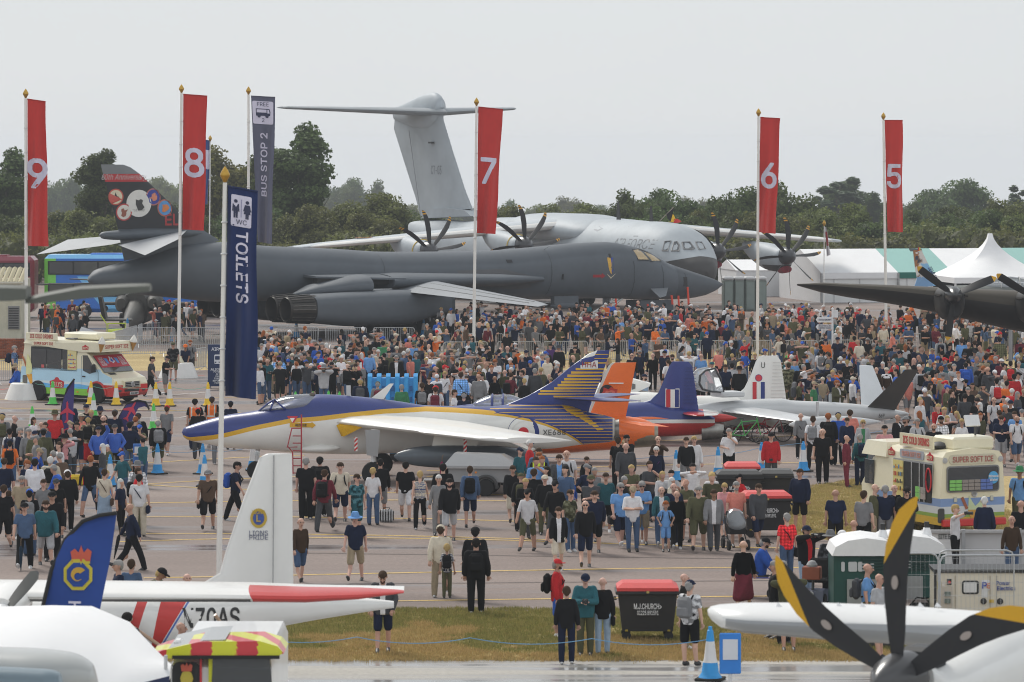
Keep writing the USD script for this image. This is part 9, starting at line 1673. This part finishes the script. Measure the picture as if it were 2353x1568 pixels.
PEOPLE = '''880 1312 0 m d dJw ns b|1012 1207 175 m w cl ht Cc|1027 1250 180 c s nt= vt y Bk|1092 1212 180 m W kl ks Ck Sk|1094 1238 180 m s kj kt k Bk|817 1180 -8 m w nt hs Hs|690 1190 20 f w gv js Lb|1280 1285 85 m s rj bs Cr Bk|1345 1318 0 m p tj vt Cn K|1302 1348 180 f s kj nt b|1385 1327 185 f s kj it Lb Sk|1345 1150 0 m w kl ns x|1283 1165 8 f w kJw cs b|1470 1140 0 c w sl ss y|1530 1152 0 c h st ss r Bb
1425 1110 15 m w st ns g Sk|1555 1128 0 f w kl kt Lb|1605 1117 -5 m w vl vs g|1640 1125 0 m w gJw dt b|1663 1110 10 f q pj js y|1692 1107 5 m s ft hs g|1742 1112 20 m w dj ns b|1838 1078 -25 m s nj ks b|1708 1243 172 f w kl mk Ly|1572 1318 80 f s st ht Lk|1585 1333 150 m s wt* ks Cn Bg|1780 1290 -80 m s kl ks g|1812 1310 0 m c vj hs k|1993 1295 80 m s st vs x Bd|2020 1318 55 m s lt gs x K
272 1288 -70 m s nt nt g|302 1286 170 m s jt nt b|355 1305 75 m d vJw nt Ck|430 1318 20 f s gt jt Lb|283 1413 170 m b nt nt k|415 1430 80 f s wt jt Lb|550 1436 10 m s nt nt g|638 1448 85 f s kv rt Lr|303 1157 -75 m w nl kt x Sk|57 1155 0 m w jt kt Ck|105 1150 12 m W tj ls b|8 1115 175 m w kt ks b|130 1100 -5 m w kt hs Cd K|240 1078 180 f s ct ik b Sz|320 1090 178 m s wt ct k Sn|316 1062 180 m s ll# ht Hg Bg|478 1080 0 m w zt ks Cg Sk|541 1062 80 m w nt kt k Bb
703 1052 180 m s kt kt g|735 1050 180 m s kj kt Ck Bk|745 1080 165 m w ml dt b Bk|782 1063 0 m w ct ns b Bk|820 1090 40 m s tt* ts b|857 1075 170 f s wt jt y|874 1055 180 m w kl gs k|932 1062 180 m W kt ws k|965 1083 178 f w cv= kt y Sl|1018 1066 175 m s kj gs k|1033 1100 0 m w kj ls k|1080 1072 180 m w jj ns b Bk|1008 1092 0 f s gl gt w|1178 1070 5 m w kj cs b Nr|1226 1078 165 m w kl gs b|1197 1088 180 f w kj kt Cv Bv|1252 1092 0 f s kj vt Cc|1238 1040 0 m s kt kt r Yy|1238 1030 0 m s jj nt b|1285 1045 0 m w dJs ws b|1302 1035 0 m s wt nt x Bv|1348 1050 0 c w kJs ws b
1310 1095 0 c w bl bs y|1310 1126 30 f s vt* jt b|1358 1092 0 m f dt ds Cv|1392 1087 0 m w tt ks b|1366 1128 0 m w nl ks b|1475 1106 0 m p st hs g K|1520 1118 0 f w tJw jt Lg|1548 1110 0 m w nl nt x|1440 1000 -35 m a kj ks k I|1438 1018 0 m w dj dt x|1508 1027 0 f w nj ct w Su|1512 1002 5 f a kt kt Lb|1577 1005 -5 m w kl gs b|1595 1003 5 f s wJw wt y|1420 1004 180 m s kt kt Ck Bk|1675 985 0 m a wt ks g I|1772 995 0 m s rj dt Ck K|1890 985 0 m s kt kt x
1945 1000 70 f s mj mt Lg|1976 998 -160 f s tl nt g Bn|2033 978 0 m s pt gt k|1840 950 175 f w gJw kt Lb Sk|1868 957 170 m w wt kt b Bg|1903 950 180 m s kl kt r Bk|1926 948 178 m s bj kt Cn|1953 942 180 m s ft hs b|1946 960 5 m w nj wt b|1983 965 0 f s lJe kt y|2062 953 60 m s kJw kt x|2082 957 -60 m s kt kt Cg|2108 962 20 m s lt gt g Bg|2070 1000 30 f d kl kt y|2146 973 -10 m s kj gt x|2162 957 10 m s lt# ht Ck|2210 963 5 f s wt kt y|2125 890 0 m a wt js g I|2148 868 10 f w bj ns Ly|2175 898 -5 c w kl kt y|2224 890 0 m w kl dt g|2245 915 5 m p kt gs k P|2283 913 10 m w wt ns x Bn|2300 955 0 m p nt ls b P|2336 955 8 m w wt js x Bb|2322 920 0 m s kj kt Cn
1920 1125 180 m s nt kt x|1985 1128 150 m s gt kt b|2010 1112 60 m s vt ht x|2034 1116 180 m s nt gt g|2055 1114 20 f s kl kt Lk|2083 1120 0 m p kj kt k|1962 1195 180 f s rt kt Ly|2195 1160 60 f c wt kt y|2262 1142 175 f s nj nt w|2325 1185 0 f s rt jt Lb|2346 1150 180 m s kt kt x|2343 1075 -10 m s st vt He Bn|1808 1180 -160 m s rt# jt g Sk|1853 1208 30 m c kJr it Cn|1908 1222 10 m s dl* kt Hg|1935 1219 10 m s rl kt Cw|1965 1224 5 c s rl kt Cn|1800 1290 20 m s kl kt g
5 950 180 m s gt gt Cn Bv|33 955 85 f s ct jt Lk|45 983 80 m s nl ks g|80 990 0 m s vl vt Cn|100 985 180 m s vl vt Cd|95 970 170 f s kv kt Lk|126 945 180 m s rt kt Hv|186 950 60 m s ft gt Cc|203 957 180 m s hl* rk Cn Bk|198 930 20 m s kl kt Cn|230 937 0 m s kj kt Hn|238 955 0 m s nt kt Lk|264 942 180 m s nt ht Cd|226 981 5 m u bt ks Cn Nb|264 975 0 m h nt ks Cd Nb|298 970 180 m h nl js k|317 950 178 m w kJs ks Cn|363 965 190 m w kj vs Cc Bg|383 932 170 m W gt ns Cr|147 1000 120 f c pl ks Hk Bk|57 1058 70 f p nJs nt r|80 1055 180 m s wt dt k|116 1050 180 m s cj dt w Bk|155 1080 195 m s kj kt Cw|100 1102 0 f s gt gt b|50 1094 0 m s ht gt g|68 1124 180 m s kt jt Cb Bg|20 1128 180 c s kt ks b|23 1010 180 m s ot js Cn Bk|66 985 30 m s gl dt g
448 917 180 m s kt nt k Yo|487 912 180 m s kt nt Cn Yo|455 938 185 m s kj dt Cr|530 922 180 m s nl nt Cn|500 948 180 m s kt gt b|347 820 80 m w dt kt b|380 818 75 m p kt gs Ck P|398 787 0 m s kt* vs Cv|437 782 0 m s gt ds r Bk|33 795 85 m s jt# kt g Bn|120 1130 0 m s kl kt Ck|160 920 180 m s nl kt Cn|22 985 180 f s wt kt k Bn
601 790 0 m s wt kt g|617 778 10 m s wl kt Ck Sk|613 825 25 m p tj jt x K|641 830 0 f p wt vt Cr P|641 818 175 m s st# kt Cu|684 825 190 m s wt gs b|715 836 180 f w nj ns Cw Bg|744 840 5 m c lj jt Hg|762 832 0 m c kt kt Ck|798 836 60 m a kj js x I|817 836 0 m a kl kt b I|771 798 10 f s wl kt b|723 782 5 m s nt js g|693 796 180 m s dj kt Cd|673 800 175 m s dj ht g Bk|650 783 0 m p kl kt Ck|805 794 0 m s kj kt b|823 787 180 m s kj kt k|860 799 0 m s lt kt g Bk|893 798 -20 f s gj kt Ly|911 817 0 m s kJw dt g|950 786 0 m h st hs Cv Sk|711 776 0 f s ft jt y|740 788 -15 m s kt kt g|828 871 180 m s nj kt Cg Bd|868 877 180 m s gj kt Cv Bm|923 884 180 m s ej kt g|970 880 180 m s kt kt b Bg|986 867 0 f s kt kt b|1001 887 175 m s wt kt Cr Bm|662 786 20 f w wt ht Lb|780 781 175 m w tt kt k|845 778 0 f s kt= jt Lk|880 784 180 m s ej kt k
1022 854 0 f s wt jt y Sk|1059 856 180 m s sl# kt b Sk|1100 860 180 m s gj gt x|1137 864 180 f s kl kt Lb|1101 841 0 m p vJw jt w|1139 826 -20 m p wt kt r|1066 838 180 m s kt kt Cn|1198 856 180 c s tl gt y|1229 847 180 m s dl dt g|1246 813 0 m s cJb jt g|1209 805 0 m a nj kt Cn|1186 799 0 f s oj kt g|1236 801 0 m s ft* gt g|1150 799 0 f s nj uk Lg|1079 800 30 m c ll vs Ck|1117 793 0 m p kl kt k|1284 795 200 m s kj vt Hd|1031 794 150 f c hl nt g Br|1321 788 0 m s kt kt Ck|1044 896 80 m s wt kt b|1014 903 180 c s nl kt r|1066 902 180 m s nt kt Ck|1166 795 10 m s tt gt x|1265 790 0 f s ul kt k|1205 870 180 f s kl kt y|1160 850 190 f s vl jt Lk
1582 779 85 m s wl gt Hv|1680 784 70 f s wl wt w Sk|1711 782 15 f u rt nt y|1820 779 -20 m s dt ks g|1897 779 10 m s oj kt Cn|1925 775 -10 m w nt kt Cn Br|1963 773 180 m s rj nt k|1994 777 0 m s kj hs g|2023 781 -15 m w tt hs Cv|2055 793 20 m s jt gs Cd|2089 780 -60 m s kt kt b Bk|2161 777 180 m w lj kt g Bk|2210 779 180 m s st gt b|2240 783 178 m s vt* ht b Bk|2297 776 180 m s vl# ht k|2345 777 175 m s ml kt g|1611 813 180 m s st gt x|1636 832 0 m s pt kt Ct|1667 838 10 m s nt kt b|1682 834 180 m s ll kt Ck|1699 844 175 m s kj kt Hk|1735 812 0 f s kl kt y|1812 833 178 m s v'''.replace('\n','|') + '''l* vt Cv|1841 837 180 m s kj es Cv Bk|1848 818 0 m s kt gt Ck|1887 803 178 m s wt jt k Bg|1917 847 178 m s oj kt g|1957 847 180 m s kj ht b Bk|1922 874 60 m a vJw jt r I|1870 877 70 m s et jt Ch|1859 890 0 c s vt kt Ck|2004 822 -10 m s kt kt b|2037 845 178 f s wl wt Cc|2014 844 175 f s kv kt Lb|2055 840 0 f s nt kt Lk|2115 844 185 m s lj kt x Bk|2137 827 180 m s tt ht g Bt|2163 842 178 m s gj dt r|2181 836 180 m s tt gs Cv Bt|2219 834 180 m s bj ks k Bb|2253 838 160 m p kj ht Hh K|2301 825 20 m s mt gs Cw|2265 816 180 m s vt vt k Bh|2239 804 0 m p wt= kt Cd|2217 811 5 m s nj nt Cd|1792 845 180 m s vl* vt Cn|1902 835 180 m s nj kt Ck Bk|1947 826 170 m s kt kt Cv|2085 835 0 f s sl kt Lb|2330 860 180 m s rj kt k|2290 870 185 m s wl kt k Br|2322 830 175 m s vt jt k Br|1470 805 0 m h nt kt g By|1500 812 0 f s kl kt Lk|1527 806 5 m s nt ks Ck|1452 812 -5 m s kt jt Lk|1545 815 0 m s kt kt b|1480 860 60 m s it gt Cn|1610 846 180 m s gt kt Cv'''
for e in PEOPLE.split('|'):
 q = e.split()
 person(float(q[0]),float(q[1]),float(q[2]),q[3],q[4],q[5],q[6],q[7],q[8] if len(q) > 8 else '.')
# seated people
sd = lambda x,gy: G(x,gy)
person(428,805,0,'m','i','nt','vs','Co',ground=G(428,866) + [0,-.35,.12],lab='on the 8 flag drum'); person(36,860,-70,'m','i','bj','ht','Hh','Bd',ground=G(42,916) + [0,0,.05],lab='on the 9 flag drum')
person(1745,1275,80,'m','i','bj','dt','Ck',ground=G(1745,1372) + [0,0,.05],lab='in the wheeled chair')
# the rest of the crowd: past the three hundred that show largest
rc = np.random.default_rng(11); bits,lowp = [],{}
def low(bk,pk,bt,hat):
 key = bk,pk,bt,hat
 if key in lowp: return lowp[key]
 B,J = BUILD[bk],joints(bk,pk); Rl,Rh = J['Rl'],J['Rh']; b5 = lambda p,r: ball(p,r,7); out = []
 H_ = lambda l,tag: out.append((conv(m3.Manifold.batch_hull(l),(0,0,0)),tag))
 H_([b5(V3(q * .06,0,-.06),B['wa'] * .85) for q in (1,-1)] + [b5(J['che'] + Rl @ V3(q * .08,0,.03),B['ch'] * .95) for q in (1,-1)] + [b5(J['sho' + n],.06) for n in 'lr'] + [b5(J['nek'] - Rl @ V3(0,0,.05),.055)],'t'); H_([b5(J['hed'] + Rh @ V3(0,.01,.03),.092),b5(J['hed'] + Rh @ V3(0,-.03,-.06),.052)],'s'); H_([b5(J['nek'] - V3(0,0,.05),.05),b5(J['hed'],.05)],'s')
 H_([b5(J['hed'] + Rh @ V3(0,.025,.05),.1)] + ([b5(J['hed'] + Rh @ V3(0,.07,-.2),.06)] if hat == 'L' else [b5(J['hed'] + Rh @ V3(0,-.13,.045),.03)] if hat == 'C' else [b5(J['hed'] + Rh @ V3(0,.06,0),.06)]),'h')
 for n in 'lr':
  sh,el,wr,hp_,kn,an = (J[q + n] for q in ('sho','elb','wri','hip','kne','ank')); H_([b5(sh,.062),b5(el,.052)],'t'); H_([b5(el,.045),b5(wr,.036)],'a'); H_([b5(wr,.04),b5(wr + (wr - el) * .35,.03)],'s'); H_([b5(hp_,.1),b5(kn,.075)],'b'); H_([b5(kn,.07),b5(an,.05)],'b' if bt == 'T' else 's'); H_([b5(an,.05),b5(an + V3(0,-.13,-.04),.04)],'f')
 lowp[key] = out; return out
tops = 'kkkkkknnnnndddgglwwwwbstrmvvvzhcjj' + 'opfe' * (0 > 1) + 'of'; grid = np.array(placed)
def zone(n,x0,x1,h0,h1,near=.42,face=None,yes=None):
 global grid
 k = 0; tries = 0
 while k < n and tries < n * 12:
  tries += 1; x,hy = rc.uniform(x0,x1),rc.uniform(h0,h1); Y = FX * (HC - 1.72) / (hy - HY); gx_ = (x - CX) * Y / FX
  if len(grid) and (np.hypot(grid[:,0] - gx_,(grid[:,1] - Y) * .7) < near).any() or (yes and not yes(x,hy)): continue
  grid = np.vstack([grid,[gx_,Y]]); k += 1; bk = 'f' if rc.random() < .36 else 'm' if rc.random() < .94 else 'c'; pk = 'sssspppfchabwwdu'[int(rc.integers(15))]; bt = 'T' if rc.random() < .55 else 'S'; hat = 'C' if rc.random() < .3 else 'L' if bk == 'f' else 'n'
  fc = rc.uniform(-180,180) if face is None else rc.normal(face,50); hcol = COL['kknwrgchb'[int(rc.integers(9))]][1] if hat == 'C' else HAIR['bbkkgwyr'[int(rc.integers(8))]][1]; tc = A(COL[tops[int(rc.integers(len(tops)))]][1]) * rc.uniform(.8,1.2); sk = A(SKIN[int(rc.integers(5))]); sl = tc if rc.random() < .45 else sk; cl = dict(t=tc,s=sk,h=A(hcol) if rc.random() > .06 else sk,a=sl,b=A(COL['kkkndgvhjj'[int(rc.integers(10))]][1]),f=A((.05,) * 3))
  kz = (BUILD[bk]['H'] * rc.uniform(.95,1.05)) / 1.78; J = joints(bk,pk); Rz = R('z',fc)
  for m,tg in low(bk,pk,bt,hat): bits.append(Mesh(((m.v + [0,0,J['z']]) * [kz * 1.05,kz * 1.05,kz]) @ Rz.T + [gx_,Y,0],m.f,np.clip(cl[tg],0,.8)))
  if rc.random() < .22: bits.append(box(.3,.18,.42,(0,.22,.95 * kz),COL['kkkkndg'[int(rc.integers(7))]][1],.05).xf(Rz).move((gx_,Y,0)))
zone(440,985,2360,692,752,.40,20); zone(40,1000,2360,752,790,.8); zone(70,590,990,752,800,.5); zone(70,590,1010,796,838,.6,None,lambda x,h: not (835 < x < 970 and h > 820)); zone(48,95,470,690,722,.5,None,lambda x,h: not (200 < x < 350)); zone(60,985,1330,786,862,.6); zone(110,1780,2370,786,866,.55); zone(36,2100,2370,866,950,.7); zone(24,1180,1700,1010,1120,.75,0,lambda x,h: h > 1060 or x < 1250); zone(26,0,330,930,1090,.55); zone(22,1330,1780,790,835,.6)
mass = Mesh(); off = np.cumsum([0] + [len(b_.v) for b_ in bits]); mass.v = np.vstack([b_.v for b_ in bits]); mass.f = np.vstack([b_.f + o_ for b_,o_ in zip(bits,off)]); mass.c = np.vstack([b_.c for b_ in bits])
put(None,'crowd',mass,M_cloth,60,'dense crowd of people behind the barriers and around the parked jets','crowd',None,'stuff')
# ================================================================ small things on the ground
def bike(label,px,py,fc,c):
 t = thing('bicycle',label,'bicycle',G(px,py),fc)
 for x in (-.52,.52):
  w = put(t,'wheel',tube([(x + .33 * math.cos(a),0,.34 + .33 * math.sin(a)) for a in np.linspace(0,6.29,25)],.02,6,(0.02,) * 3),M_rubber,50); put(w,'spokes',merge(*[tube([(x,0,.34),(x + .32 * math.cos(a),0,.34 + .32 * math.sin(a))],.004,3,(0.5,) * 3) for a in np.linspace(0,6.28,13)[:-1]]),M_metal,kind='stuff')
 put(t,'frame',merge(*[tube(p,.02,6,c) for p in (((-.52,0,.34),(-.05,0,.3),(.4,0,.82)),((-.52,0,.34),(-.18,0,.8),(.4,0,.85)),((-.05,0,.3),(-.2,0,.9)),((.38,0,.95),(.52,0,.34)))]),M_paint,50); put(t,'saddle',box(.24,.12,.05,(-.21,0,.9),(0.02,) * 3,.02),M_plastic); put(t,'handlebar',tube([(.3,-.25,.98),(.38,-.1,1.0),(.38,.1,1.0),(.3,.25,.98)],.018,6,(0.03,) * 3),M_plastic,50); put(t,'pedals',merge(tube([(-.05,-.1,.3),(-.05,.1,.3)],.02,5),box(.1,.06,.02,(.02,-.13,.24)),box(.1,.06,.02,(-.12,.13,.34))),M_metal)
bike('green bicycle parked under the white and red jet tail',1715,1021,5,(0.04,0.34,0.06)); bike('red bicycle leaning behind the green bicycle',1768,1016,12,(0.4,0.03,0.05))
def rolling(name,label,cat,px,py,fc,c,kind_):
 t = thing(name,label,cat,G(px,py),fc); r = .14 if kind_ != 'scooter' else .19
 for x in (-.26,.26):
  for y in (-.34,.34): tr_,hb_ = wheel(r,.07,hub=(0.2,) * 3); put(t,'wheel',merge(tr_,hb_).rot('z',90).move((x,y,r)),M_rubber,40)
 if kind_ == 'pram':
  put(t,'frame',merge(*[tube([(s * .24,-.34,.15),(s * .24,.1,.5),(s * .22,.45,1.0)],.018,6,(0.05,) * 3) for s in (-1,1)]),M_metal,50); put(t,'seat',hull([(x,y,z) for x in (-.22,.22) for y,z in ((-.3,.42),(-.3,.5),(.1,.4),(.22,.95),(.12,1.0))],c),M_cloth); put(t,'rain_cover',fuse([[-.3,.62,.05,.05,.05],[-.22,.68,.24,.2,.24],[.0,.78,.26,.3,.3],[.22,.8,.22,.28,.3]],14,(0.5,) * 3).rot('z',90),M_canopy,50)
 elif kind_ == 'chair':
  put(t,'frame',merge(*[tube([(s * .26,-.34,.14),(s * .26,-.3,.5),(s * .26,.3,.5),(s * .26,.34,.95)],.018,6,c) for s in (-1,1)],tube([(-.26,.34,.93),(.26,.34,.93)],.018,6,c)),M_paint,50); put(t,'seat',box(.5,.44,.05,(0,0,.48),(0.03,) * 3,.02),M_cloth); put(t,'backrest',box(.48,.05,.4,(0,.25,.5),(0.03,) * 3,.02),M_cloth)
 else:
  put(t,'body',hull([(x,y,z) for x in (-.26,.26) for y,z in ((-.55,.16),(-.5,.45),(-.3,.5),(.5,.16),(.5,.4),(0,.2))],c),M_paint,30); put(t,'seat',merge(box(.46,.42,.1,(0,.25,.58),(0.02,) * 3,.04),box(.44,.1,.5,(0,.46,.62),(0.02,) * 3,.04)),M_cloth,40); put(t,'tiller',tube([(0,-.42,.45),(0,-.25,.95)],.035,6,(0.05,) * 3),M_plastic); put(t,'basket',box(.42,.28,.3,(0,-.5,.72),(0.25,0.07,0.035),.02),M_plastic); put(t,'helmet',lathe([(.12,0),(.13,.06),(.08,.14),(.01,.16)],12,(0.3,) * 3).move((0,-.5,1.0)),M_plastic,40); put(t,'headlight',lathe([(.05,0),(.06,-.03),(.001,-.04)],12,(0.5,) * 3,'y').move((0,-.57,.4)),M_plastic)
rolling('pushchair','pushchair with a clear rain cover before the pink jacket','pushchair',1690,1262,10,(0.02,) * 3,'pram'); rolling('pushchair','black pushchair left of the right ice cream van','pushchair',2008,1112,150,(0.015,) * 3,'pram'); rolling('wheeled_chair','blue framed wheeled chair carrying a seated person','wheelchair',1745,1374,80,(0.04,0.04,0.25),'chair'); rolling('mobility_scooter','grey mobility scooter with a brown basket','mobility scooter',1875,1398,-15,(0.07,0.08,0.12),'scooter')
def bag_(label,px,py,m,c,strap=True):
 t = thing('bag',label,'bag',G(px,py)); put(t,'body',m,M_cloth,40)
 if strap: put(t,'handle',tube([(-.1,0,.3),(-.08,0,.42),(.08,0,.42),(.1,0,.3)],.012,5,(0.03,) * 3),M_plastic)
m = box(.42,.26,.36,(0,0,0),(0.03,) * 3,.06); v,f = trimesh.remesh.subdivide_to_size(m.v,m.f,.08); m = Mesh(v,f,(0.03,) * 3); paint(m,lambda v: np.sin(v[:,0] * 85),(0.5,) * 3); bag_('black and white striped bag on the ground by the grey shorts',888,1200,m,0)
m = box(.5,.3,.34,(0,0,0),(0.5,0.03,0.03),.06); paint(m,lambda v: .08 - np.abs(v[:,0]),(0.6,0.42,0.04)); bag_('red and yellow bag on the ground at the left',178,1116,m,0)
t = thing('suitcase','black wheeled suitcase beside the grey haired person in black','suitcase',G(713,1192)); put(t,'body',box(.42,.26,.52,(0,0,.06),(0.02,) * 3,.06),M_cloth,40); put(t,'handle',tube([(-.12,.1,.5),(-.2,.1,1.0),(-.1,.1,1.02)],.014,5,(0.4,) * 3),M_metal)
def sign_(label,px,py,c,w=.34,h=.62,leg=.75):
 t = thing('post_sign',label,'sign',G(px,py)); put(t,'board',box(w,.05,h,(0,0,leg),c,.02),M_plastic); put(t,'post',tube([(0,.03,0),(0,.03,leg + .1)],.04,8,(0.6,) * 3),M_plastic); put(t,'panel',box(w * .7,.012,h * .5,(0,-.03,leg + h * .35),(0.6,0.62,0.66)),M_plastic)
sign_('small blue and white post sign beside the drooping feather flag',318,1120,(0.04,0.14,0.42)); sign_('small bright blue post sign at the bottom by the nearest cone',1678,1590,(0.03,0.2,0.6),.42,.8,.35)
t = thing('solar_panel','tilted solar panel on a thin stand beyond the left ice cream van','solar panel',G(206,806)); put(t,'panel',box(1.1,.7,.05,(0,0,0),(0.35,0.36,0.38)).rot('x',25).rot('y',18).move((0,0,.9)),M_metal); put(t,'stand',tube([(0,0,0),(0,0,.95)],.04,6,(0.3,) * 3),M_metal)
t = thing('ground_power_cart','lime yellow cart with a rail below the bomber tail','cart',G(268,790)); put(t,'tank',lathe([(.02,-.5),(.3,-.45),(.34,.4),(.02,.5)],14,(0.5,0.6,0.04),'x').move((0,0,.5)),M_paint,40); put(t,'rail',merge(*[tube(p,.03,6,(0.5,0.6,0.04)) for p in (((-.5,-.3,.1),(-.5,-.3,1.1),(.5,-.3,1.1),(.5,-.3,.1)),((-.5,.3,.1),(-.5,.3,1.1),(.5,.3,1.1)),((-.9,0,1.6),(-.5,0,1.0)))]),M_paint,50)
for s in (-.4,.4): tr_,hb_ = wheel(.16,.1); put(t,'wheel',merge(tr_,hb_).move((s,-.3,.16)),M_rubber,40)
def umbrella(label,px,py,hz_,c,tilt): t = thing('umbrella',label,'umbrella',G(px,py) + [0,0,hz_],ry=tilt); put(t,'canopy',lathe([(.01,0),(.035,.25),(.05,.55),(.02,.62)],10,c),M_cloth,40); put(t,'handle',tube([(0,0,.6),(0,0,.78),(.04,0,.82)],.012,5,(0.1,0.06,0.03)),M_plastic)
umbrella('furled dark umbrella held by the walker at the left',48,1326,.15,(0.015,0.03,0.05),0); umbrella('furled black umbrella carried by the bald man in navy',262,1322,.4,(0.012,) * 3,12); umbrella('tall maroon umbrella case on a back behind the drop tank',1012,1190,1.0,(0.16,0.01,0.05),4); umbrella('furled black umbrella hanging by the maroon case',1000,1212,.1,(0.012,) * 3,6)
hb = trimesh.creation.box([4600,3100,89]); hb.apply_translation([0,1500,-24.5])
usdkit.mesh(stage,'/World/haze',hb,hz).GetPrim().SetCustomDataByKey('kind','stuff')
